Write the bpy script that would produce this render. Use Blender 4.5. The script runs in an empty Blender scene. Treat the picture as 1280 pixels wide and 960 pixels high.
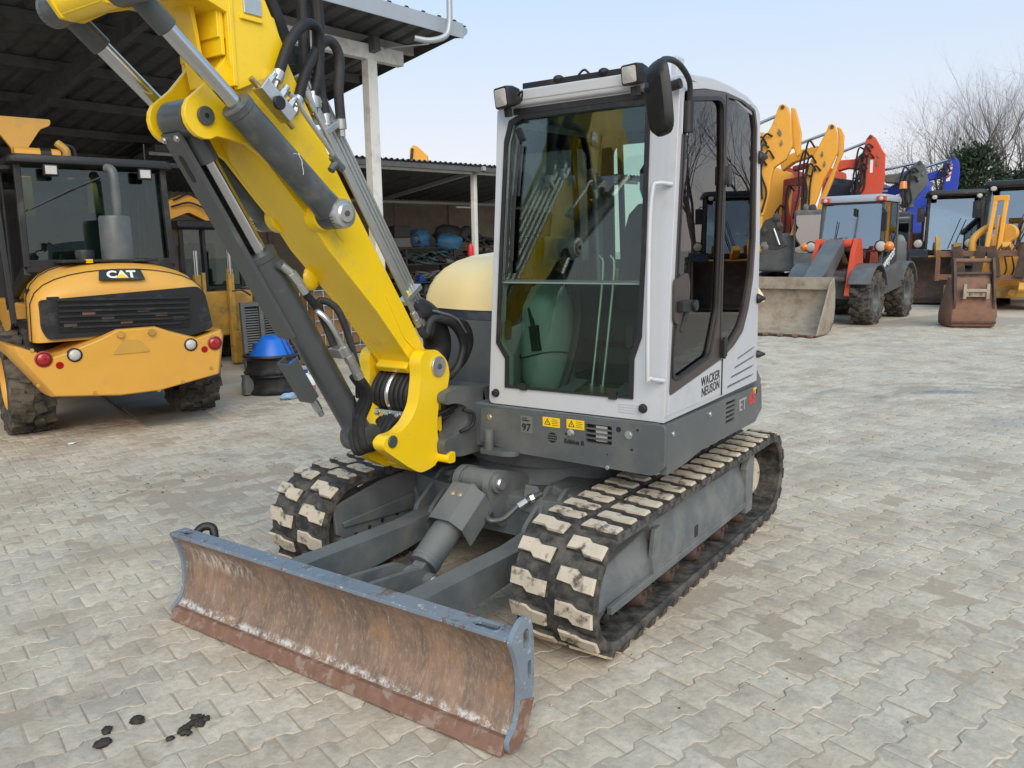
import bpy, bmesh, math, random
from mathutils import Vector, Matrix
from mathutils.geometry import tessellate_polygon

SC = bpy.context.scene
COL = SC.collection
R = math.radians
V = Vector
random.seed(7)

# ------------------------------------------------------------------ camera
cam_data = bpy.data.cameras.new('camera')
cam_data.sensor_fit = 'HORIZONTAL'
cam_data.sensor_width = 36.0
cam_data.lens = 28.28
cam_data.clip_start = 0.05
cam_data.clip_end = 2000
cam = bpy.data.objects.new('camera', cam_data)
COL.objects.link(cam)
_yaw, _pit, _rol = R(214.75), R(-9.42), R(-0.9)
_f = V((math.cos(_pit) * math.cos(_yaw), math.cos(_pit) * math.sin(_yaw), math.sin(_pit)))
_r = _f.cross(V((0, 0, 1))).normalized()
_u = _r.cross(_f)
_r2 = _r * math.cos(_rol) + _u * math.sin(_rol)
_u2 = _u * math.cos(_rol) - _r * math.sin(_rol)
_m = Matrix((_r2, _u2, -_f)).transposed().to_4x4()
_m.translation = V((4.56, 2.424, 1.71))
cam.matrix_world = _m
SC.camera = cam

# ------------------------------------------------------------------ sky, sun, exposure
SUN_AZ = V((0.72, 0.69, 0.0)).normalized()      # horizontal direction towards the hazy sun
SUN_EL = R(36)
world = bpy.data.worlds.new('World')
SC.world = world
world.use_nodes = True
wn = world.node_tree
bg = wn.nodes['Background']
sky = wn.nodes.new('ShaderNodeTexSky')
sky.sky_type = 'NISHITA'
sky.sun_disc = False
sky.sun_elevation = SUN_EL
sky.sun_rotation = math.atan2(SUN_AZ.x, SUN_AZ.y)
sky.altitude = 100
sky.air_density = 1.0
sky.dust_density = 2.2
sky.ozone_density = 1.6
# thin high haze: the blue is veiled by an even pale layer, a touch rosier towards the horizon
tcw = wn.nodes.new('ShaderNodeTexCoord')
sepw = wn.nodes.new('ShaderNodeSeparateXYZ')
wn.links.new(tcw.outputs['Generated'], sepw.inputs[0])
rampw = wn.nodes.new('ShaderNodeValToRGB')
rampw.color_ramp.elements[0].position = 0.0
rampw.color_ramp.elements[0].color = (7.0, 6.2, 5.9, 1)
rampw.color_ramp.elements[1].position = 0.42
rampw.color_ramp.elements[1].color = (3.3, 5.35, 7.5, 1)
wn.links.new(sepw.outputs['Z'], rampw.inputs[0])
mixw = wn.nodes.new('ShaderNodeMix')
mixw.data_type = 'RGBA'
mixw.inputs[0].default_value = 0.80
wn.links.new(sky.outputs[0], mixw.inputs[6])
wn.links.new(rampw.outputs[0], mixw.inputs[7])
wn.links.new(mixw.outputs[2], bg.inputs[0])
bg.inputs[1].default_value = 0.082

sun_data = bpy.data.lights.new('sun', 'SUN')
sun_data.energy = 1.45
sun_data.angle = R(50)
sun_data.color = (1.0, 0.872, 0.69)
sun = bpy.data.objects.new('sun', sun_data)
COL.objects.link(sun)
_sd = SUN_AZ * math.cos(SUN_EL) + V((0, 0, math.sin(SUN_EL)))
sun.rotation_euler = _sd.to_track_quat('Z', 'Y').to_euler()

SC.view_settings.view_transform = 'Standard'
SC.view_settings.look = 'None'
SC.view_settings.exposure = 0.90
SC.view_settings.gamma = 1
SC.view_settings.use_curve_mapping = False

# ------------------------------------------------------------------ materials
MATS = {}
def nd(t, kind, **kw):
    n = t.nodes.new(kind)
    for k, v in kw.items():
        setattr(n, k, v)
    return n
def mixc(t, fac, a, b, blend='MIX'):
    m = nd(t, 'ShaderNodeMix', data_type='RGBA', blend_type=blend)
    for i, s in ((0, fac), (6, a), (7, b)):
        if hasattr(s, 'is_output'):
            t.links.new(s, m.inputs[i])
        elif i == 0:
            m.inputs[0].default_value = s
        else:
            m.inputs[i].default_value = (*s, 1)
    return m.outputs[2]
def noise(t, co, scale, detail=4, rough=.55, vscale=None):
    if vscale:
        mp = nd(t, 'ShaderNodeMapping')
        mp.inputs['Scale'].default_value = vscale
        t.links.new(co, mp.inputs[0]); co = mp.outputs[0]
    n = nd(t, 'ShaderNodeTexNoise')
    n.inputs['Scale'].default_value = scale
    n.inputs['Detail'].default_value = detail
    n.inputs['Roughness'].default_value = rough
    t.links.new(co, n.inputs['Vector'])
    return n.outputs['Fac']
def ramp(t, fac, lo, hi):
    r = nd(t, 'ShaderNodeMapRange')
    r.inputs[1].default_value = lo; r.inputs[2].default_value = hi
    t.links.new(fac, r.inputs[0])
    return r.outputs[0]
def math2(t, op, a, b=None):
    m = nd(t, 'ShaderNodeMath', operation=op)
    for i, s in enumerate((a, b)):
        if s is None: continue
        if hasattr(s, 'is_output'): t.links.new(s, m.inputs[i])
        else: m.inputs[i].default_value = s
    return m.outputs[0]
def base(name):
    m = bpy.data.materials.new(name); m.use_nodes = True
    t = m.node_tree; b = t.nodes['Principled BSDF']
    MATS[name] = m
    return m, t, b
def bump(t, b, h, strength, dist=.01):
    n = nd(t, 'ShaderNodeBump')
    n.inputs['Strength'].default_value = strength; n.inputs['Distance'].default_value = dist
    t.links.new(h, n.inputs['Height']); t.links.new(n.outputs[0], b.inputs['Normal'])
def mk(name, col, rough=.5, metal=0., var=.12, vs=5, bmp=0., bs=60, dirt=None, da=.45, db=.75, ds=4, dmax=.7, coat=0., spec=.5, up=0., pos=False):
    """painted / plain surface: colour drift, dust or rust patches, fine relief"""
    m, t, b = base(name)
    tc = nd(t, 'ShaderNodeTexCoord'); co = tc.outputs['Object']
    if pos: co = nd(t, 'ShaderNodeNewGeometry').outputs['Position']
    c = mixc(t, noise(t, co, vs), tuple(x * (1 - var) for x in col), tuple(min(1, x * (1 + var)) for x in col))
    rs = None
    if dirt:
        f = ramp(t, noise(t, co, ds, 7, .65), da, db)
        if up:   # dust settles on what faces upwards
            g = nd(t, 'ShaderNodeNewGeometry'); s = nd(t, 'ShaderNodeSeparateXYZ')
            t.links.new(g.outputs['Normal'], s.inputs[0])
            f = math2(t, 'ADD', f, math2(t, 'MULTIPLY', ramp(t, s.outputs[2], .2, 1), up))
        f = math2(t, 'MINIMUM', f, dmax)
        c = mixc(t, f, c, dirt)
        rs = math2(t, 'ADD', math2(t, 'MULTIPLY', f, .8 - rough), rough)
    t.links.new(c, b.inputs['Base Color'])
    rv = math2(t, 'ADD', math2(t, 'MULTIPLY', noise(t, co, vs * 4), .16), rough - .08)
    if rs is not None:
        rv = math2(t, 'MAXIMUM', rv, rs)
    t.links.new(rv, b.inputs['Roughness'])
    b.inputs['Metallic'].default_value = metal
    b.inputs['Specular IOR Level'].default_value = spec
    b.inputs['Coat Weight'].default_value = coat
    b.inputs['Coat Roughness'].default_value = .12
    if bmp:
        bump(t, b, noise(t, co, bs, 5), bmp, .004)
    return m
DUST = (.36, .31, .25)
mk('yellow', (.88, .59, .008), .34, var=.05, coat=.25, dirt=(.60, .42, .10), da=.56, db=.85, ds=7, dmax=.4)
mk('cat_yellow', (.68, .35, .055), .42, var=.06, dirt=(.42, .28, .12), da=.55, db=.9, dmax=.4, coat=.1)
mk('amber_yellow', (.76, .36, .04), .48, var=.08, dirt=(.45, .26, .1), da=.58, db=.85, dmax=.4)
mk('old_yellow', (.52, .30, .05), .55, var=.15, dirt=(.16, .11, .07), da=.45, db=.75, dmax=.7)
mk('red_orange', (.60, .065, .022), .5, var=.12, dirt=(.30, .12, .08), da=.5, db=.8)
mk('dark_red', (.28, .03, .02), .5, var=.15, dirt=(.2, .12, .1), da=.5, db=.8)
mk('orange', (.72, .13, .025), .45, var=.08)
mk('blue_paint', (.012, .045, .42), .42, var=.1, dirt=(.12, .16, .3), da=.55, db=.85)
mk('navy', (.02, .028, .05), .5, var=.15, dirt=(.14, .13, .13), da=.5, db=.8)
mk('machine_grey', (.084, .094, .098), .42, var=.06, dirt=(.17, .165, .155), da=.45, db=.85, ds=3, dmax=.55, coat=.1)
mk('chassis_grey', (.088, .108, .122), .48, var=.14, dirt=(.19, .185, .17), da=.40, db=.85, ds=5, dmax=.5, up=.3, bmp=.1)
mk('undercarriage', (.105, .118, .125), .5, var=.16, dirt=(.24, .235, .22), da=.40, db=.80, ds=6, dmax=.5, up=.15, bmp=.2)
mk('cab_silver', (.52, .535, .57), .38, metal=.1, var=.03, dirt=(.40, .38, .36), da=.55, db=.9, dmax=.35, coat=.25)
mk('cylinder_grey', (.062, .070, .074), .38, var=.06, dirt=(.2, .2, .19), da=.55, db=.85, dmax=.4, coat=.1)
mk('black', (.012, .012, .014), .5, var=.2, dirt=(.10, .095, .09), da=.55, db=.85, dmax=.5)
mk('hose', (.010, .010, .013), .62, var=.2, bmp=.2, bs=250, dirt=(.07, .07, .07), da=.5, db=.85, dmax=.5)
mk('rubber', (.022, .022, .022), .75, var=.3, dirt=(.17, .15, .125), da=.40, db=.80, ds=14, dmax=.55, bmp=.3, bs=80)
mk('tyre', (.022, .021, .020), .8, var=.25, dirt=(.17, .145, .115), da=.40, db=.72, ds=6, dmax=.75, bmp=.3, bs=50)
mk('lug_dust', (.53, .455, .355), .9, var=.2, vs=14, pos=True, dirt=(.085, .072, .060), da=.53, db=.66, ds=17, dmax=.95, bmp=.4, bs=70)
mk('chrome', (.55, .56, .58), .17, metal=1, var=.05)
mk('zinc', (.56, .57, .56), .33, metal=.9, var=.12, vs=30, dirt=(.22, .2, .17), da=.55, db=.85, dmax=.6)
mk('brass', (.55, .40, .18), .35, metal=.9)
mk('dark_trim', (.055, .042, .038), .4, var=.05)
mk('plastic_grey', (.14, .15, .15), .6, var=.1)
mk('interior', (.045, .05, .05), .7, var=.2)
mk('seat_cloth', (.035, .037, .045), .9, var=.3, bmp=.3, bs=200)
mk('console', (.22, .27, .26), .55, var=.1)
mk('cream', (.95, .72, .34), .35, var=.04, coat=.3)  # on the yellow bonnet this paler tone stands for reflected sky
mk('white', (.78, .78, .76), .5, var=.05)
mk('lens', (.52, .50, .46), .12, var=.25, vs=60)
mk('red_lens', (.35, .008, .008), .15, var=.1, coat=.6)
mk('amber_lens', (.75, .20, .01), .15, var=.1, coat=.6)
mk('sticker_yellow', (.85, .55, .01), .4, var=.02)
mk('sticker_red', (.62, .02, .02), .4, var=.02)
mk('sticker_grey', (.35, .36, .36), .4, var=.02)
mk('ink', (.008, .008, .008), .4, var=.0)
mk('steel_worn', (.36, .31, .245), .6, metal=.15, var=.2, dirt=(.22, .155, .10), da=.46, db=.72, ds=4, dmax=.8, bmp=.2)
mk('rusty', (.25, .125, .078), .75, metal=.1, var=.35, dirt=(.13, .075, .055), da=.40, db=.7, ds=5, dmax=.85, bmp=.3)
mk('edge_steel', (.23, .125, .085), .65, metal=.2, var=.4, vs=22, dirt=(.36, .29, .24), da=.52, db=.64, ds=16, dmax=.6, bmp=.3)
mk('rusty_dark', (.075, .05, .042), .7, metal=.2, var=.35, dirt=(.16, .09, .05), da=.5, db=.75, ds=5, bmp=.3)
mk('roof_steel', (.085, .086, .09), .6, var=.15, dirt=(.05, .045, .04), da=.45, db=.8)
mk('galv', (.40, .43, .47), .45, metal=.4, var=.1, vs=3)
mk('post_white', (.62, .62, .60), .55, var=.06, dirt=(.35, .32, .27), da=.5, db=.8, dmax=.6)
mk('beam_grey', (.30, .30, .30), .6, var=.1)
mk('block_wall', (.34, .315, .29), .9, var=.2, vs=3, bmp=.4, bs=30, dirt=(.15, .14, .13), da=.45, db=.8)
mk('mortar', (.17, .165, .155), .95, var=.15)
mk('beige_panel', (.24, .19, .145), .8, var=.15, dirt=(.14, .11, .085), da=.45, db=.8)
mk('tarp_blue', (.05, .16, .30), .6, var=.3, vs=9, bmp=.3, bs=14)
mk('funnel_blue', (.01, .14, .62), .4, var=.1)
mk('barrel_blue', (.01, .06, .28), .5, var=.1)
mk('wood', (.24, .13, .06), .7, var=.3)
mk('jug', (.66, .67, .66), .3, var=.05)
mk('pink_fluid', (.50, .12, .16), .3, var=.05)
mk('cloth_blue', (.30, .45, .62), .8, var=.25, vs=30)
mk('aluminium', (.20, .205, .205), .5, metal=.5, var=.2, vs=30, dirt=(.12, .11, .1), da=.45, db=.8)
mk('bark', (.10, .085, .075), .9, var=.3)
mk('twig', (.135, .115, .10), .9, var=.3)
mk('needle', (.026, .047, .020), .7, var=.5, vs=1.2)
mk('dry_leaf', (.20, .18, .11), .8, var=.4)
mk('junk_dark', (.04, .038, .038), .7, var=.5, vs=6)
mk('junk_brown', (.09, .065, .05), .8, var=.4, vs=6)
mk('junk_grey', (.14, .14, .14), .7, var=.3, vs=6)
mk('junk_teal', (.05, .10, .10), .7, var=.3)
mk('concrete', (.25, .235, .21), .85, var=.18, vs=1.5, dirt=(.12, .11, .10), da=.45, db=.75, ds=2.5, dmax=.7, bmp=.25, bs=25)
mk('soil_black', (.035, .027, .021), .6, var=.5, vs=40, bmp=.8, bs=90)

def glass(name, tint, rough=0.0, ior=1.5):
    m, t, b = base(name)
    t.nodes.remove(b)
    out = t.nodes['Material Output']
    tr = nd(t, 'ShaderNodeBsdfTransparent'); tr.inputs[0].default_value = (*tint, 1)
    gl = nd(t, 'ShaderNodeBsdfGlossy'); gl.inputs['Roughness'].default_value = rough
    fr = nd(t, 'ShaderNodeFresnel'); fr.inputs[0].default_value = ior
    mx = nd(t, 'ShaderNodeMixShader')
    t.links.new(fr.outputs[0], mx.inputs[0]); t.links.new(tr.outputs[0], mx.inputs[1]); t.links.new(gl.outputs[0], mx.inputs[2])
    t.links.new(mx.outputs[0], out.inputs[0])
glass('cab_glass', (.80, .90, .86), 0, 1.6)
glass('low_glass', (.74, .86, .80), 0, 1.32)
glass('side_glass', (.66, .72, .68), 0, 2.3)
glass('loader_glass', (.58, .70, .66), .01, 1.7)
glass('far_glass', (.60, .72, .74), .03, 4.8)
m, t, b = base('mirror')
b.inputs['Metallic'].default_value = 1; b.inputs['Roughness'].default_value = .02; b.inputs['Base Color'].default_value = (.8, .8, .8, 1)

# dozer blade: worn, rust-brown pushed face with vertical scratches, bare-metal scrapes
def blade_face():
    m, t, b = base('blade_rust')
    tc = nd(t, 'ShaderNodeTexCoord'); co = tc.outputs['Object']
    big = noise(t, co, 3.2, 6, .6)
    streak = noise(t, co, 4.0, 9, .72, (1, 3.2, .8))
    fine = noise(t, co, 38, 8, .75, (1, 1.8, .7))
    c = mixc(t, ramp(t, big, .36, .66), (.19, .135, .105), (.34, .215, .145))
    c = mixc(t, math2(t, 'MULTIPLY', ramp(t, streak, .46, .70), .8), c, (.105, .080, .066))
    c = mixc(t, math2(t, 'MULTIPLY', ramp(t, fine, .50, .74), .8), c, (.46, .36, .275))
    c = mixc(t, math2(t, 'MULTIPLY', ramp(t, noise(t, co, 7, 6, .65), .54, .70), .7), c, (.37, .205, .10))
    c = mixc(t, math2(t, 'MULTIPLY', ramp(t, noise(t, co, 9, 9, .8, (1, 2.6, .7)), .58, .68), .75), c, (.46, .40, .345))
    s = nd(t, 'ShaderNodeSeparateXYZ'); t.links.new(co, s.inputs[0])
    # scrape just above the cutting edge, and a bare patch high up near one end
    wob = math2(t, 'MULTIPLY', math2(t, 'SUBTRACT', noise(t, co, 8, 5), .5), .03)
    dz = math2(t, 'ABSOLUTE', math2(t, 'SUBTRACT', math2(t, 'ADD', s.outputs[2], wob), .072))
    line = math2(t, 'MULTIPLY', math2(t, 'SUBTRACT', 1.0, ramp(t, dz, .004, .020)), ramp(t, noise(t, co, 19, 8, .8), .47, .56))
    c = mixc(t, math2(t, 'MULTIPLY', line, .9), c, (.66, .64, .61))
    dz2 = math2(t, 'ABSOLUTE', math2(t, 'SUBTRACT', s.outputs[2], .315))
    dy2 = math2(t, 'ABSOLUTE', math2(t, 'ADD', s.outputs[1], .70))
    pm = math2(t, 'MULTIPLY', math2(t, 'SUBTRACT', 1.0, ramp(t, dz2, .02, .065)), math2(t, 'SUBTRACT', 1.0, ramp(t, dy2, .12, .27)))
    pm = math2(t, 'MULTIPLY', pm, ramp(t, noise(t, co, 17, 8, .78, (1, 2.6, .7)), .47, .58))
    c = mixc(t, math2(t, 'MULTIPLY', pm, .9), c, (.62, .56, .49))
    t.links.new(c, b.inputs['Base Color'])
    b.inputs['Metallic'].default_value = .15
    t.links.new(ramp(t, fine, -.6, 1.2), b.inputs['Roughness'])
    bump(t, b, fine, .35, .004)
blade_face()
def blade_top():
    m, t, b = base('blade_top')
    tc = nd(t, 'ShaderNodeTexCoord'); co = tc.outputs['Object']
    c = mixc(t, noise(t, co, 5), (.16, .20, .25), (.25, .30, .36))
    c = mixc(t, ramp(t, noise(t, co, 15, 8, .75), .56, .64), c, (.17, .105, .08))
    c = mixc(t, ramp(t, noise(t, co, 26, 8, .78), .58, .66), c, (.62, .63, .64))
    t.links.new(c, b.inputs['Base Color']); b.inputs['Roughness'].default_value = .45; b.inputs['Metallic'].default_value = .2
    bump(t, b, noise(t, co, 60, 5), .2, .004)
blade_top()

# interlocking pavers and the sand between them (world position drives the stains)
def paver_mat(name, lo, hi, joint=False):
    # colours are the stone's own: pale concrete, sand, soil and rubber scuffs
    m, t, b = base(name)
    g = nd(t, 'ShaderNodeNewGeometry'); pos = g.outputs['Position']
    oi = nd(t, 'ShaderNodeObjectInfo')
    rnd = math2(t, 'FRACT', math2(t, 'ADD', g.outputs['Random Per Island'], oi.outputs['Random']))
    c = mixc(t, noise(t, pos, .55, 5), lo, hi)
    if not joint:
        c = mixc(t, math2(t, 'MULTIPLY', rnd, .34), c, (.33, .29, .245))
        c = mixc(t, math2(t, 'MULTIPLY', ramp(t, math2(t, 'FRACT', math2(t, 'MULTIPLY', rnd, 7.31)), .55, 1), .28), c, (.70, .64, .55))
    c = mixc(t, math2(t, 'MULTIPLY', ramp(t, noise(t, pos, 1.7, 7, .66), .46, .62), .7), c, (.39, .305, .225))     # brownish dirt
    c = mixc(t, math2(t, 'MULTIPLY', ramp(t, noise(t, pos, .9, 6, .6, (1.0, 1.25, 1)), .52, .70), .42), c, (.36, .345, .32))   # grey wash
    c = mixc(t, math2(t, 'MULTIPLY', ramp(t, noise(t, pos, 7, 8, .7), .60, .72), .6), c, (.19, .155, .13))    # dark crumbs
    c = mixc(t, math2(t, 'MULTIPLY', ramp(t, noise(t, pos, 16, 8, .75), .58, .72), .6), c, (.68, .635, .57))    # pale scuffs
    c = mixc(t, math2(t, 'MULTIPLY', ramp(t, noise(t, pos, 28, 6, .7), .40, .62), .42), c, (.31, .262, .212))    # grain and pitting
    # curved tyre scuffs where machines turn
    s = nd(t, 'ShaderNodeSeparateXYZ'); t.links.new(pos, s.inputs[0])
    def ring(cx, cy, r, w, amt, col, c):
        dx = math2(t, 'SUBTRACT', s.outputs[0], cx); dy = math2(t, 'SUBTRACT', s.outputs[1], cy)
        d = math2(t, 'SQRT', math2(t, 'ADD', math2(t, 'MULTIPLY', dx, dx), math2(t, 'MULTIPLY', dy, dy)))
        e = math2(t, 'ABSOLUTE', math2(t, 'SUBTRACT', d, r))
        k = math2(t, 'MULTIPLY', math2(t, 'SUBTRACT', 1.0, ramp(t, e, w * .35, w)), ramp(t, noise(t, pos, .7, 4), .42, .62))
        k = math2(t, 'MULTIPLY', k, ramp(t, dx, .7, -.1))
        return mixc(t, math2(t, 'MULTIPLY', k, amt), c, col)
    for q in SCUFFS:
        c = ring(*q, c)
    t.links.new(c, b.inputs['Base Color'])
    b.inputs['Roughness'].default_value = .86
    b.inputs['Specular IOR Level'].default_value = .35
    bump(t, b, noise(t, pos, 45, 8, .7), .6, .008)
SCUFFS = [(-4.85, 1.95, 1.26, .17, .7, (.13, .135, .15)), (-4.85, 1.95, 1.85, .09, .55, (.15, .155, .17)), (-4.85, 1.95, 1.5, .2, .35, (.2, .2, .21)), (-2.2, 4.4, 3.2, .35, .4, (.22, .22, .22))]
paver_mat('paver', (.57, .485, .37), (.66, .58, .46))
paver_mat('joint_sand', (.35, .28, .21), (.50, .415, .315), True)
mk('ground_dust', (.52, .455, .365), .95, var=.14, vs=.8, dirt=(.35, .295, .24), da=.42, db=.72, ds=.9, dmax=.7, bmp=.3, bs=14)

# ------------------------------------------------------------------ mesh builder
def basis(d):
    d = V(d).normalized()
    a = V((0, 0, 1)) if abs(d.z) < .95 else V((1, 0, 0))
    x = a.cross(d).normalized()
    return x, d.cross(x), d
def catmull(pts, k):
    pts = [V(p) for p in pts]
    if k < 2 or len(pts) < 3: return pts
    out = []
    for i in range(len(pts) - 1):
        p0 = pts[i - 1] if i else pts[0] * 2 - pts[1]
        p1, p2 = pts[i], pts[i + 1]
        p3 = pts[i + 2] if i + 2 < len(pts) else p2 * 2 - p1
        for j in range(k):
            s = j / k
            out.append(.5 * ((2 * p1) + (p2 - p0) * s + (2 * p0 - 5 * p1 + 4 * p2 - p3) * s * s + (3 * p1 - p0 - 3 * p2 + p3) * s ** 3))
    out.append(pts[-1])
    return out
class M:
    def __init__(s):
        s.v = []; s.f = []; s.mi = []
    def add(s, vs, fs, mi=0):
        o = len(s.v)
        s.v += [tuple(x) for x in vs]
        s.f += [tuple(i + o for i in f) for f in fs]
        s.mi += [mi] * len(fs)
        return s
    def box(s, c, d, rot=None, mi=0, taper=1.0):
        h = V(d) / 2; c = V(c)
        vs = []
        for z in (-1, 1):
            k = taper if z > 0 else 1
            for x, y in ((-1, -1), (1, -1), (1, 1), (-1, 1)):
                p = V((x * h.x * k, y * h.y * k, z * h.z))
                vs.append(c + (rot @ p if rot else p))
        return s.add(vs, [(3, 2, 1, 0), (4, 5, 6, 7), (0, 1, 5, 4), (1, 2, 6, 5), (2, 3, 7, 6), (3, 0, 4, 7)], mi)
    def bx(s, x0, x1, y0, y1, z0, z1, mi=0):
        return s.box(((x0 + x1) / 2, (y0 + y1) / 2, (z0 + z1) / 2), (x1 - x0, y1 - y0, z1 - z0), mi=mi)
    def bar(s, p0, p1, w, h, mi=0, roll=0):
        p0, p1 = V(p0), V(p1)
        x, y, z = basis(p1 - p0)
        if roll:
            q = Matrix.Rotation(roll, 3, z); x, y = q @ x, q @ y
        rot = Matrix((x, y, z)).transposed()
        return s.box((p0 + p1) / 2, (w, h, (p1 - p0).length), rot, mi)
    def cyl(s, p0, p1, r0, r1=None, n=16, mi=0):
        return s.tube([p0, p1], [r0, r0 if r1 is None else r1], n, mi=mi)
    def tube(s, pts, r, n=8, k=1, mi=0, cap=True):
        P = catmull(pts, k)
        if isinstance(r, (list, tuple)):
            m_ = len(r) - 1; N = len(P) - 1
            rr = []
            for i in range(len(P)):
                q = i / N * m_; a = min(int(q), m_ - 1) if m_ else 0
                rr.append(r[a] + (r[min(a + 1, m_)] - r[a]) * (q - a))
        else:
            rr = [r] * len(P)
        vs = []; fs = []
        x = None
        for i, p in enumerate(P):
            d = (P[min(i + 1, len(P) - 1)] - P[max(i - 1, 0)])
            if d.length < 1e-9: d = V((0, 0, 1))
            d.normalize()
            if x is None: x = basis(d)[0]
            else:
                x = x - d * x.dot(d)
                x = x.normalized() if x.length > 1e-6 else basis(d)[0]
            y = d.cross(x)
            for j in range(n):
                a = 2 * math.pi * j / n
                vs.append(p + (x * math.cos(a) + y * math.sin(a)) * rr[i])
        for i in range(len(P) - 1):
            for j in range(n):
                j2 = (j + 1) % n
                fs.append((i * n + j, i * n + j2, (i + 1) * n + j2, (i + 1) * n + j))
        if cap:
            fs.append(tuple(range(n - 1, -1, -1)))
            fs.append(tuple((len(P) - 1) * n + j for j in range(n)))
        return s.add(vs, fs, mi)
    def plate(s, outer, holes, O, ex, ey, t, mi=0, mi_face=None):
        """flat plate: outline and holes in (ex,ey) coordinates from O, thickness t along ex x ey"""
        O, ex, ey = V(O), V(ex), V(ey); ez = ex.cross(ey).normalized()
        def area(p): return sum(p[i][0] * p[(i + 1) % len(p)][1] - p[(i + 1) % len(p)][0] * p[i][1] for i in range(len(p)))
        loops = [list(outer) if area(outer) > 0 else list(outer)[::-1]] + [list(h) if area(h) < 0 else list(h)[::-1] for h in (holes or [])]
        flat = [p for l in loops for p in l]
        if len(loops) == 1 and len(loops[0]) <= 4:
            tris = [tuple(range(len(loops[0])))]
        else:
            tris = tessellate_polygon([[V((a, b_, 0)) for a, b_ in l] for l in loops])
        n = len(flat)
        lo = [O + ex * a + ey * b_ for a, b_ in flat]; hi = [p + ez * t for p in lo]
        fs = []
        mf = mi if mi_face is None else mi_face
        top = []; bot = []
        for tr in tris:
            a2 = area([flat[i] for i in tr])
            tr = tr if a2 > 0 else tr[::-1]
            top.append(tuple(i + n for i in tr)); bot.append(tuple(tr[::-1]))
        if t < 0: top, bot = [q[::-1] for q in top], [q[::-1] for q in bot]
        side = []
        o = 0
        for l in loops:
            k = len(l)
            for i in range(k):
                a, c = o + i, o + (i + 1) % k
                q = (a, c, c + n, a + n)
                side.append(q if t > 0 else q[::-1])
            o += k
        base_i = len(s.v)
        s.v += [tuple(x) for x in lo + hi]
        for q in side: s.f.append(tuple(i + base_i for i in q)); s.mi.append(mi)
        for q in top: s.f.append(tuple(i + base_i for i in q)); s.mi.append(mf)
        for q in bot: s.f.append(tuple(i + base_i for i in q)); s.mi.append(mi)
        return s
    def lathe(s, prof, O, axis, n=24, mi=0, close=False):
        O = V(O); x, y, z = basis(axis)
        vs = []; fs = []
        for r, h in prof:
            for j in range(n):
                a = 2 * math.pi * j / n
                vs.append(O + z * h + (x * math.cos(a) + y * math.sin(a)) * max(r, 1e-4))
        m_ = len(prof)
        for i in range(m_ - (0 if close else 1)):
            i2 = (i + 1) % m_
            for j in range(n):
                j2 = (j + 1) % n
                fs.append((i * n + j, i * n + j2, i2 * n + j2, i2 * n + j))
        return s.add(vs, fs, mi)
    def loft(s, rings, mi=0, cap=True, closed=True):
        n = len(rings[0]); vs = [p for r in rings for p in r]; fs = []
        for i in range(len(rings) - 1):
            for j in range(n if closed else n - 1):
                j2 = (j + 1) % n
                fs.append((i * n + j, i * n + j2, (i + 1) * n + j2, (i + 1) * n + j))
        if cap and closed:
            fs.append(tuple(range(n - 1, -1, -1))); fs.append(tuple((len(rings) - 1) * n + j for j in range(n)))
        return s.add(vs, fs, mi)
    def blob(s, c, r, seed=0, n=10, m_=7, mi=0, jit=.25):
        rg = random.Random(seed); c = V(c); r = V(r)
        prof = []; vs = []; fs = []
        for i in range(1, m_):
            th = math.pi * i / m_
            for j in range(n):
                ph = 2 * math.pi * j / n
                k = 1 + (rg.random() - .5) * 2 * jit
                vs.append(c + V((r.x * math.sin(th) * math.cos(ph), r.y * math.sin(th) * math.sin(ph), r.z * math.cos(th))) * k)
        top = len(vs); vs.append(c + V((0, 0, r.z))); vs.append(c - V((0, 0, r.z)))
        for i in range(m_ - 2):
            for j in range(n):
                j2 = (j + 1) % n
                fs.append((i * n + j, (i + 1) * n + j, (i + 1) * n + j2, i * n + j2))
        for j in range(n):
            j2 = (j + 1) % n
            fs.append((top, j, j2)); fs.append((top + 1, (m_ - 2) * n + j2, (m_ - 2) * n + j))
        return s.add(vs, fs, mi)
    def mesh(s, name, mats, smooth=35):
        me = bpy.data.meshes.new(name)
        me.from_pydata(s.v, [], s.f)
        for m_ in (mats if isinstance(mats, (list, tuple)) else [mats]):
            me.materials.append(MATS[m_])
        me.polygons.foreach_set('material_index', s.mi)
        bm = bmesh.new(); bm.from_mesh(me)
        bmesh.ops.recalc_face_normals(bm, faces=bm.faces)
        bm.to_mesh(me); bm.free()
        if smooth:
            me.polygons.foreach_set('use_smooth', [True] * len(me.polygons))
            me.set_sharp_from_angle(angle=R(smooth))
        me.update()
        return me
def link(o, parent=None):
    COL.objects.link(o)
    if parent is not None: o.parent = parent
    return o
def root_matrix(p):
    m_ = Matrix.Identity(4)
    while p is not None:
        m_ = p.matrix_basis @ m_; p = p.parent
    return m_
def obj(name, m, mats, parent=None, bevel=0., smooth=35, world=False, seg=2, label=None):
    if world and parent is not None:
        inv = root_matrix(parent).inverted()
        m.v = [tuple(inv @ V(q)) for q in m.v]
    o = bpy.data.objects.new(name, m.mesh(name, mats, smooth))
    link(o, parent)
    if bevel:
        md = o.modifiers.new('bevel', 'BEVEL')
        md.width = bevel; md.segments = seg; md.limit_method = 'ANGLE'; md.angle_limit = R(40); md.harden_normals = True
    if label: o['label'] = label
    return o
def tag(o, label, cat, group=None):
    o['label'] = label; o['category'] = cat
    if group: o['group'] = group
    return o
def thing(name, label, cat, loc=(0, 0, 0), rz=0., group=None):
    e = bpy.data.objects.new(name, None); link(e)
    e.empty_display_size = .2
    e.location = loc; e.rotation_euler = (0, 0, rz)
    return tag(e, label, cat, group)
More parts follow.
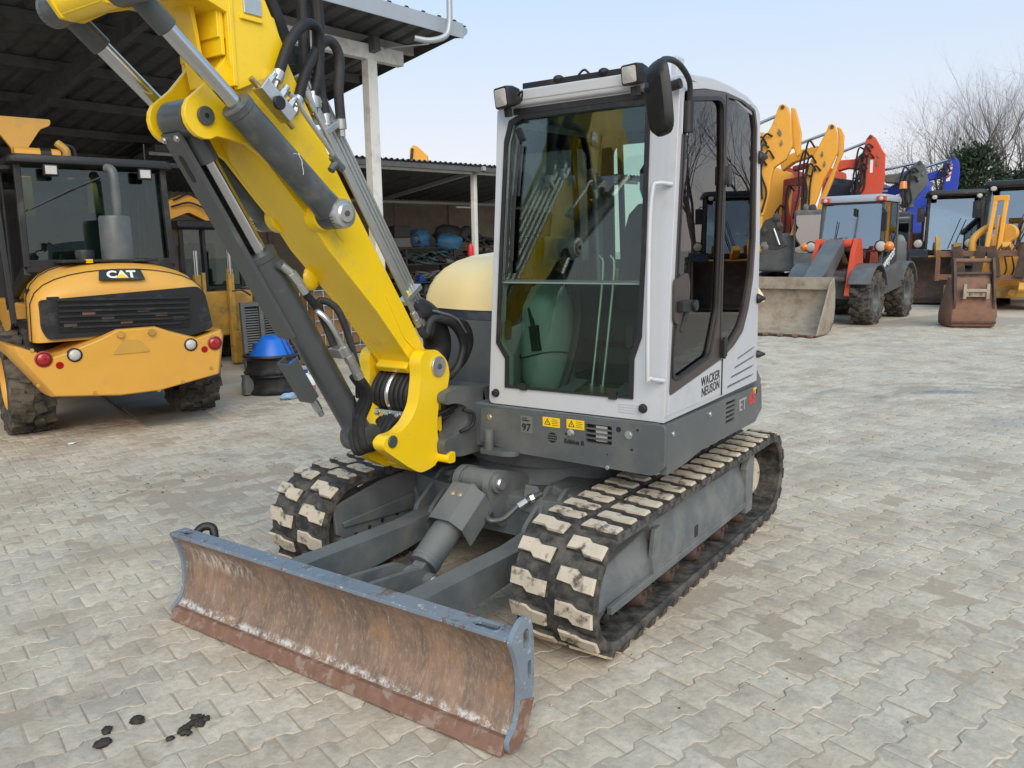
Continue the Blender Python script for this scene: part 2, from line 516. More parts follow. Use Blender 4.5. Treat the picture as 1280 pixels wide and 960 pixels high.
def struct(o):
    o['kind'] = 'structure'; return o
def text(s, size, O, ex, ey, mat, parent, name='lettering', world=True, bold=0., shear=0., sx=1., align='CENTER', spacing=1., t=.0015):
    cu = bpy.data.curves.new(name, 'FONT')
    cu.body = s; cu.size = size; cu.align_x = align; cu.align_y = 'CENTER'; cu.offset = bold; cu.shear = shear; cu.space_character = spacing
    cu.extrude = t; cu.resolution_u = 3
    tmp = bpy.data.objects.new('tmp', cu); COL.objects.link(tmp)
    bpy.context.view_layer.update()
    me = bpy.data.meshes.new_from_object(tmp.evaluated_get(bpy.context.evaluated_depsgraph_get()))
    COL.objects.unlink(tmp); bpy.data.objects.remove(tmp); bpy.data.curves.remove(cu)
    ex, ey = V(ex).normalized(), V(ey).normalized(); ez = ex.cross(ey)
    mw = Matrix((ex * sx, ey, ez)).transposed().to_4x4(); mw.translation = V(O)
    if world and parent is not None: mw = root_matrix(parent).inverted() @ mw
    me.transform(mw)
    me.name = name
    me.materials.clear(); me.materials.append(MATS[mat])
    o = bpy.data.objects.new(name, me)
    return link(o, parent)
def arc(cx, cy, r, a0, a1, n):
    return [(cx + r * math.cos(R(a0 + (a1 - a0) * i / n)), cy + r * math.sin(R(a0 + (a1 - a0) * i / n))) for i in range(n + 1)]
def rrect(x0, x1, y0, y1, r, n=4):
    return arc(x1 - r, y1 - r, r, 0, 90, n) + arc(x0 + r, y1 - r, r, 90, 180, n) + arc(x0 + r, y0 + r, r, 180, 270, n) + arc(x1 - r, y0 + r, r, 270, 360, n)
def rounded(poly, r, n=3):
    """round the corners of a polygon"""
    out = []; k = len(poly)
    for i in range(k):
        a, b_, c = V((*poly[i - 1], 0)), V((*poly[i], 0)), V((*poly[(i + 1) % k], 0))
        u1, u2 = (a - b_), (c - b_)
        d = min(r, u1.length * .45, u2.length * .45)
        p, q = b_ + u1.normalized() * d, b_ + u2.normalized() * d
        for j in range(n + 1):
            s_ = j / n
            w = p * (1 - s_) ** 2 + b_ * 2 * s_ * (1 - s_) + q * s_ * s_
            out.append((w.x, w.y))
    return out
XZ = ((0, 0, 0), (1, 0, 0), (0, 0, 1))   # plate in the x-z plane; its thickness runs towards -y
# ------------------------------------------------------------------ ground and paving
CAMP = V((4.56, 2.424, 1.71))
def in_view(p, mx=1.0, my=1.0):
    d = V(p) - CAMP; z = d.dot(_f)
    if z < .3: return None
    x = d.dot(_r2) / z * 1005.6; y = -d.dot(_u2) / z * 1005.6
    return z if abs(x) < 640 * mx and abs(y) < 480 * my else None
g = M().add([(-400, -400, -.014), (400, -400, -.014), (400, 400, -.014), (-400, 400, -.014)], [(0, 1, 2, 3)])
struct(obj('ground', g, 'ground_dust'))
U = V((math.cos(R(163)), math.sin(R(163)), 0)); W = V((math.cos(R(73)), math.sin(R(73)), 0))
def uv(u, v, z=0.): return U * u + W * v + V((0, 0, z))
from mathutils import noise as mn
g = M()
def sand_z(p):      # sand lies level with the joints and drifts over some of the stones
    a = mn.fractal(V((p.x * .55, p.y * .55, 3.1)), .8, 2.1, 4) ; b_ = mn.noise(V((p.x * 9, p.y * 9, .7)))
    return -.0034 + .0042 * a + .0019 * b_
def sand_patch(u0, u1, v0, v1, st, drop=0.):
    nu, nv = int(round((u1 - u0) / st)), int(round((v1 - v0) / st))
    vs = []
    for j in range(nv + 1):
        for i in range(nu + 1):
            p = uv(u0 + i * st, v0 + j * st); vs.append((p.x, p.y, sand_z(p) - drop))
    g.add(vs, [(j * (nu + 1) + i, j * (nu + 1) + i + 1, (j + 1) * (nu + 1) + i + 1, (j + 1) * (nu + 1) + i) for j in range(nv) for i in range(nu)])
for bu in range(-8, 17):
    for bv in range(-5, 14):
        q_ = [in_view(uv(bu + a, bv + b_), 1.6, 1.45) for a in (0, .5, 1) for b_ in (0, .5, 1)]
        near = min([z for z in q_ if z] or [99])
        sand_patch(bu, bu + 1, bv, bv + 1, .05 if near < 9 else (.1 if near < 16 else .5))
for bu in range(-8, 17): sand_patch(bu, bu + 1, -5.42, -5.0, .07)
pavement = struct(obj('pavement', g, 'joint_sand'))
def paver_ring(inset, z, rg, jit):
    a, hl = .0125, .1
    L = hl - inset; w1 = .07 + a - inset; w0 = .07 - a - inset
    pts = [(-L, -w1), (-.062, -w1), (-.037, -w0), (.037, -w0), (.062, -w1), (L, -w1), (L, w1), (.062, w1), (.037, w0), (-.037, w0), (-.062, w1), (-L, w1)]
    return [V((x, y, z)) for x, y in pts]
def paver_mesh_data(jit):
    top = paver_ring(.0058, 0, None, 0); mid = paver_ring(.0026, -.0030, None, 0); low = paver_ring(.0026, -.013, None, 0)
    vs = [V(p) for p in top + mid + low]
    for i in range(12):
        d = V((jit.uniform(-1, 1), jit.uniform(-1, 1), 0)) * .0032
        for k in range(3): vs[i + 12 * k] += d
        chip = abs(jit.gauss(0, .0028)); c0 = V((vs[i].x, vs[i].y, 0)).normalized()
        vs[i] -= c0 * chip; vs[i].z -= jit.random() * .0012
    fs = []
    for k in (0, 1):
        for i in range(12):
            j = (i + 1) % 12
            fs.append((k * 12 + j, k * 12 + i, (k + 1) * 12 + i, (k + 1) * 12 + j))
    fs += [(0, 1, 2, 9, 10, 11), (2, 3, 8, 9), (3, 4, 5, 6, 7, 8)]
    return vs, fs
_rg = random.Random(11)
PV = [paver_mesh_data(_rg) for _ in range(12)]
PM = []
for vs, fs in PV:
    mm = M().add(vs, fs); PM.append(mm.mesh('paver', 'paver', 25))
cells = []
for k in range(-39, 100):
    off = .1 if k % 2 else 0.
    v = k * .14
    for i in range(-40, 86):
        u = i * .2 + off
        p = uv(u, v)
        z = in_view(p, 1.55, 1.4)
        if z is None or z > 17: continue
        cells.append((z, u, v, p))
cells.sort(key=lambda c: c[0])
rotU = Matrix((U, W, V((0, 0, 1)))).transposed()
rest = M(); n_ind = 0
for z, u, v, p in cells:
    seen = in_view(p, 1.0, 1.0) and not (-.6 < p.x < 2.5 and -.95 < p.y < .95) and not (p.x > 1.6 and p.x < 2.6 and abs(p.y) < 1)
    tilt = Matrix.Rotation(_rg.gauss(0, .008), 3, 'X') @ Matrix.Rotation(_rg.gauss(0, .007), 3, 'Y') @ Matrix.Rotation(_rg.gauss(0, .008), 3, 'Z')
    dz = _rg.gauss(0, .0014); flip = _rg.random() < .5
    rm = rotU @ tilt
    if flip: rm = rm @ Matrix.Rotation(math.pi, 3, 'Z')
    q = _rg.randrange(12)
    if seen and n_ind < 300:
        o = bpy.data.objects.new('paver', PM[q]); COL.objects.link(o); o.parent = pavement
        mw = rm.to_4x4(); mw.translation = p + V((0, 0, dz)); o.matrix_basis = mw
        n_ind += 1
    else:
        vs, fs = PV[q]
        rest.add([rm @ a + p + V((0, 0, dz)) for a in vs], fs)
o = bpy.data.objects.new('pavers', rest.mesh('pavers', 'paver', 25)); link(o, pavement); o['kind'] = 'stuff'

# loose crumbs of stone and soil scattered on the paving, thicker along the drag trails
cr = M(); rgc = random.Random(77)
for i in range(1500):
    if i % 3:
        u_, v_ = rgc.uniform(-6, 9), rgc.uniform(-5, 6)
    else:
        t_ = rgc.random(); u_, v_ = -6 + 9 * t_ + rgc.gauss(0, .25), -3.2 + 1.2 * t_ + rgc.gauss(0, .14)
    p = uv(u_, v_); z = in_view(p, 1.1, 1.1)
    if not z or z > 12: continue
    r_ = rgc.uniform(.002, .006) * (1.6 if i % 11 == 0 else 1)
    cr.blob((p.x, p.y, r_ * .4), (r_, r_ * rgc.uniform(.6, 1), r_ * .6), i, 5, 4, mi=0 if rgc.random() < .6 else 1, jit=.3)
o = bpy.data.objects.new('crumbs', cr.mesh('crumbs', ['junk_brown', 'ground_dust'], 50)); link(o, pavement); o['kind'] = 'stuff'

# concrete floor of the open shed, cast in two bays
def slab(pts, z, name='concrete_floor'):
    m = M().plate(pts, None, uv(0, 0, z - .10), U, W, .10)
    return struct(obj(name, m, 'concrete', bevel=.006))
slab([(-12, -20), (1.12, -20), (1.12, -5.46), (-12, -5.46)], .004)
slab([(1.135, -20), (14, -20), (14, -5.46), (1.135, -5.46)], .002)

# steel plate laid over the paving behind the loader
m = M().add([(.128, -5.13, 0), (-.498, -4.83, 0), (-1.38, -7.40, 0), (-.79, -7.73, 0), (.128, -5.13, .013), (-.498, -4.83, .013), (-1.38, -7.40, .013), (-.79, -7.73, .013)], [(0, 1, 2, 3), (4, 5, 6, 7), (0, 1, 5, 4), (1, 2, 6, 5), (2, 3, 7, 6), (3, 0, 4, 7)])
tag(obj('ground_plate', m, 'concrete', bevel=.004), 'flat grey plate lying on the ground under the loader bumper', 'plate')

# lumps of wet soil on the paving
def clod(px, py, r, sd):
    m = M().blob((0, 0, r * .22), (r, r * .75, r * .42), sd, 14, 9, jit=.2)
    o = obj('soil_clod', m, 'soil_black', smooth=60)
    o.location = (px, py, 0); o.rotation_euler = (0, 0, sd)
    return o
for i, (x, y, r) in enumerate([(3.253, -.278, .030), (3.199, -.345, .024), (3.103, -.309, .030), (3.10, -.105, .016)]):
    tag(clod(x, y, r, i + 3), ['plump lump of wet black soil with a smooth top, beside a slanted one', 'slanted lump of black soil just behind the plump one', 'flat brownish black soil lump lying apart on the paving', 'smallest crumb of black soil beside the crumbled patch'][i], 'soil', 'soil lumps on the paving')
cm = M()
for i in range(14):
    cm.blob((_rg.gauss(0, .035), _rg.gauss(0, .022), .006), (_rg.uniform(.012, .028), _rg.uniform(.01, .02), .009), i, 8, 5, jit=.3)
o = obj('soil_clod', cm, 'soil_black', smooth=60); o.location = (3.0, -.114, 0)
tag(o, 'largest crumbled patch of wet black soil on the pale paving', 'soil', 'soil lumps on the paving')
# ------------------------------------------------------------------ the tracked excavator
EX = thing('excavator', 'yellow and grey tracked midi excavator with silver cab and dozer blade on the paving', 'excavator', (.65, 0, 0))
def part(name, m, mat, parent=None, bevel=.004, smooth=35, **k):
    return obj(name, m, mat, EX if parent is None else parent, bevel, smooth, world=True, **k)
def xz(m, poly, holes, y0, y1, mi=0):
    return m.plate(poly, holes, (0, y1, 0), (1, 0, 0), (0, 0, 1), y1 - y0, mi)
def yz(m, poly, holes, x0, x1, mi=0):      # outline in (y,z), thickness along +x
    return m.plate(poly, holes, (x0, 0, 0), (0, 1, 0), (0, 0, 1), x1 - x0, mi)
def xy(m, poly, holes, z0, z1, mi=0):
    return m.plate(poly, holes, (0, 0, z0), (1, 0, 0), (0, 1, 0), z1 - z0, mi)
def bolt(p, d, r=.012, h=.010, mat='zinc', parent=None, name='bolt'):
    d = V(d).normalized(); m = M()
    m.cyl(p, V(p) + d * h * .45, r * 1.25, n=14); m.cyl(V(p) + d * h * .4, V(p) + d * h, r * .85, n=6)
    return part(name, m, mat, parent, 0)

# ---- tracks
TXF, TXR, TZ, TR = 1.665, -.365, .285, .258
TL = TXF - TXR; PER = 2 * TL + 2 * math.pi * TR
def track_at(s, r=TR):
    """point and outward normal on the belt's outer line at arc length s (starts rear-top, runs forward)"""
    s = s % PER
    if s < TL: return V((TXR + s, 0, TZ + r)), V((0, 0, 1)), V((1, 0, 0))
    s -= TL
    if s < math.pi * TR:
        a = math.pi / 2 - s / TR
        n = V((math.cos(a), 0, math.sin(a))); return V((TXF, 0, TZ)) + n * r, n, V((math.sin(a), 0, -math.cos(a)))
    s -= math.pi * TR
    if s < TL: return V((TXF - s, 0, TZ - r)), V((0, 0, -1)), V((-1, 0, 0))
    s -= TL
    a = -math.pi / 2 - s / TR
    n = V((math.cos(a), 0, math.sin(a))); return V((TXR, 0, TZ)) + n * r, n, V((math.sin(a), 0, -math.cos(a)))
NL = 43; PITCH = PER / NL
def lug_mesh(sd):
    rg = random.Random(sd)
    poly = [(-.036, .020), (.028, .016), (.030, .085), (.050, .108), (.054, .192), (-.012, .192), (-.014, .124), (-.034, .098)]
    poly = [(a + rg.uniform(-.003, .003), b_ + rg.uniform(-.002, .002)) for a, b_ in poly]
    cx = sum(p[0] for p in poly) / 8; cy = sum(p[1] for p in poly) / 8
    n = 8; vs = []
    for k, z in ((1.06, -.014), (1.02, .016), (.93, .026)):
        vs += [V(((a - cx) * k + cx, (b_ - cy) * k + cy, z)) for a, b_ in poly]
    fs = []; mi = []
    m = M()
    q = [(k * n + i, k * n + (i + 1) % n, (k + 1) * n + (i + 1) % n, (k + 1) * n + i) for k in (0,) for i in range(n)]
    q2 = [(n + i, n + (i + 1) % n, 2 * n + (i + 1) % n, 2 * n + i) for i in range(n)]
    top = [(16, 17, 18, 23), (18, 19, 22, 23), (19, 20, 21, 22)]
    m.add(vs, q, 0); o = 0
    m.f += q2 + top; m.mi += [1] * len(q2) + [1] * len(top)
    return m.mesh('lug', ['rubber', 'lug_dust'], 50)
LUGS = [lug_mesh(i) for i in range(5)]
def belt(y0, y1):
    cs = [(y0 + .006, 0), (y1 - .006, 0), (y1, -.008), (y1, -.034), (y1 - .012, -.044), (y1 - .05, -.034), (y0 + .05, -.034), (y0 + .012, -.044), (y0, -.034), (y0, -.008)]
    rings = []
    N = 150
    for i in range(N + 1):
        p, n, t_ = track_at(i / N * PER)
        rings.append([V((p.x, y, p.z)) + n * h for y, h in cs])
    m = M(); n = 10
    vs = [p for r_ in rings[:-1] for p in r_]; fs = []
    for i in range(N):
        for j in range(n):
            fs.append((i * n + j, i * n + (j + 1) % n, ((i + 1) % N) * n + (j + 1) % n, ((i + 1) % N) * n + j))
    m.add(vs, fs)
    # cross ribs and guide horns on the inside of the belt
    for i in range(NL):
        p, nn, t_ = track_at((i + .3) * PITCH, TR - .034)
        rot = Matrix((t_, V((0, 1, 0)), nn)).transposed()
        c = V((p.x, (y0 + y1) / 2, p.z))
        m.box(c, (.05, y1 - y0 - .05, .012), rot)
        for sg in (-1, 1):
            m.box(c + V((0, sg * .045, 0)) - nn * .02, (.05, .03, .04), rot)
    return part('rubber_track', m, 'rubber', None, 0, 40)
for y0 in (.575, -.975):
    b_ = belt(y0, y0 + .4)
    yc = y0 + .2
    inv = root_matrix(b_).inverted()
    for row in (0, 1):
        for i in range(NL):
            p, nn, t_ = track_at((i + (.5 if row else 0)) * PITCH)
            # the stepped lugs of the two rows point opposite ways across the belt's middle
            yy = V((0, 1, 0)) if row else V((0, -1, 0))
            xx = yy.cross(nn)
            mw = Matrix((xx, yy, nn)).transposed().to_4x4()
            mw.translation = V((p.x, yc + (.006 if row else -.006), p.z))
            o = bpy.data.objects.new('lug', LUGS[(i * 3 + row) % 5]); COL.objects.link(o); o.parent = b_
            o.matrix_basis = inv @ mw
def track_frame(s):
    yo = .93 * s; yi = .60 * s
    a, c = min(yo, yi), max(yo, yi)
    m = M()
    # side beam: sloped shoulder over a vertical web
    prof = [(a + .02, .182), (c - .02, .182), (c, .20), (c, .33), (c - .05 if s > 0 else c - .03, .46), (a + .06, .47), (a, .36), (a, .19)]
    rings = [[V((x, y, z)) for y, z in prof] for x in (-.06, 1.24)]
    m.loft(rings)
    prof2 = [(y * .985, .165 + (z - .16) * .80) for y, z in prof]
    m.loft([[V((1.22, y, z)) for y, z in prof2], [V((1.80, y * .985, .175 + (z - .165) * .62)) for y, z in prof2]])
    f = part('track_frame', m, 'undercarriage', None, .008)
    w = M(); xz(w, [(1.20, .18), (1.27, .18), (1.30, .30), (1.27, .43), (1.20, .43)], None, *sorted((yo - .02 * s, yo + .008 * s)))
    part('step_plate', w, 'undercarriage', f, .006)
    w = M(); xz(w, [(-.10, .14), (.0, .14), (.02, .42), (-.06, .50), (-.12, .48)], None, *sorted((yo - .03 * s, yo + .012 * s)))
    part('end_bracket', w, 'undercarriage', f, .006)
    w = M(); w.bx(.735, .78, *sorted((yo - .01 * s, yo + .002 * s)), .235, .295)
    part('inspection_slot', w, 'black', f, 0)
    lip = M(); lip.bx(-.05, 1.70, *sorted((yo - .02 * s, yo + .006 * s)), .178, .214)
    part('lower_flange', lip, 'undercarriage', f, .004)
    # sprocket with its hub motor
    sp = M(); n = 13
    pts = []
    for i in range(n * 2):
        r_ = .222 if i % 2 else .190
        a0 = 2 * math.pi * i / (n * 2)
        pts += [(TXR + r_ * math.cos(a0 - .07), TZ + r_ * math.sin(a0 - .07)), (TXR + r_ * math.cos(a0 + .07), TZ + r_ * math.sin(a0 + .07))]
    yc = .775 * s
    xz(sp, pts, None, yc - .02, yc + .02)
    so = part('sprocket', sp, 'rusty_dark', None, .003)
    hub = M(); hub.lathe([(.0, .10), (.09, .10), (.115, .085), (.125, .05), (.125, -.12)], (TXR + .11, yc + .03 * s, TZ + .02), (0, s, 0), 28)
    part('drive_hub', hub, 'lug_dust', so, 0, 30)
    idl = M(); idl.lathe([(.0, .05), (.07, .05), (.08, .03), (.19, .03), (.205, .05), (.212, .03), (.212, -.03), (.19, -.05), (0, -.05)], (TXF, yc, TZ), (0, s, 0), 32)
    part('idler_wheel', idl, 'undercarriage', None, 0)
    for x in (-.06, .30, .66, 1.00, 1.32):
        rl = M(); rl.lathe([(0, .13), (.035, .13), (.05, .11), (.055, .05), (.035, .03), (.035, -.03), (.055, -.05), (.05, -.11), (0, -.13)], (x, yc, .108), (0, 1, 0), 18)
        part('track_roller', rl, 'rusty_dark', None, 0)
        bolt((x, .90 * s, .135), (0, s, 0), .016, .014, 'rusty_dark')
        bolt((x - .055, .90 * s, .130), (0, s, 0), .016, .014, 'rusty_dark')
for s in (1, -1): track_frame(s)
# inner cover plate of the machine's right-hand track
w = M(); xz(w, [(1.845, .43), (1.83, .28), (1.71, .195), (.55, .195), (.50, .36), (1.10, .50), (1.48, .49)], None, -.600, -.578)
ip = part('inner_guard', w, 'chassis_grey', None, .006)
w = M(); xz(w, [(1.80, .34), (1.25, .36), (1.24, .265), (1.79, .31)], None, -.578, -.560)
part('stiffener', w, 'chassis_grey', ip, .006)
for x, z in ((1.70, .245), (1.60, .255), (1.50, .265), (1.38, .27)):
    bolt((x, -.577, z), (0, 1, 0), .010, .004, 'black', ip)

# ---- centre body between the tracks
w = M()
xy(w, rounded([(.05, -.62), (.55, -.50), (1.00, -.62), (1.22, -.60), (1.30, -.30), (1.30, .30), (1.22, .60), (1.00, .62), (.55, .50), (.05, .62), (.0, .30), (.0, -.30)], .06), None, .26, .47)
cb = part('carbody', w, 'chassis_grey', None, .02)
w = M(); w.cyl((.65, 0, .47), (.65, 0, .58), .46, .43, n=48)
part('pedestal', w, 'chassis_grey', cb, .006)
w = M(); w.lathe([(.30, .58), (.50, .58), (.505, .60), (.505, .655), (.49, .67), (.30, .67)], (.65, 0, 0), (0, 0, 1), 64)
sr = part('slewing_ring', w, 'chassis_grey', cb, 0)
for i in range(26):
    a = 2 * math.pi * i / 26
    bolt((.65 + .475 * math.cos(a), .475 * math.sin(a), .668), (0, 0, 1), .010, .010, 'zinc', cb)
# sloping side webs and gussets towards each track
for s in (1, -1):
    w = M(); w.loft([[V((x, y * s, z)) for x, y, z in ((.10, .30, .30), (1.20, .30, .30), (1.16, .30, .52), (.16, .30, .52))],
                     [V((x, y * s, z)) for x, y, z in ((-.02, .66, .24), (1.30, .66, .24), (1.22, .66, .42), (.06, .66, .42))]])
    part('side_arm', w, 'chassis_grey', cb, .012)
    for y in (.30, .40):
        w = M(); xz(w, rounded([(1.20, .22), (1.46, .24), (1.42, .36), (1.18, .52), (1.05, .50)], .03), None, s * y - .012, s * y + .012)
        part('arm_lug', w, 'chassis_grey', cb, .004)
    w = M(); w.cyl((1.34, s * .27, .29), (1.34, s * .43, .29), .045, n=24)
    part('arm_pin', w, 'chassis_grey', cb, .003)
# blade-cylinder lugs on the body
for y in (-.09, .10):
    w = M(); xz(w, rounded([(1.10, .36), (1.36, .30), (1.45, .46), (1.47, .57), (1.40, .625), (1.30, .60), (1.08, .52)], .05, 5), None, y - .018, y + .018)
    part('cylinder_lug', w, 'chassis_grey', cb, .004)
w = M(); w.cyl((1.39, -.125, .555), (1.39, .14, .555), .05, n=28)
tp = part('cylinder_pin', w, 'chassis_grey', cb, .004)
w = M(); w.lathe([(0, .02), (.028, .02), (.034, .012), (.034, 0)], (1.39, .14, .555), (0, 1, 0), 24)
part('pin_cap', w, 'zinc', tp, 0)
w = M(); w.plate([(0, 0), (.12, 0), (.12, .06), (.07, .13), (.0, .13)], [arc(.075, .085, .014, 0, 330, 11)], (1.30, .215, .40), (0, 1, 0), (-.3, 0, 1), .008)
part('hose_bracket', w, 'chassis_grey', cb, .001)
w = M(); w.tube([(1.46, .10, .44), (1.50, .15, .40), (1.45, .20, .40), (1.39, .24, .45), (1.33, .28, .48), (1.27, .31, .50)], .015, 10, 6)
part('blade_hose', w, 'cylinder_grey', cb, 0)
w = M(); w.cyl((1.385, .245, .452), (1.345, .268, .474), .02, n=10); w.cyl((1.33, .275, .48), (1.31, .286, .486), .024, n=6)
part('hose_fitting', w, 'zinc', cb, 0)

# ---- dozer blade
def blade_prof(inner=False):
    # mouldboard curve, from top to bottom (x, z): concave towards the front
    f = [(2.505, .415), (2.470, .380), (2.440, .32), (2.428, .25), (2.435, .18), (2.460, .110), (2.499, .052)]
    return f
f = blade_prof()
back = [(x - .028, z) for x, z in f[1:]]
BY0, BY1 = -.972, .955
w = M()
N = 24
rings = []
for i in range(N + 1):
    y = BY0 + (BY1 - BY0) * i / N
    rings.append([V((x, y, z)) for x, z in f])
vs = [p for r_ in rings for p in r_]; n = len(f)
w.add(vs, [(i * n + j, i * n + j + 1, (i + 1) * n + j + 1, (i + 1) * n + j) for i in range(N) for j in range(n - 1)])
bw = M(); xz(bw, f + back[::-1], None, BY0, BY1)
DB = part('dozer_blade', bw, 'blade_rust', None, 0, 50)
w = M(); xy(w, [(2.425, BY0), (2.510, BY0), (2.510, BY1), (2.425, BY1)], [rrect(2.445, 2.482, .79, .90, .018), rrect(2.445, 2.482, -.945, -.865, .018)], .412, .428)
part('top_flange', w, 'blade_top', DB, .003)
w = M(); w.bx(2.425, 2.437, BY0, BY1, .33, .4125); part('rear_lip', w, 'blade_top', DB, .003)
w = M(); xz(w, [(2.484, .058), (2.518, .062), (2.548, .008), (2.522, .002)], None, BY0 - .006, BY1 - .001)
part('cutting_edge', w, 'edge_steel', DB, .005)
ear = [(2.52, .005), (2.53, .06), (2.485, .09), (2.462, .13), (2.452, .20), (2.455, .28), (2.475, .35), (2.50, .405), (2.485, .43), (2.44, .466), (2.40, .468), (2.372, .44), (2.362, .38), (2.362, .20), (2.41, .05), (2.45, .01)]
w = M(); xz(w, rounded(ear, .03), [rrect(2.392, 2.428, .355, .425, .017), rrect(2.380, 2.402, .235, .300, .010)], BY1, BY1 + .020)
part('end_plate', w, ['blade_top'], DB, .003)
w = M(); xz(w, rounded([(x, min(z, .424)) for x, z in ear if not (x < 2.48 and z > .43)], .02), None, BY0 - .018, BY0)
part('end_plate', w, ['blade_top'], DB, .003)
w = M(); xz(w, [(2.515, .012), (2.522, .06), (2.482, .088), (2.462, .128), (2.452, .18), (2.366, .15), (2.41, .055), (2.45, .016)], None, BY1 + .020, BY1 + .0225); part('worn_corner', w, 'edge_steel', DB, 0)
w = M(); w.tube([(2.42, BY0 + .06, .40), (2.385, BY0 + .08, .432), (2.355, BY0 + .11, .425), (2.36, BY0 + .13, .38)], .020, 12, 6)
part('lashing_eye', w, 'black', DB, 0)
# vertical rear ribs, cross tube and lugs
w = M(); w.cyl((2.30, -.33, .23), (2.30, .33, .23), .058, n=28)
part('cross_tube', w, 'chassis_grey', DB, .004)
for y in (-.055, .075):
    w = M(); xz(w, rounded([(2.398, .14), (2.398, .30), (2.28, .33), (1.95, .29), (1.86, .235), (1.86, .17), (1.94, .14), (2.28, .16)], .04, 4), None, y - .014, y + .014)
    part('cylinder_lug', w, 'chassis_grey', DB, .004)
w = M(); w.cyl((1.905, -.085, .212), (1.905, .13, .212), .040, n=26)
lp = part('cylinder_pin', w, 'chassis_grey', DB, .003)
w = M(); w.lathe([(0, .018), (.022, .018), (.030, .012), (.034, 0)], (1.905, .13, .212), (0, 1, 0), 24)
part('pin_cap', w, 'zinc', lp, 0)
for s in (1, -1):
    w = M()
    pa = [(1.30, .33), (1.34, .345), (1.60, .325), (2.397, .345), (2.397, .155), (2.30, .16), (1.60, .20), (1.33, .235), (1.28, .26)]
    xz(w, pa, None, s * .345 - .055, s * .345 + .055)
    part('blade_arm', w, 'chassis_grey', DB, .014, 40)
# ---- blade cylinder with its folded guard
A, B = V((1.905, .015, .212)), V((1.39, .015, .555))
d = (B - A).normalized(); nn = V((-d.z, 0, d.x)) * -1
if nn.z < 0: nn = -nn
w = M(); w.cyl(A + d * .07, A + d * .36, .073, n=32); w.cyl(A + d * .34, A + d * .375, .078, n=32); w.cyl(A + d * .09, A + d * .115, .076, n=32)
BC = part('blade_cylinder', w, 'chassis_grey', None, .005)
w = M(); w.cyl(A - V((0, .04, 0)), A + V((0, .04, 0)), .055, n=24); w.bar(A, A + d * .09, .07, .07)
part('cylinder_eye', w, 'chassis_grey', BC, .006)
w = M(); w.cyl(A + d * .36, B, .033, n=22); part('piston_rod', w, 'chassis_grey', BC, 0)
w = M(); w.cyl(B - V((0, .07, 0)), B + V((0, .07, 0)), .062, n=26); part('rod_eye', w, 'chassis_grey', BC, .005)
sx = V((0, 1, 0))
gp = [(-.115, -.085), (-.115, .035), (-.062, .095), (.062, .095), (.115, .035), (.115, -.085)]
gi = [(x * .945, z - .008 if z > .05 else z) for x, z in gp]
ring = [(x, z) for x, z in gp] + [(x, z) for x, z in gi[::-1]]
w = M(); w.plate(ring, None, A + d * .28 + sx * .0, sx, nn, -.235 if sx.cross(nn).dot(d) < 0 else .235)
part('guard', w, 'chassis_grey', BC, .004)
for y in (-.015, .03):
    bolt(A + d * .44 + nn * .095 + sx * y, nn, .010, .004, 'zinc', BC)
w = M(); w.plate([(-.012, 0), (.012, 0), (.012, .035), (-.012, .035)], None, A + d * .585 + nn * .0345, sx, d, .002)
part('label_plate', w, 'white', BC, 0)

# ---- upper frame skirt
SX = 1.300
w = M()
yz(w, rounded([(-.035, .914), (-.048, .735), (.185, .700), (.93, .690), (.985, .73), (.986, .928)], .02), [rrect(.582, .722, .806, .896, .008)] , SX - .03, SX)
SK = part('front_skirt', w, 'machine_grey', None, .006)
w = M()
xz(w, [(1.269, .928), (-.06, .922), (-.086, .775), (.028, .713), (.86, .722), (1.05, .70), (1.269, .692)],
   [[(.520, .905), (.380, .903), (.380, .790), (.520, .794)]], .952, .986)
part('side_skirt', w, 'machine_grey', None, .003)
w = M()
for i in range(4):
    z = .812 + i * .024
    w.bx(.379, .521, .970, .9835, z - .006, z + .006)
part('vent_slats', w, 'machine_grey', None, 0)
w = M(); w.bx(.36, .54, .9505, .958, .782, .912); part('vent_backing', w, 'black', None, 0)
w = M(); xz(w, [(1.27, .93), (-.04, .93), (-.02, .70), (1.262, .695)], None, -.93, .949)
part('platform', w, 'chassis_grey', None, .01)
w = M(); w.bx(SX - .045, SX - .031, .57, .735, .80, .90); part('lamp_recess', w, 'black', SK, 0)
for z in (.828, .851, .874):
    w = M(); w.bx(SX - .018, SX - .004, .578, .726, z - .004, z + .004); part('grille_bar', w, 'machine_grey', SK, 0)
w = M(); w.bx(SX - .026, SX - .016, .628, .690, .812, .890); part('front_lamp', w, 'lens', SK, .004)
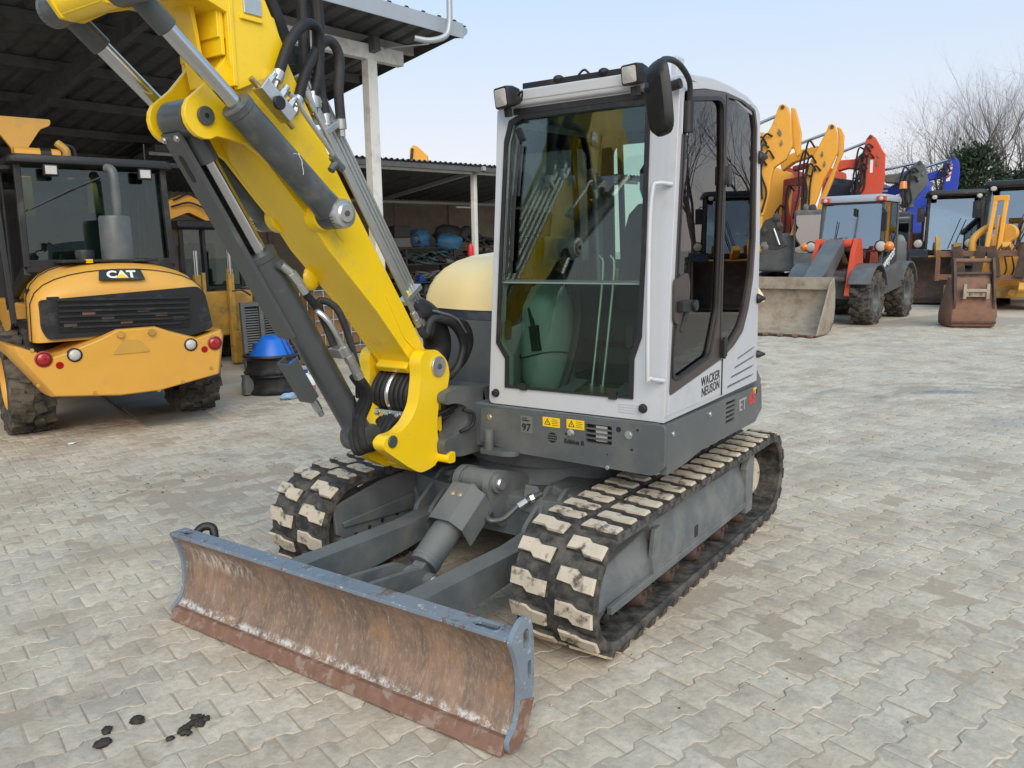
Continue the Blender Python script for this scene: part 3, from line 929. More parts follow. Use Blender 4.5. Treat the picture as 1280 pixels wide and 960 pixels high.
# round horn grille, stickers, bolts
w = M(); w.lathe([(0, .0012), (.026, .0012), (.026, 0)], (SX, .398, .806), (1, 0, 0), 24); hg = part('horn_grille', w, 'black', SK, 0)
for dz in (-.012, 0, .012):
    w = M(); w.bx(SX + .0005, SX + .003, .398 - .024, .398 + .024, .806 + dz - .002, .806 + dz + .002); part('horn_bar', w, 'machine_grey', hg, 0)
for (y0, y1, z0, z1) in ((.343, .441, .858, .905), (.479, .576, .862, .908)):
    w = M(); w.bx(SX - .001, SX + .0012, y0, y1, z0, z1); st = part('warning_sticker', w, 'sticker_yellow', SK, 0)
    cy = y0 + .027; cz = (z0 + z1) / 2
    w = M(); yz(w, [(cy - .018, cz - .014), (cy + .018, cz - .014), (cy, cz + .018)], [[(cy - .012, cz - .011), (cy + .012, cz - .011), (cy, cz + .012)]], SX + .0012, SX + .002)
    w.bx(SX + .0012, SX + .002, cy - .0015, cy + .0015, cz - .006, cz + .004); part('warning_triangle', w, 'ink', st, 0)
    w = M()
    for i in range(4): w.bx(SX + .0012, SX + .002, y0 + .053, y1 - .008 - (i % 2) * .006, z0 + .009 + i * .009, z0 + .011 + i * .009)
    part('fine_print', w, 'ink', st, 0)
w = M(); w.bx(SX - .001, SX + .0012, .213, .283, .812, .898); st = part('noise_sticker', w, 'plastic_grey', SK, 0)
text('97', .052, (SX + .0015, .246, .838), (0, 1, 0), (0, 0, 1), 'ink', st, bold=.001)
w = M(); w.bx(SX + .0012, SX + .0022, .222, .262, .872, .878); w.bx(SX + .0012, SX + .0022, .222, .250, .884, .888); part('fine_print', w, 'ink', st, 0)
text('Edition B', .030, (SX + .0005, .520, .797), (0, 1, 0), (0, 0, 1), 'ink', SK, bold=.0006)
for y, z, r_ in ((.020, .868, .013), (.810, .868, .016), (.700, .698, .009)): bolt((SX, y, z), (1, 0, 0), r_, .008, 'zinc', SK)
for y, z, r_ in ((.757, .887, .013), (.853, .895, .006), (.826, .80, .006), (.475, .834, .006), (.70, .76, .004)):
    w = M(); w.lathe([(0, .0008), (r_, .0008), (r_, 0)], (SX, y, z), (1, 0, 0), 18); part('bolt_hole', w, 'black', SK, 0)
w = M(); w.lathe([(0, .012), (.010, .012), (.012, .004), (.02, .002), (.02, 0)], (SX, .502, .84), (1, 0, 0), 16); part('lock', w, 'zinc', SK, 0)
bolt((.752, .986, .886), (0, 1, 0), .012, .008, 'zinc'); bolt((1.205, .986, .875), (0, 1, 0), .010, .006, 'zinc'); bolt((.03, .986, .893), (0, 1, 0), .010, .005, 'black')
text('ET', .092, (.262, .9866, .852), (-1, 0, 0), (0, 0, 1), 'sticker_grey', EX, sx=1.15, bold=.0008)
text('65', .092, (.105, .9866, .862), (-1, 0, 0), (0, 0, 1), 'sticker_red', EX, sx=1.25, bold=.0015)
w = M(); w.bx(.035, .085, .9855, .9872, .905, .919); w.bx(.035, .085, .9855, .9872, .885, .901); part('small_sticker', w, 'sticker_yellow', None, 0)
# foot bracket at the corner of the frame
w = M(); xy(w, rounded([(1.30, -.01), (1.37, .0), (1.37, .15), (1.34, .20), (1.30, .205)], .015), None, .690, .715); w.cyl((1.345, .045, .71), (1.345, .045, .815), .024, n=18)
part('step_post', w, 'machine_grey', None, .004)
# rear counterweight
w = M()
prof = [(.60, -.22, .70), (.80, -.10, .72), (.93, .02, .74), (.955, .02, .98), (.90, -.12, 1.02), (.6, -.24, 1.04)]
cwp = []
for z, k in ((.70, .93), (.76, .99), (.93, 1.0), (1.02, .96), (1.06, .90)):
    ringp = []
    for a in range(-90, 91, 10):
        ca, sa = math.cos(R(a)), math.sin(R(a))
        ringp.append(V((-.02 - .46 * k * abs(ca) ** .6, .955 * k * (abs(sa) ** .75) * (1 if sa > 0 else -1), z)))
    ringp += [V((.05, .93 * k, z)), V((.05, -.93 * k, z))]
    cwp.append(ringp)
w.loft(cwp); part('counterweight', w, 'machine_grey', None, .015, 40)

# ---- engine cover: grey lower panels, dark seam, yellow bonnet with its sky reflection painted in as cream
w = M()
xy(w, rounded([(.86, -.05), (.86, -.50), (.72, -.90), (.60, -.95), (-.35, -.95), (-.42, -.85), (-.42, -.05)], .08, 5), None, .90, 1.315)
part('side_cover', w, 'machine_grey', None, .012, 40)
w = M()
xy(w, rounded([(.85, -.04), (.85, -.50), (.71, -.895), (.59, -.945), (-.34, -.945), (-.41, -.84), (-.41, -.04)], .08, 5), None, 1.316, 1.372)
part('cover_seam', w, 'navy', None, .006, 40)
hb = M(); rings = []
base_poly = rounded([(.86, -.035), (.86, -.50), (.72, -.905), (.60, -.955), (-.35, -.955), (-.50, -.80), (-.55, .0), (-.55, .86), (-.06, .86), (-.06, -.035)], .10, 6)
cx0, cy0 = .10, -.15
for k in range(0, 9):
    a = k / 8 * math.pi / 2
    ring_ = []
    for x, y in base_poly:
        kk = math.cos(a) ** .55
        q = V((cx0 + (x - cx0) * (.25 + .75 * kk), cy0 + (y - cy0) * (.22 + .78 * kk), 0))
        # over the cab's back the bonnet climbs higher
        hgt = .335 - .12 * max(0, min(1, (.25 - x) / .6))
        if -.035 < y: q.x = min(q.x, -.065)
        if x > -.06: q.y = min(q.y, -.035)
        ring_.append(V((q.x, q.y, 1.373 + hgt * math.sin(a))))
    rings.append(ring_)
hb.loft(rings)
part('bonnet', hb, 'cream', None, 0, 60)
# ---- cab
LEAN = .0774
ey_ = V((-LEAN, 0, 1)); 
def cf(y, z, off=0.):      # point on the leaning front face
    return V((1.267 - (z - .932) * LEAN + off, y, z))
CABF = (cf(0, 0), V((0, 1, 0)), V((-LEAN, 0, 1)))
wind = [(.148, 2.352), (.822, 2.352), (.831, 1.70), (.829, 1.313), (.797, 1.213), (.800, 1.030), (.106, 1.025), (.104, 1.170), (.045, 1.248), (.050, 1.70), (.062, 2.234), (.088, 2.33)]
w = M(); w.plate(rounded([(-.008, .934), (.968, .934), (.968, 2.43), (.0, 2.405)], .03), [wind], *CABF, -.055)
CAB = part('cab_frame', w, 'cab_silver', None, .014, 35, seg=3)
gask = [(y + (.012 if y > .4 else -.012), z + (.012 if z > 1.7 else -.002)) for y, z in wind]
gin = [(y - (.010 if y > .4 else -.010), z - (.010 if z > 1.7 else -.010)) for y, z in wind]
w = M(); w.plate(gask, [gin], cf(0, 0, .001), CABF[1], CABF[2], .008)
part('windscreen_seal', w, 'black', CAB, 0)
up = [p for p in gin if p[1] > 1.3]
upg = [(.155, 2.345), (.815, 2.345), (.822, 1.70), (.821, 1.556), (.055, 1.556), (.058, 1.70), (.070, 2.234), (.094, 2.325)]
w = M(); w.plate(upg, None, cf(0, 0, -.016), CABF[1], CABF[2], .006); part('windscreen', w, 'cab_glass', CAB, 0)
low = [(.822, 1.548), (.820, 1.318), (.787, 1.213), (.790, 1.035), (.115, 1.032), (.114, 1.170), (.055, 1.252), (.055, 1.548)]
w = M(); w.plate(low, None, cf(0, 0, -.010), CABF[1], CABF[2], .006); part('lower_windscreen', w, 'low_glass', CAB, 0)
w = M(); w.plate([(.055, 1.546), (.822, 1.546), (.822, 1.566), (.055, 1.566)], None, cf(0, 0, -.022), CABF[1], CABF[2], .010); part('glass_rail', w, 'console', CAB, .002)
for y in (.208, .708):
    w = M(); w.plate(rrect(y - .020, y + .020, 1.018, 1.052, .004), None, cf(0, 0, -.004), CABF[1], CABF[2], .018); part('glass_clip', w, 'black', CAB, .003)
for y in (.036, .862):
    w = M(); w.lathe([(0, .024), (.014, .022), (.017, .012), (.022, .004), (.022, 0)], cf(y, .990), (1, 0, LEAN), 18); part('rubber_stop', w, 'black', CAB, 0)
for z in (.966, .978, .990, 1.002):
    w = M(); w.plate(rrect(.738, .842, z - .0035, z + .0035, .003), None, cf(0, 0, .0), CABF[1], CABF[2], .003); part('vent_rib', w, 'cab_silver', CAB, .001)
# roof
rt = [(1.172, 2.405), (1.178, 2.432), (1.15, 2.452), (1.0, 2.475), (.746, 2.498), (.483, 2.498), (.252, 2.484), (.11, 2.455), (.048, 2.425), (.03, 2.36), (.10, 2.385), (.483, 2.44), (.746, 2.44), (1.0, 2.42), (1.12, 2.395)]
w = M(); xz(w, rt, None, .0, .962); part('roof', w, 'cab_silver', CAB, .02, 40, seg=3)
w = M(); w.plate([(.10, 2.365), (.83, 2.365), (.83, 2.395), (.10, 2.395)], None, cf(0, 0, .001), CABF[1], CABF[2], .006); part('visor_strip', w, 'black', CAB, .002)
# roof edge beam and black roof bar with grips
w = M(); w.bar((1.165, .10, 2.452), (1.165, .86, 2.452), .030, .055); part('roof_edge', w, 'cab_silver', CAB, .010)
w = M(); w.bar((1.16, .16, 2.492), (1.16, .72, 2.492), .018, .03)
for y in (.36, .60): w.blob((1.16, y, 2.503), (.03, .026, .018), 2, jit=.0)
w.tube([(1.16, .46, 2.50), (1.165, .50, 2.525), (1.16, .53, 2.50)], .006, 6, 5)
part('roof_bar', w, 'black', CAB, .003)
# machine-left side: silver panel with the dark door let into it
door = rounded([(1.118, 2.388), (.86, 2.432), (.587, 2.455), (.35, 2.452), (.16, 2.430), (.115, 2.35), (.082, 1.75), (.105, 1.528), (.165, 1.37), (.249, 1.252), (.38, 1.19), (.547, 1.142), (1.222, 1.048)], .02)
side = [(1.266, .934), (1.155, 2.40), (1.0, 2.44), (.746, 2.462), (.483, 2.462), (.252, 2.445), (.12, 2.42), (.065, 2.38), (.040, 2.223), (.000, 1.747), (-.030, .945)]
slots = [[(.30 - i * -.05, 1.118 - i * .045), (.028, 1.152 - i * .052), (.028, 1.140 - i * .052), (.312 + i * .05, 1.104 - i * .045)] for i in range(4)]
w = M(); xz(w, side, [door] + slots, .925, .966); part('side_panel', w, 'cab_silver', CAB, .006)
w = M()
for i in range(4): w.bx(.03, .48, .90, .93, 1.0, 1.16)
part('slot_backing', w, 'black', CAB, 0)
g1 = rounded([(1.088, 2.335), (1.04, 2.358), (.69, 2.408), (.635, 2.392), (.612, 2.08), (.640, 1.395), (.745, 1.180), (1.135, 1.118), (1.190, 1.14), (1.192, 1.235), (1.150, 1.45), (1.150, 1.60)], .035, 4)
g2 = rounded([(.578, 2.432), (.394, 2.440), (.185, 2.415), (.140, 2.33), (.110, 1.75), (.138, 1.545), (.20, 1.40), (.30, 1.29), (.44, 1.215), (.575, 1.175)], .02)
dr = [(x + (.004 if x < .6 else -.004), z - .003 if z > 1.7 else z + .003) for x, z in door]
w = M(); xz(w, dr, [g1, g2], .940, .972); DO = part('door', w, 'dark_trim', CAB, .005)
def grow(poly, k):
    cx = sum(p[0] for p in poly) / len(poly); cz = sum(p[1] for p in poly) / len(poly)
    return [(cx + (x - cx) * (1 + k / abs(.28)), cz + (z - cz) * (1 + k / .6)) for x, z in poly]
w = M(); xz(w, grow(g1, .004), None, .952, .957); part('door_window', w, 'side_glass', DO, 0)
w = M(); xz(w, grow(g2, .004), None, .952, .957); part('quarter_window', w, 'side_glass', DO, 0)
def rim(poly, k0, k1, y0, y1):
    m = M(); xz(m, grow(poly, k1), [grow(poly, k0)], y0, y1); return m
part('window_seal', rim(g1, -.006, .012, .970, .9765), 'black', DO, .001)
w = M(); xz(w, [(.604, 2.44), (.588, 2.44), (.588, 1.16), (.604, 1.16)], None, .970, .974); part('door_gap', w, 'black', DO, 0)
# silver foot of the door with the maker's name
w = M(); xz(w, [(1.228, .960), (1.218, 1.044), (.560, 1.134), (.560, .958)], None, .964, .9695); part('door_foot', w, 'cab_silver', DO, .002)
text('WACKER', .066, (.712, .970, 1.060), (-1, 0, .045), (0, 0, 1), 'ink', DO, sx=.88, spacing=1.08, bold=.0004)
text('NEUSON', .066, (.708, .970, 1.008), (-1, 0, .045), (0, 0, 1), 'ink', DO, sx=.88, spacing=1.08, bold=.0004)
w = M(); w.bar((.552, .970, 1.14), (.552, .970, .95), .006, .003); part('panel_gap', w, 'black', DO, 0)
# latch, handle and hinges
w = M(); xz(w, rounded([(1.205, 1.57), (1.06, 1.60), (1.03, 1.54), (1.05, 1.40), (1.14, 1.36), (1.205, 1.38)], .025), None, .970, .984); part('handle_plate', w, 'dark_trim', DO, .005)
w = M(); w.bx(1.08, 1.18, .982, 1.015, 1.425, 1.475); w.cyl((1.06, .99, 1.45), (1.06, 1.03, 1.45), .026, n=18); part('door_handle', w, 'black', DO, .006)
w = M(); xz(w, [(1.10, 1.42), (1.05, 1.42), (1.13, 1.33), (1.15, 1.34)], None, .982, .99); part('latch_arm', w, 'black', DO, .002)
for z in (2.06, 1.20):
    w = M(); w.bx(.548, .592, .970, .995, z - .045, z + .045); w.cyl((.57, .985, z - .055), (.57, .985, z + .055), .010, n=10); part('hinge', w, 'black', DO, .003)
for x, z, sx_ in ((.06, 2.19, .035), (.01, 1.42, .028), (-.02, 1.10, .022)):
    w = M(); w.lathe([(0, .05), (.006, .048), (sx_ * .6, .03), (sx_, .012), (sx_, 0)], (x, .964, z), (-.5, 1, 0), 14); part('side_stop', w, 'black', CAB, 0)
# handrail on the front pillar
w = M(); w.tube([cf(.955, 1.985, .005), cf(.905, 1.99, .045), cf(.888, 1.96, .06), cf(.884, 1.75, .062), cf(.905, 1.18, .062), cf(.915, 1.14, .055), cf(.960, 1.125, .006)], .0105, 12, 5)
part('handrail', w, 'cab_silver', CAB, 0)
# machine-right side wall with its window, back wall with its window
ow = rounded([(1.10, 2.33), (.20, 2.36), (.13, 1.45), (1.16, 1.30)], .05, 4)
w = M(); xz(w, [(1.25, .94), (1.15, 2.40), (.746, 2.46), (.25, 2.445), (.08, 2.38), (-.02, .94)], [ow], -.006, .028); part('side_wall', w, 'cab_silver', CAB, .004)
w = M(); xz(w, grow(ow, .01), None, .008, .013); part('side_window', w, 'cab_glass', CAB, 0)
rw = rrect(.10, .87, 1.42, 2.32, .06)
w = M(); w.plate([(.03, .94), (.925, .94), (.925, 2.40), (.03, 2.40)], [rw], (-.005, 0, 0), (0, 1, 0), (.045, 0, 1), .03); part('back_wall', w, 'interior', CAB, .004)
w = M(); w.plate([(.09, 1.41), (.88, 1.41), (.88, 2.33), (.09, 2.33)], None, (.006, 0, 0), (0, 1, 0), (.045, 0, 1), .005); part('back_window', w, 'cab_glass', CAB, 0)
# inside the cab
w = M(); w.bx(.02, 1.20, .03, .92, .936, .985); part('cab_floor', w, 'interior', CAB, 0)
w = M(); w.bx(.06, .09, .04, .92, .985, 1.47); part('bulkhead', w, 'interior', CAB, .005)
w = M(); w.plate(rounded([(.30, 1.20), (.82, 1.22), (.84, 1.34), (.78, 1.38), (.34, 1.36)], .05, 4), None, (0, .74, 0), (1, 0, 0), (0, 0, 1), .46)
SE = part('seat', w, 'seat_cloth', CAB, .02)
w = M(); w.loft([rr for rr in [[V((.40 - (z - 1.34) * .16 + dx * k, .51 + y * k, z)) for dx, y in rrect(-.055, .055, -.23, .23, .05)] for z, k in ((1.34, .9), (1.45, 1), (1.75, .98), (1.90, .85), (1.96, .62))]])
part('backrest', w, 'seat_cloth', SE, .01, 50)
w = M(); w.loft([[V((.31 + dx * k, .51 + y * k, z)) for dx, y in rrect(-.04, .04, -.13, .13, .035)] for z, k in ((1.98, .85), (2.04, 1), (2.14, 1), (2.19, .75))]); part('headrest', w, 'seat_cloth', SE, .01, 50)
w = M(); w.bx(.30, .72, .32, .70, .985, 1.20); part('seat_base', w, 'interior', SE, .02)
for y in (.20, .82):
    w = M(); w.loft([[V((x, y + dy, z)) for dy, z in rrect(-.075, .075, z0, z1, .03)] for x, z0, z1 in ((.28, 1.20, 1.50), (.60, 1.22, 1.52), (.84, 1.32, 1.52), (.90, 1.40, 1.50))])
    part('armrest', w, 'console' if y > .5 else 'interior', CAB, .01)
    w = M(); w.tube([(.82, y, 1.50), (.83, y, 1.58), (.835, y, 1.62)], [.014, .014, .022], 12, 4); w.blob((.838, y, 1.665), (.034, .030, .055), 3, jit=.04); part('joystick', w, 'black', CAB, 0, 60)
# rounded cover on the cab's right-hand side with a storage pocket
w = M(); rings = []
for z, k in ((.99, .80), (1.05, 1.0), (1.25, 1.0), (1.42, .9), (1.52, .6), (1.55, .25)):
    rings.append([V((1.00 + .16 * k * math.cos(R(a)), .19 + .14 * k * math.sin(R(a)), z)) for a in range(0, 360, 20)])
w.loft(rings); SCN = part('side_console', w, 'console', CAB, 0, 60)
w = M(); w.box((1.155, .21, 1.27), (.03, .05, .13), Matrix.Rotation(R(8), 3, 'X')); w.bar((1.16, .20, 1.33), (1.13, .16, 1.42), .02, .02); part('console_latch', w, 'black', SCN, .004)
w = M(); w.tube([(1.0 + .162 * math.cos(R(a)), .19 + .142 * math.sin(R(a)), 1.18 + .02 * math.sin(R(a * 2))) for a in range(-100, 101, 20)], .004, 6, 2); part('console_seam', w, 'black', SCN, 0)
w = M(); w.tube([(1.10, .33, 1.00), (1.04, .36, 1.18), (.98, .36, 1.36), (.93, .33, 1.50)], .022, 8, 5); part('cable_sleeve', w, 'black', SCN, 0)
# travel levers, pedals, foot mat
w = M(); w.bx(.88, 1.17, .14, .80, .985, .997); part('floor_mat', w, 'old_yellow', CAB, 0)
for i, y in enumerate((.50, .56)):
    w = M(); w.tube([(1.09, y, 1.03), (1.06, y + .015, 1.3), (1.03, y + .03, 1.62), (1.03, y + .01, 1.68)], .007, 8, 5); w.cyl((1.09, y, .99), (1.09, y, 1.05), .016, n=12); part('travel_lever', w, 'zinc', CAB, 0)
    w = M(); w.box((1.07, y - .12 + i * .24, 1.03), (.15, .09, .014), Matrix.Rotation(R(14), 3, 'Y')); part('pedal', w, 'plastic_grey', CAB, .004)
# right-hand display post, monitor
w = M(); w.bar((1.05, .10, 1.50), (1.00, .10, 1.78), .03, .03); w.box((1.00, .13, 1.84), (.03, .16, .12), Matrix.Rotation(R(-12), 3, 'Y')); part('monitor', w, 'black', CAB, .006)
# wiper arm and motor inside the left edge of the screen
w = M(); w.bar(cf(.120, 2.30, -.03), cf(.150, 2.24, -.03), .05, .03); w.tube([cf(.120, 2.26, .010), cf(.105, 2.05, .014), cf(.088, 1.60, .012)], .007, 6, 4)
w.tube([cf(.145, 2.22, .010), cf(.125, 1.95, .012), cf(.118, 1.66, .010)], .0085, 6, 4); w.bar(cf(.118, 1.98, .008), cf(.110, 1.60, .006), .014, .012)
part('wiper', w, 'black', CAB, 0)
w = M(); w.bar((.09, .17, 1.50), (.16, .17, 2.36), .03, .03); part('rear_post', w, 'black', CAB, .004)
w = M(); w.tube([(.30, .90, 2.36), (.75, .90, 2.40), (1.10, .90, 2.35)], .02, 8, 5); part('grab_rail', w, 'interior', CAB, 0)
w = M(); w.bx(.10, 1.12, .03, .92, 2.375, 2.39); part('headlining', w, 'plastic_grey', CAB, .004)
for y in (.085, .770):
    w = M(); w.plate(rrect(y - .018, y + .018, 1.26, 1.36, .016), None, cf(0, 0, -.028), CABF[1], CABF[2], .014); part('screen_latch', w, 'black', CAB, .004)
# work lights
def work_light(y, z, x, yawd, sz=1.0):
    rot = Matrix.Rotation(R(yawd), 3, 'Z') @ Matrix.Rotation(R(8), 3, 'Y')
    m = M(); c = V((x, y, z))
    sq = lambda k, dx: [c + rot @ V((dx, a * k * sz, b_ * k * sz)) for a, b_ in rrect(-.058, .058, -.052, .052, .014)]
    m.loft([sq(1.0, .035), sq(1.04, .028), sq(1.0, -.01), sq(.72, -.055), sq(.5, -.065)])
    wl = part('work_light', m, 'black', CAB, .003)
    m = M(); m.loft([[c + rot @ V((dx, a * .82 * sz * k, b_ * .82 * sz * k)) for a, b_ in rrect(-.058, .058, -.052, .052, .012)] for dx, k in ((.034, 1), (.0385, 1), (.040, .93))]); part('lens', m, 'lens', wl, 0)
    m = M(); m.bx(-.01, .012, -.02, .02, -.09, -.05); m.v = [tuple(c + rot @ V(q)) for q in m.v]; part('bracket', m, 'black', wl, .002)
    m = M(); m.tube([c + rot @ V((-.03, .055, 0)), c + rot @ V((-.03, .09, .012)), c + rot @ V((-.03, .075, -.03))], .005, 6, 5); part('cable', m, 'black', wl, 0)
work_light(.105, 2.440, 1.225, -20, .92)
work_light(.775, 2.463, 1.205, -14, .8)
# mirror on its bracket at the front pillar
mc = V((1.50, 1.03, 2.285)); rotm = Matrix.Rotation(R(7), 3, V((.87, .5, 0))) @ Matrix.Rotation(R(138), 3, 'Z')
ov = rounded([(-.085, -.135), (.085, -.135), (.095, .0), (.085, .150), (-.085, .150), (-.095, .0)], .06, 5)
m = M(); m.loft([[mc + rotm @ V((dx, a * k, b_ * k)) for a, b_ in ov] for dx, k in ((-.026, .60), (-.022, .88), (.0, 1.0), (.012, 1.0))])
mi_ = part('mirror', m, 'black', CAB, 0, 50)
m = M(); m.loft([[mc + rotm @ V((dx, a * .93, b_ * .93)) for a, b_ in ov] for dx in (.0118, .0145)]); part('mirror_glass', m, 'mirror', mi_, 0, 20)
m = M(); m.tube([(1.10, .985, 2.25), (1.11, .995, 2.36), (1.14, 1.0, 2.425), (1.26, 1.0, 2.47), (1.42, 1.01, 2.455), (1.495, 1.02, 2.40)], .0125, 10, 6); m.cyl((1.10, .985, 2.21), (1.10, .985, 2.34), .024, n=14); part('mirror_arm', m, 'black', mi_, 0)
m = M(); m.bx(1.07, 1.13, .962, .972, 2.20, 2.40); part('mirror_plate', m, 'cab_silver', mi_, .003)
m = M(); m.blob((1.46, .985, 2.345), (.05, .035, .035), 4, jit=.12); m.tube([(1.46, .96, 2.345), (1.50, 1.03, 2.34)], .016, 8); part('mirror_joint', m, 'black', mi_, 0)
m = M(); m.cyl((1.20, .99, 2.40), (1.20, .93, 2.39), .022, n=12); part('arm_clamp', m, 'black', mi_, 0)
# antenna foot on the roof
m = M(); m.bx(1.02, 1.10, .90, .93, 2.46, 2.54); part('roof_lug', m, 'cab_silver', CAB, .006)
# ---- swing post, boom, cylinders, pipes and hoses
YB = -.35
kp = [(1.634, 1.114), (1.640, 1.19), (1.605, 1.232), (1.508, 1.232), (1.43, 1.17), (1.410, 1.10), (1.432, 1.02), (1.500, .974), (1.523, .86), (1.520, .78), (1.490, .69), (1.56, .640), (1.66, .632), (1.75, .686), (1.905, .800), (1.915, .835), (1.88, .862), (1.80, .862), (1.72, .905), (1.665, .975)]
w = M(); xz(w, rounded(kp, .03), None, -.215, -.145); xz(w, rounded(kp, .03), None, -.555, -.485)
w.bx(1.43, 1.66, -.49, -.21, .655, .80); w.bx(1.41, 1.50, -.49, -.21, .78, 1.02)
w.loft([[V((1.50, y, .63)) for y in (-.52, -.18)] + [V((1.62, y, .622)) for y in (-.22, -.48)], [V((1.50, y, .68)) for y in (-.52, -.18)] + [V((1.70, y, .70)) for y in (-.17, -.53)]])
w.v = [(x, y + (.115 * max(0, min(1, (.98 - z) / .14)) if y < -.45 else 0), z) for x, y, z in w.v]
KP = part('swing_post', w, 'yellow', None, .014, 40, seg=3)
for y in (-.15, -.555):
    w = M(); w.cyl((1.505, y, 1.146), (1.505, y + (.018 if y > -.3 else -.018), 1.146), .052, n=28); p1 = part('pivot_pin', w, 'zinc', KP, .004)
    w = M(); w.cyl((1.505, y, 1.146), (1.505, y + (.022 if y > -.3 else -.022), 1.146), .014, n=16); part('grease_cap', w, 'cylinder_grey', p1, 0)
    y2 = y if y > -.3 else -.44
    w = M(); w.cyl((1.852, y2, .832), (1.852, y2 + (.014 if y > -.3 else -.014), .832), .030, n=24); part('cylinder_pin', w, 'cylinder_grey', KP, .004)
w = M(); xz(w, rounded([(1.47, .715), (1.53, .70), (1.53, .66), (1.47, .655)], .015), None, -.145, -.075); part('post_lug', w, 'yellow', KP, .008)
for x, y in ((1.66, -.30), (1.685, -.24)):
    w = M(); w.lathe([(0, .001), (.011, .001), (.011, 0)], (x - .02, y, .668), (.9, .1, -.55), 12); part('tapped_hole', w, 'ink', KP, 0)
# frame nose that carries the swing post
nose = rounded([(1.52, 1.01), (1.40, 1.035), (1.20, 1.0), (1.16, .88), (1.18, .66), (1.40, .665), (1.53, .70), (1.53, .775), (1.42, .79), (1.34, .84), (1.34, .92), (1.42, .95), (1.52, .955)], .025)
w = M(); xz(w, nose, None, -.235, -.095); xz(w, nose, None, -.60, -.465)
w.bx(1.10, 1.20, -.60, -.095, .66, 1.0)
NO = part('frame_nose', w, 'machine_grey', None, .010, 40)
w = M(); w.cyl((1.47, YB, .66), (1.47, YB, 1.06), .05, n=24); part('swing_pin', w, 'cylinder_grey', NO, .004)
for i in range(4):
    w = M(); w.tube([(1.12, -.12 - i * .04, .95), (1.30, -.15 - i * .03, .93 - i * .03), (1.42, -.18 - i * .05, .90 - i * .03), (1.48, -.25 - i * .05, .86)], .014, 8, 5); part('frame_hose', w, 'hose', NO, 0)
w = M(); w.tube([(1.38, -.09, .91), (1.33, -.06, .88), (1.34, -.07, .82), (1.41, -.09, .80)], .010, 8, 5); part('frame_hose', w, 'hose', NO, 0)
# hose pack seen between the post's cheeks
for i in range(8):
    y = -.462 + i * .0315
    w = M(); w.tube([(1.46, y, 1.115), (1.56, y, 1.105), (1.625, y, 1.05), (1.64, y, .985), (1.60, y, .915), (1.50, y, .885)], .0155, 10, 5)
    part('hose', w, 'zinc' if i == 3 else 'hose', KP, 0)
w = M(); w.bar((1.655, -.46, .905), (1.655, -.24, .905), .018, .05)
cl = part('hose_clamp', w, 'zinc', KP, .003)
for y in (-.42, -.35, -.28): bolt((1.67, y, .91), (1, 0, .5), .010, .010, 'zinc', cl)
for i in range(5):
    w = M(); y = -.25 - i * .035
    w.tube([(1.60, y, .90), (1.68, y - .01, .87), (1.78, y - .03, .80), (1.86, -.32 - i * .02, .80), (1.93, -.30 - i * .012, .90), (1.95, -.30, 1.05)], .017, 8, 6); part('hose', w, 'hose', KP, 0)

# ---- main boom
lugc = (2.677, 2.212)
bp = [(1.575, 1.135), (1.832, 1.441), (2.116, 1.730), (2.200, 1.842), (2.300, 1.945), (2.431, 2.090), (2.50, 2.130), (2.575, 2.140)] + arc(*lugc, .082, -125, 62, 9) + \
     [(2.660, 2.330), (2.580, 2.420), (2.50, 2.56), (2.42, 2.66), (2.33, 2.62), (2.278, 2.470), (2.113, 2.175), (1.957, 1.930), (1.627, 1.425), (1.500, 1.226), (1.440, 1.175), (1.435, 1.12), (1.475, 1.075), (1.53, 1.085)]
w = M(); xz(w, bp, None, -.252, -.228); xz(w, bp, None, -.472, -.448)
BO = part('boom', w, 'yellow', None, .005)
# closing plates: underside and back
def strip(pts, y0, y1, t, side):
    m = M(); rings = []
    for i, p in enumerate(pts):
        a, b_ = V((*pts[max(i - 1, 0)], 0)), V((*pts[min(i + 1, len(pts) - 1)], 0))
        d_ = (b_ - a).normalized(); n_ = V((-d_.y, d_.x, 0)) * side
        x, z = p
        rings.append([V((x, y0, z)), V((x, y1, z)), V((x + n_.x * t, y1, z + n_.y * t)), V((x + n_.x * t, y0, z + n_.y * t))])
    return m.loft(rings)
under = [(1.555, 1.118), (1.832, 1.444), (2.116, 1.733), (2.200, 1.845), (2.300, 1.948), (2.42, 2.085), (2.49, 2.20), (2.50, 2.36), (2.44, 2.56)]
part('underside', strip(under, -.450, -.250, .018, 1), 'yellow', BO, .002, 40)
backp = [(2.33, 2.60), (2.278, 2.462), (2.113, 2.169), (1.957, 1.924), (1.627, 1.419), (1.520, 1.240)]
part('top_plate', strip(backp, -.450, -.250, .018, -1 if True else 1), 'yellow', BO, .002, 40)
w = M(); w.cyl((1.505, -.483, 1.146), (1.505, -.217, 1.146), .078, n=30); part('foot_boss', w, 'yellow', BO, .006)
w = M(); w.bar((1.60, -.455, 1.145), (1.60, -.245, 1.145), .05, .05, roll=R(45)); part('foot_edge', w, 'yellow', BO, .012)
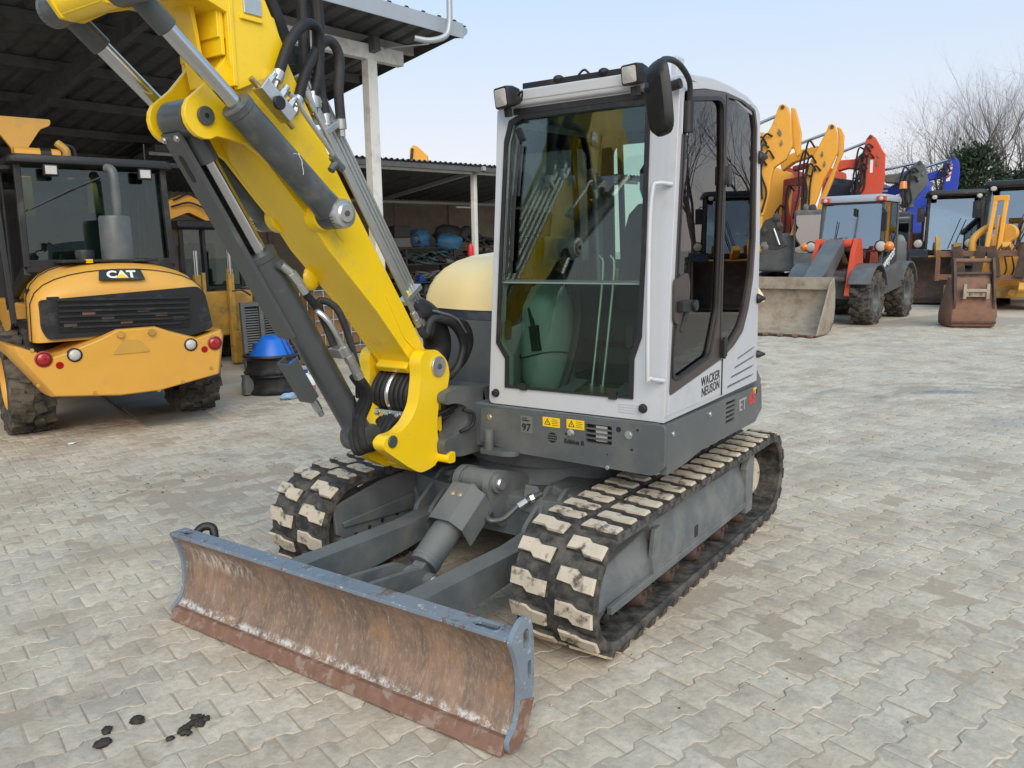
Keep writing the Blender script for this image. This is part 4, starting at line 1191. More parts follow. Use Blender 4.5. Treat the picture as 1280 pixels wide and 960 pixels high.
# weld beads and stiffener around the cylinder boss
w = M(); w.tube([(2.02, -.228, 1.76), (2.06, -.226, 1.80), (2.06, -.227, 1.86)], .005, 6, 5); part('weld', w, 'yellow', BO, 0)
w = M(); xz(w, rounded([(1.70, 1.48), (1.78, 1.52), (1.66, 1.30), (1.58, 1.23)], .02), None, -.228, -.222); part('doubler', w, 'yellow', BO, .003)
for y, dy in ((-.228, .014), (-.472, -.014)):
    w = M(); w.cyl((lugc[0], y, lugc[1]), (lugc[0], y + dy, lugc[1]), .034, n=26); lpin = part('lug_pin', w, 'cylinder_grey', BO, .003)
    w = M(); w.cyl((lugc[0], y + dy * .9, lugc[1]), (lugc[0], y + dy * 1.06, lugc[1]), .010, n=6); part('pin_socket', w, 'ink', lpin, 0)
for s in (1, -1):
    yy = YB + .15 * s
    w = M(); w.cyl((2.150, YB + .10 * s, 1.872), (2.150, YB + .16 * s, 1.872), .075, .068, n=28); part('cylinder_boss', w, 'yellow', BO, .006)
w = M(); w.blob((2.0, -.472, 1.60), (.05, .02, .06), 1, jit=0.); part('far_boss', w, 'yellow', BO, 0, 60)
# ---- upper boom section: clevis cheeks, box beam, far end beyond
up_poly = [(2.358, 2.405), (2.545, 2.318), (2.572, 2.42), (2.572, 2.585), (2.70, 2.625), (2.86, 2.57), (2.95, 2.515), (3.03, 2.515), (3.07, 2.57), (3.04, 2.66), (2.84, 2.82), (2.80, 3.2), (2.95, 4.3), (2.98, 4.6), (2.86, 4.72), (2.72, 4.66), (2.46, 3.2), (2.42, 2.8), (2.394, 2.669), (2.314, 2.513)]
w = M(); xz(w, up_poly, None, -.222, -.198); xz(w, up_poly, None, -.502, -.478)
UB = part('upper_boom', w, 'yellow', None, .005)
part('underside', strip([(2.590, 2.44), (2.590, 2.59), (2.70, 2.632), (2.86, 2.578), (2.95, 2.525), (3.03, 2.525), (3.055, 2.58)], -.480, -.220, .016, 1), 'yellow', UB, .002, 40)
part('top_plate', strip([(2.72, 4.655), (2.465, 3.195), (2.425, 2.80), (2.40, 2.665)], -.480, -.220, .016, 1), 'yellow', UB, .002, 40)
w = M(); w.bx(2.548, 2.566, -.50, -.192, 2.33, 2.70); part('flange', w, 'yellow', UB, .003)
w = M(); w.bx(2.46, 2.60, -.476, -.224, 2.50, 2.90); part('inner_web', w, 'yellow', UB, .003)
part('front_plate', strip([(2.84, 2.83), (2.795, 3.2), (2.945, 4.3), (2.975, 4.6)], -.480, -.220, .016, 1), 'yellow', UB, .002, 40)
w = M(); w.cyl((2.99, -.500, 2.575), (2.99, -.20, 2.575), .062, n=30); part('rod_boss', w, 'yellow', UB, .006)
w = M(); xz(w, [(2.60, 2.33), (2.612, 2.33), (2.66, 2.63), (2.64, 2.63)], None, -.40, -.30); part('stop_rib', w, 'yellow', UB, .003)
w = M(); w.bx(2.42, 2.50, -.199, -.190, 2.60, 2.66); part('name_plate', w, 'zinc', UB, .002)
w = M(); w.bx(2.42, 2.52, -.199, -.186, 2.575, 2.592); part('plate_ledge', w, 'yellow', UB, .003)
# stick hanging beyond the upper boom
st = rounded([(2.70, 4.55), (2.74, 4.80), (2.95, 4.84), (4.60, 4.25), (4.72, 4.12), (4.64, 4.0), (3.9, 4.2), (2.95, 4.45)], .05, 4)
w = M(); xz(w, st, None, -.475, -.225); SK2 = part('stick', w, 'yellow', None, .012)
w = M(); xz(w, rounded([(4.58, 4.22), (4.78, 4.18), (4.84, 3.88), (4.72, 3.80), (4.60, 3.88), (4.56, 4.1)], .03), None, -.46, -.24); part('quick_hitch', w, 'black', SK2, .010)
w = M(); w.cyl((3.0, -.36, 4.92), (3.9, -.36, 4.62), .05, n=20); w.cyl((3.9, -.36, 4.62), (4.6, -.36, 4.34), .028, n=16); part('bucket_cylinder', w, 'cylinder_grey', SK2, .004)
# ---- cylinders
def ram(name, A, B, t, rb, rr, axis=(0, 1, 0), ends=.06, eye=.062):
    A, B = V(A), V(B); d_ = (B - A).normalized(); L_ = (B - A).length; ax = V(axis)
    m = M(); m.cyl(A + d_ * .04, A + d_ * L_ * t, rb, n=32); m.cyl(A + d_ * (L_ * t - .012), A + d_ * (L_ * t + .022), rb * 1.05, n=32); m.cyl(A + d_ * .03, A + d_ * .10, rb * 1.06, rb, n=32)
    m.cyl(A - ax * ends, A + ax * ends, eye, n=26)
    o = part(name, m, 'cylinder_grey', None, .004)
    m = M(); m.cyl(A + d_ * L_ * t, B - d_ * .10, rr, n=28); part('piston_rod', m, 'chrome', o, 0)
    m = M(); m.cyl(B - d_ * .17, B, rr * 1.28, n=24); m.cyl(B - ax * ends, B + ax * ends, eye, n=26); part('rod_eye', m, 'cylinder_grey', o, .004)
    return o, d_, L_
for s in (1, -1):
    yy = YB + .205 * s
    o, d_, L_ = ram('upper_boom_cylinder', (2.150, yy, 1.872), (2.985, yy, 2.573), .525, .058, .030)
    m = M(); m.lathe([(0, .022), (.035, .022), (.042, .014), (.058, .012), (.062, 0), (.062, -.02)], (2.150, yy + .06 * s, 1.872), (0, s, 0), 30); cap = part('pin_cap', m, 'zinc', o, 0)
    m = M(); m.lathe([(0, .004), (.012, .004), (.012, 0)], (2.150, yy + .083 * s, 1.872), (0, s, 0), 16); part('pin_bolt', m, 'cylinder_grey', cap, 0)
    m = M(); m.lathe([(.03, .012), (.055, .010), (.062, 0), (.062, -.02)], (2.985, yy + .06 * s, 2.573), (0, s, 0), 30); part('end_cap', m, 'plastic_grey', o, 0)
    if s > 0:   # scratches in the paint, hose port and steel feed pipe
        for a0, a1, sp in ((.27, .20, .3), (.31, .34, .8)):
            m = M()
            c0 = V((2.150, yy, 1.872)) + d_ * a0 
            pts = []
            for k in range(6):
                ph = sp + k * .22
                nrm = V((-d_.z, 0, d_.x)) * math.cos(ph) + V((0, 1, 0)) * math.sin(ph)
                pts.append(c0 + d_ * (k * .012 * (1 if a0 < .3 else -1) + random.uniform(-.006, .006)) + nrm * .0585)
            m.tube(pts, .0011, 4, 3); part('paint_scratch', m, 'white', o, 0)
        blk = V((2.44, yy + .01, 2.275)); nrm = V((-d_.z, 0, d_.x))
        m = M(); m.box(blk + V((0, .0, 0)) + nrm * .015, (.055, .060, .17), Matrix((nrm, V((0, 1, 0)), d_)).transposed() @ Matrix.Rotation(R(0), 3, 'X'))
        vb = part('valve_block', m, 'zinc', o, .004)
        for k, (dd, nz) in enumerate(((.06, .06), (-.01, .065), (-.06, .06))):
            m = M(); q = blk + d_ * dd + nrm * .04; m.cyl(q, q + nrm * nz * .6, .018, n=6); m.cyl(q + nrm * nz * .5, q + nrm * nz, .013, n=12); part('fitting', m, 'zinc', vb, .001)
        m = M(); m.cyl(blk + d_ * .085, blk + d_ * .125, .012, n=10); m.cyl(blk - d_ * .085, blk - d_ * .12, .012, n=10); part('plug', m, 'brass', vb, .001)
        m = M(); m.cyl(blk + V((0, .03, 0)), blk + V((0, .045, 0)) + nrm * .0, .026, n=20); part('block_cap', m, 'black', vb, .003)
        m = M(); m.tube([blk - d_ * .03 + nrm * .09, blk - d_ * .08 + nrm * .10, blk - d_ * .14 + nrm * .085, blk - d_ * .30 + nrm * .070, blk - d_ * .36 + nrm * .055], .0105, 10, 5); part('feed_pipe', m, 'zinc', o, 0)
        m = M(); q = blk - d_ * .36 + nrm * .055; m.cyl(q + d_ * .03, q - d_ * .01, .018, n=6); m.cyl(q, q - nrm * .05, .016, n=12); m.cyl(q - d_ * .01, q - d_ * .045, .017, n=10); part('elbow', m, 'cylinder_grey', o, .002)
o, d_, L_ = ram('boom_cylinder', (1.852, YB, .832), (2.677, YB, 2.212), .63, .062, .034, ends=.075, eye=.07)
nrm = V((d_.z, 0, -d_.x))      # away from the boom, to the front
Bq = V((2.677, YB, 2.212))
m = M()
gw = .088
prof = [(-gw, -.06), (-gw, .062), (-gw + .012, .078), (.022, .078), (.026, .072), (.026, .058), (.020, .058), (.018, .071), (-gw + .014, .071), (-gw + .006, .060), (-gw + .006, -.06)]
m.plate(prof, None, Bq - d_ * .02, V((0, 1, 0)), nrm, .94 if V((0, 1, 0)).cross(nrm).dot(-d_) > 0 else -.94)
gd = part('rod_guard', m, 'cylinder_grey', o, .004)
m = M(); m.plate(rrect(-.044, -.018, -.055, .055, .012), None, Bq - d_ * .16 + nrm * .0785, V((0, 1, 0)), -d_, .001 if V((0, 1, 0)).cross(-d_).dot(nrm) > 0 else -.001); part('guard_slot', m, 'ink', gd, 0)
for y in (-.07, .01): bolt(Bq - d_ * .04 + nrm * .075 + V((0, y, 0)), nrm, .011, .012, 'zinc', gd)
# lower guard tail, port fittings
m = M(); m.plate([(-.042, -.02), (-.042, .03), (.042, .03), (.042, -.02), (.037, -.02), (.037, .025), (-.037, .025), (-.037, -.02)], None, V((1.852, YB - .03, .832)) + d_ * .34 + nrm * .12, V((0, 1, 0)), nrm, -.22); part('hose_guard', m, 'cylinder_grey', o, .003)
A = V((1.852, YB, .832))
for dd in (.26, .34):
    m = M(); q = A + d_ * dd + nrm * .11 + V((0, -.03, 0)); m.cyl(q, q + d_ * .055, .019, n=6); m.cyl(q - d_ * .03, q, .014, n=12); part('fitting', m, 'zinc', o, .001)
q = A + d_ * (L_ * .60) + V((0, .062, 0)) - nrm * .01
m = M(); m.cyl(q - V((0, .02, 0)), q + V((0, .03, 0)), .022, n=16); part('port', m, 'cylinder_grey', o, .002)
m = M(); m.cyl(q + V((0, .02, 0)), q + V((0, .025, 0)) - d_ * .05 - nrm * .02, .018, n=12); m.cyl(q + V((0, .025, 0)) - d_ * .05 - nrm * .02, q + V((0, .028, 0)) - d_ * .11 - nrm * .03, .022, n=6); m.cyl(q + V((0, .028, 0)) - d_ * .11 - nrm * .03, q + V((0, .028, 0)) - d_ * .16 - nrm * .035, .020, n=14); part('fitting', m, 'zinc', o, .001)
s0 = q + V((0, .028, 0)) - d_ * .16 - nrm * .035
m = M(); m.tube([s0, s0 - d_ * .12 - nrm * .02, s0 - d_ * .30 + nrm * .0], .017, 10, 5); part('hose', m, 'hose', o, 0)
# bent steel pipe with clamp at the barrel's side
pb = A + d_ * .62 + V((0, .07, 0)) - nrm * .05
m = M(); m.tube([pb + d_ * .06 - nrm * .02, pb + d_ * .085 + V((0, .03, 0)), pb + d_ * .03 + V((0, .065, 0)), pb - d_ * .10 + V((0, .075, 0))], .013, 10, 6); part('steel_pipe', m, 'zinc', o, 0)
e0 = pb - d_ * .10 + V((0, .075, 0))
m = M(); m.cyl(e0, e0 - d_ * .05, .020, n=12); m.cyl(e0 - d_ * .05, e0 - d_ * .085, .025, n=6); m.cyl(e0 - d_ * .085, e0 - d_ * .15, .022, n=14); m.cyl(e0 - d_ * .15, e0 - d_ * .18, .024, n=6); part('fitting', m, 'zinc', o, .001)
m = M(); m.box(e0 - V((0, .03, 0)) - d_ * .02 + nrm * .01, (.05, .07, .05), Matrix((nrm, V((0, 1, 0)), d_)).transposed()); part('pipe_clamp', m, 'zinc', o, .003)
for k in range(3):
    m = M(); f0 = e0 - d_ * .17 + V((0, -.02 * k, 0))
    m.tube([f0, f0 - d_ * .12 + V((0, .0, 0)), (1.935, YB + .09 - .03 * k, .92), (1.905, YB + .08 - .03 * k, .80 - k * .015), (1.80, YB + .07 - .02 * k, .80), (1.70, YB + .06 - .03 * k, .88), (1.60, YB + .05 - .03 * k, .92)], .0185, 10, 6); part('hose', m, 'hose', o, 0)
m = M(); m.tube([pb + d_ * .05 - nrm * .03, pb + d_ * .10 - nrm * .06, pb + d_ * .02 - nrm * .085 + V((0, .05, 0)), pb - d_ * .25 - nrm * .04 + V((0, .04, 0)), pb - d_ * .40 + V((0, .0, 0))], .016, 10, 6); part('hose', m, 'hose', o, 0)
# ---- steel pipes along the boom's back and their hoses
bd = V((2.20 - 1.60, 0, 2.32 - 1.385)).normalized(); bn = V((-bd.z, 0, bd.x))
PIPES = []
for i, (off, y, r_) in enumerate(((.024, -.222, .009), (.048, -.238, .011), (.074, -.252, .011), (.104, -.262, .010), (.132, -.27, .010), (.160, -.28, .009))):
    p0 = V((1.612, y, 1.405)) + bn * off - bd * (.02 * (i % 3)); p1 = V((2.175, y, 2.283)) + bn * off + bd * (.03 * ((i * 2) % 3))
    m = M(); m.tube([p0, p1], r_, 10); pp = part('boom_pipe', m, 'zinc', BO, 0)
    for q, dd in ((p0, -1), (p1, 1)):
        m = M(); m.cyl(q, q + bd * dd * .04, r_ * 1.75, n=6); m.cyl(q + bd * dd * .04, q + bd * dd * .085, r_ * 2.0, n=14); part('fitting', m, 'zinc', pp, .001)
    PIPES.append((p0, p1))
for f_ in (.06, .90):
    c0 = V((1.612, -.25, 1.405)).lerp(V((2.175, -.25, 2.283)), f_) + bn * .07
    m = M(); m.box(c0 + bn * .015, (.15, .05, .028), Matrix((bn, V((0, 1, 0)), bd)).transposed()); part('pipe_clamp', m, 'zinc', BO, .004)
m = M(); c0 = V((1.655, -.245, 1.47)) + bn * .06; m.box(c0, (.03, .03, .035), Matrix((bn, V((0, 1, 0)), bd)).transposed()); part('clamp_spacer', m, 'yellow', BO, .003)
m = M(); c0 = PIPES[5][0] - bd * .07; m.cyl(c0, c0 - bd * .045, .016, n=12); part('pipe_cap', m, 'sticker_red', BO, .002)
# hoses from the pipes' lower ends back into the frame
for i, (p0, p1) in enumerate(PIPES):
    q = p0 - bd * .08
    m = M(); m.tube([q, q - bd * .07 + bn * .01, V((1.44 - i * .030, q.y, 1.375 - .006 * i)), V((1.28 - i * .032, q.y, 1.33)), V((1.20 - i * .028, q.y, 1.22)), V((1.24 - i * .02, q.y - .01, 1.10)), V((1.34, q.y - .03, 1.03))], .019, 10, 6); part('hose', m, 'hose', BO, 0)
m = M(); m.tube([(1.56, -.29, 1.40), (1.45, -.31, 1.41), (1.33, -.33, 1.34), (1.27, -.34, 1.22), (1.32, -.35, 1.08)], .075, 14, 6); part('hose_sleeve', m, 'hose', BO, 0)
m = M(); m.tube([(1.52, -.26, 1.44), (1.36, -.24, 1.40), (1.24, -.23, 1.36), (1.16, -.23, 1.28)], .006, 8, 6); part('wire', m, 'zinc', BO, 0)
# hoses looping over the boom's knee
def loop(pts, r_=.0215, name='hose'):
    m = M(); m.tube(pts, r_, 12, 6); return part(name, m, 'hose', UB, 0)
hA = [(2.375, -.17, 2.400), (2.315, -.17, 2.520), (2.245, -.17, 2.600), (2.185, -.18, 2.622), (2.13, -.20, 2.595), (2.12, -.22, 2.47), (2.14, -.235, 2.36)]
hB = [(2.236, -.22, 2.34), (2.191, -.22, 2.443), (2.104, -.22, 2.563), (2.043, -.22, 2.588), (1.996, -.225, 2.532), (2.005, -.23, 2.40), (1.995, -.235, 2.27)]
loop(hA); loop(hB, .022)
loop([(2.130, -.29, 2.32), (2.126, -.30, 2.45), (2.12, -.30, 2.60), (2.13, -.30, 2.80), (2.22, -.30, 3.1), (2.36, -.31, 3.5), (2.50, -.31, 4.2)], .025)
loop([(2.070, -.27, 2.34), (2.068, -.28, 2.50), (2.06, -.28, 2.66), (2.08, -.28, 2.85), (2.18, -.27, 3.1), (2.32, -.27, 3.5), (2.46, -.27, 4.2)], .025)
loop([(2.20, -.30, 2.48), (2.225, -.30, 2.57), (2.27, -.30, 2.67), (2.33, -.31, 2.78), (2.38, -.33, 3.0), (2.42, -.34, 3.4)], .030)
loop([(2.06, -.26, 2.30), (2.08, -.27, 2.45), (2.06, -.27, 2.6), (2.07, -.27, 2.8), (2.16, -.25, 3.1), (2.30, -.24, 3.5)], .022)
def ferrule(p, d_, L_=.06):
    d_ = V(d_).normalized(); p = V(p)
    m = M(); m.cyl(p, p + d_ * L_ * .7, .024, n=16); m.cyl(p + d_ * L_ * .65, p + d_ * L_, .019, n=16); m.cyl(p - d_ * .03, p, .017, n=6); return part('ferrule', m, 'zinc', UB, .001)
ferrule(V(hA[0]) - V((.025, 0, -.05)) * -1 * .6, V(hA[1]) - V(hA[0])); ferrule(V(hB[0]) + V((.02, 0, -.045)), V(hB[1]) - V(hB[0])); ferrule(V(hB[-1]) - V((0, 0, .03)), V(hB[-2]) - V(hB[-1]))
for q in ((2.205, -.28, 2.26), (2.110, -.27, 2.28), (2.06, -.26, 2.25), (2.145, -.235, 2.31)): ferrule(q, (0, 0, 1), .065)
# ------------------------------------------------------------------ helpers for the other machines
def sub(name, m, mat, parent, bevel=.006, smooth=35, **k):
    return obj(name, m, mat, parent, bevel, smooth, **k)
def fr(origin, ang):
    """frame of a thing whose visible front points towards `ang`; local x runs to the viewer's left, y to the front"""
    return V((origin[0], origin[1], 0)), R(ang - 90)
def wheel(parent, c, rad, wid, side, rim='old_yellow', n=18, rimr=.52, lug=.035, name='wheel'):
    """tyre with staggered bar lugs; axle along local x, outer face towards side*x"""
    c = V(c); m = M()
    prof = [(rad * rimr, -wid * .42), (rad * .72, -wid * .50), (rad * .90, -wid * .48), (rad * .955, -wid * .38), (rad * .965, 0), (rad * .955, wid * .38), (rad * .90, wid * .48), (rad * .72, wid * .50), (rad * rimr, wid * .42)]
    m.lathe(prof, c, (1, 0, 0), 40)
    for i in range(n):
        for s in (-1, 1):
            a = 2 * math.pi * (i + (.5 if s > 0 else 0)) / n
            nr = V((0, math.cos(a), math.sin(a))); tg = V((0, -math.sin(a), math.cos(a)))
            for x0, x1, da in ((.02, .24, 0.), (.20, .47, .10)):
                aa = a + da; nr = V((0, math.cos(aa), math.sin(aa))); tg = V((0, -math.sin(aa), math.cos(aa)))
                rr = rad * (.975 if x1 < .3 else .955)
                m.box(c + V((s * wid * (x0 + x1) / 2, 0, 0)) + nr * rr, (wid * (x1 - x0), rad * 2 * math.pi / n * .50, lug * 1.6), Matrix((V((1, 0, 0)), tg, nr)).transposed() @ Matrix.Rotation(s * .25, 3, 'Z'))
    w = sub(name, m, 'tyre', parent, 0, 40)
    m = M(); m.lathe([(rad * rimr * 1.03, wid * .40), (rad * rimr * 1.0, wid * .43), (rad * rimr * .88, wid * .36), (rad * rimr * .80, wid * .16), (rad * .30, wid * .10), (rad * .26, wid * .22), (rad * .14, wid * .26), (0, wid * .26)], c, (side, 0, 0), 32)
    r_ = sub('rim', m, rim, w, 0, 30)
    return w
def head_light(parent, c, d, r_, mat, name, ring='black'):
    d = V(d).normalized(); c = V(c)
    m = M(); m.lathe([(r_ * 1.15, -.03), (r_ * 1.18, .012), (r_ * 1.0, .02), (r_ * .96, .008)], c, d, 24); o = sub(name, m, ring, parent, 0)
    m = M(); m.lathe([(r_ * .98, .004), (r_ * .9, .016), (r_ * .5, .026), (0, .030)], c, d, 24); sub('lens', m, mat, o, 0, 60)
    return o
def bucket(name, parent_loc, rz, width, prof, mat_in, mat_out, label, cat, parent=None, teeth=0):
    pass

# ------------------------------------------------------------------ big open shed
e1 = V((-.9954, .0958, 0)); e2 = V((.0958, .9954, 0)); S0 = V((-6.0, -5.87, 0))
def sp(a, b_, z=0.): return S0 + e1 * a + e2 * b_ + V((0, 0, z))
SH = thing('open_shed', 'large open-fronted steel shed with dark sheet roof on white posts', 'shed', tuple(S0))
def spart(name, m, mat, parent=None, bevel=.004, **k): return obj(name, m, mat, SH if parent is None else parent, bevel, 35, world=True, **k)
ROOFZ = lambda b_: 5.02 + b_ * .165
m = M()
# trapezoidal sheeting
pts_a = []
a = .12
while a > -17:
    pts_a += [(a, 0), (a - .20, 0), (a - .24, .045), (a - .29, .045), (a - .33, 0)]
    a -= .333
rows = []
for b_ in (.12, -11.4):
    rows.append([sp(x, b_, ROOFZ(b_) + h + .16) for x, h in pts_a])
n = len(pts_a)
m.add(rows[0] + rows[1], [(i, i + 1, n + i + 1, n + i) for i in range(n - 1)])
rows = [[q + V((0, 0, .006)) for q in r_] for r_ in rows]
m.add(rows[0] + rows[1], [(i + 1, i, n + i, n + i + 1) for i in range(n - 1)])
RF = spart('roof_sheeting', m, 'roof_steel', None, 0)
m = M(); m.plate([(-17, -.02), (.02, -.02), (.02, .20), (-17, .20)], None, sp(0, .125, 5.02), e1, V((0, 0, 1)), .02); spart('fascia', m, 'galv', RF, .004)
m = M(); m.plate([(-17, 0), (.02, 0), (.02, .12), (-17, .12)], None, sp(0, .13, 5.21), e1, e2 * -1, .012); spart('eave_flashing', m, 'galv', RF, .003)
m = M(); m.loft([[sp(.02, .12, 5.01), sp(.02, .12, 5.21), sp(.02, -.05, 5.21), sp(.02, -.05, 5.03)], [sp(.20, .06, 5.12), sp(.22, .05, 5.19), sp(.18, -.01, 5.19), sp(.18, -.01, 5.12)]]); spart('end_flashing', m, 'galv', RF, .004)
m = M(); m.plate([(-11.4, ROOFZ(-11.4) + .02), (.12, ROOFZ(.12) + .02), (.12, ROOFZ(.12) + .19), (-11.4, ROOFZ(-11.4) + .19)], None, sp(.02, 0, 0), e2, V((0, 0, 1)), .012); spart('verge_flashing', m, 'roof_steel', RF, .003)
# purlins along the eaves, rafters down the slope, posts
for b_ in (-.9, -2.3, -3.8, -5.3, -6.8, -8.3, -9.8, -11.2):
    m = M(); m.bar(sp(-17, b_, ROOFZ(b_) + .08), sp(-.10, b_, ROOFZ(b_) + .08), .07, .14); spart('purlin', m, 'beam_grey' if b_ > -1 else 'roof_steel', None, .004)
for a in (-1.2, -4.4, -7.6, -10.8, -14.0):
    m = M(); m.bar(sp(a, -.5, ROOFZ(-.5) - .10), sp(a, -11.3, ROOFZ(-11.3) - .10), .12, .22); spart('rafter', m, 'roof_steel', None, .006)
m = M(); m.bar(sp(-17, -.70, 4.72), sp(-.55, -.70, 4.72), .14, .22); spart('front_beam', m, 'post_white', None, .006)
for a in (-1.2, -10.9):
    m = M(); m.bx(-.09, .09, -.08, .08, 0, 4.62); m.bx(-.15, .15, -.14, .14, 0, .02)
    rot = Matrix((e1, e2, V((0, 0, 1)))).transposed()
    m.v = [tuple(rot @ V(q) + sp(a, -.70)) for q in m.v]; spart('post', m, 'post_white', None, .012)
for a in (-4.4, -7.6, -14):
    m = M(); m.bar(sp(a, -11.2, 0), sp(a, -11.2, 3.0), .14, .14); spart('post', m, 'beam_grey', None, .006)
m = M(); m.tube([sp(-.92, .02, 4.86), sp(-.72, .14, 4.84), sp(-.50, .24, 4.92), sp(-.42, .26, 5.08), sp(-.40, .26, 5.4), sp(-.40, .26, 6.2)], .045, 12, 6); spart('vent_pipe', m, 'galv', None, 0)
m = M(); m.bar(sp(-.98, -.60, 4.80), sp(-.62, .02, 4.83), .02, .02); spart('pipe_stay', m, 'galv', None, 0)
# block wall at the back: base sheet of mortar with the visible blocks standing proud
BWALL = thing('block_wall', 'grey concrete block wall closing the back of the open shed', 'wall', tuple(sp(0, -11.5)))
m = M(); m.plate([(-16, 0), (6, 0), (6, 3.9), (-16, 3.9)], None, sp(0, -11.72, 0), e1, V((0, 0, 1)), -.18 if e1.cross(V((0, 0, 1))).dot(e2) < 0 else .18); obj('mortar', m, 'mortar', BWALL, 0, 35, world=True)
bm_ = M(); bm_.box((0, 0, 0), (.39, .03, .19)); BLK = bm_.mesh('block', 'block_wall', 0)
inv = root_matrix(BWALL).inverted(); rg = random.Random(5); nb = 0
for r_ in range(6, 19):
    for k in range(-12, 12):
        a = -.6 + k * .4 + (.2 if r_ % 2 else 0)
        if a > 4.2 or a < -1.4: continue
        o = bpy.data.objects.new('block', BLK); COL.objects.link(o); o.parent = BWALL
        mw = Matrix((e1, e2, V((0, 0, 1)))).transposed().to_4x4(); mw.translation = sp(a, -11.53 + rg.uniform(-.004, .004), .1 + r_ * .2)
        o.matrix_basis = inv @ mw; nb += 1

# ------------------------------------------------------------------ wheel loader seen from behind
LO, LR = fr((.076, -5.7925), 74.03)
CL = thing('wheel_loader', 'yellow wheel loader parked under the shed roof, its rear bumper towards the yard', 'wheel loader', tuple(LO), LR)
def lp(name, m, mat, parent=None, bevel=.008, smooth=35, **k): return sub(name, m, mat, CL if parent is None else parent, bevel, smooth, **k)
def loft_y(secs):      # secs: (y, [(x,z)...])
    return M().loft([[V((x, y, z)) for x, z in s_] for y, s_ in secs])
for x in (.80, -.80):
    s = 1 if x > 0 else -1
    wheel(CL, (x, -.05, .50), .50, .40, s, 'cat_yellow', 15)
    wheel(CL, (x, -2.1, .50), .50, .40, s, 'cat_yellow', 15)
# counterweight bumper with raised middle and chamfered ends
bprof = [(1.03, .96), (.73, .83), (.60, .86), (.30, .97), (.14, 1.045), (-.22, 1.05), (-.36, .99), (-.62, .90), (-.88, .965), (-.90, .90), (-.83, .50), (-.22, .395), (.15, .39), (.74, .45), (1.02, .88)]
m = M(); m.plate(bprof, None, (0, .62, 0), (-1, 0, 0), (0, 0, 1), .28)
m = M()
rings = []
for y, k, dz in ((.10, 1.0, 0), (.62, 1.0, 0), (.86, .985, 0), (.93, .94, .0)):
    cz = .72
    rings.append([V((x * k, y, cz + (z - cz) * (k * 1.0))) for x, z in bprof])
m.loft(rings); BU = lp('bumper', m, 'cat_yellow', None, .012, 40)
m = M(); m.lathe([(0, .03), (.03, .03), (.035, 0)], (.11, .93, .985), (0, 1, 0), 14); m.lathe([(0, .03), (.03, .03), (.035, 0)], (-.17, .93, .985), (0, 1, 0), 14); lp('tow_pins', m, 'old_yellow', BU, 0)
m = M(); m.plate(rounded([(-.20, .80), (.15, .80), (.05, .93), (-.10, .93)], .03), None, (0, .928, 0), (-1, 0, 0), (0, 0, 1), .010); lp('tow_recess', m, 'old_yellow', BU, .006)
m = M(); m.cyl((-.20, .90, .48), (-.20, .90, .40), .018, n=10); lp('drain_plug', m, 'cat_yellow', BU, 0)
for a, z, r_, mt, nm in ((-.764, .813, .062, 'red_lens', 'tail_light'), (-.511, .828, .055, 'lens', 'reversing_light'), (.530, .835, .055, 'lens', 'reversing_light'), (.768, .830, .062, 'red_lens', 'tail_light')):
    head_light(BU, (-a, .925, z), (0, 1, 0), r_, mt, nm, 'black' if mt == 'lens' else 'dark_red')
for a, z in ((-.640, .745), (.662, .775)):
    m = M(); m.lathe([(0, .006), (.030, .006), (.034, 0)], (-a, .930, z), (0, 1, 0), 18); lp('reflector', m, 'red_lens', BU, 0)
# bonnet: broad rounded rear cover
def hood_sec(y, w, zt, zb, r_=.22):
    pts = []
    for i in range(17): a = R(180 * i / 16); pts.append(((w - r_ * .6) * math.cos(a) * 1.0 + (r_ * .6) * math.cos(a), zb + .0 + (zt - zb) * (math.sin(a) ** .38)))
    return (y, [(-p[0], p[1]) for p in pts])
secs = [hood_sec(y, w_, zt, .95) for y, w_, zt in ((-.25, .70, 1.68), (.25, .76, 1.68), (.55, .80, 1.65), (.72, .80, 1.575), (.80, .78, 1.47), (.825, .75, 1.40))]
m = loft_y(secs); HO = lp('bonnet', m, 'cat_yellow', None, 0, 50)
m = M(); m.bx(-.40, .46, .10, .56, 1.66, 1.685); lp('top_vent', m, 'black', HO, .01)
for y_, w_, zt_ in ((.30, .767, 1.678), (.70, .802, 1.590)):
    pts_ = [(x * 1.004, y_, z + .003) for x, z in hood_sec(y_, w_, zt_, .95)[1]]
    m = M(); m.tube(pts_, .0045, 5); lp('panel_gap', m, 'ink', HO, 0)
for x in (.62, -.58):
    m = M(); m.bx(x - .05, x + .05, .80, .835, 1.33, 1.36); lp('bonnet_latch', m, 'black', HO, .006)
for x, z in ((.90, .90), (.88, .58), (-.80, .90), (-.76, .58), (.40, .46), (-.45, .47)):
    m = M(); m.lathe([(0, .012), (.016, .012), (.02, 0)], (x * .94, .930, z), (0, 1, 0), 6); lp('bumper_bolt', m, 'old_yellow', BU, 0)
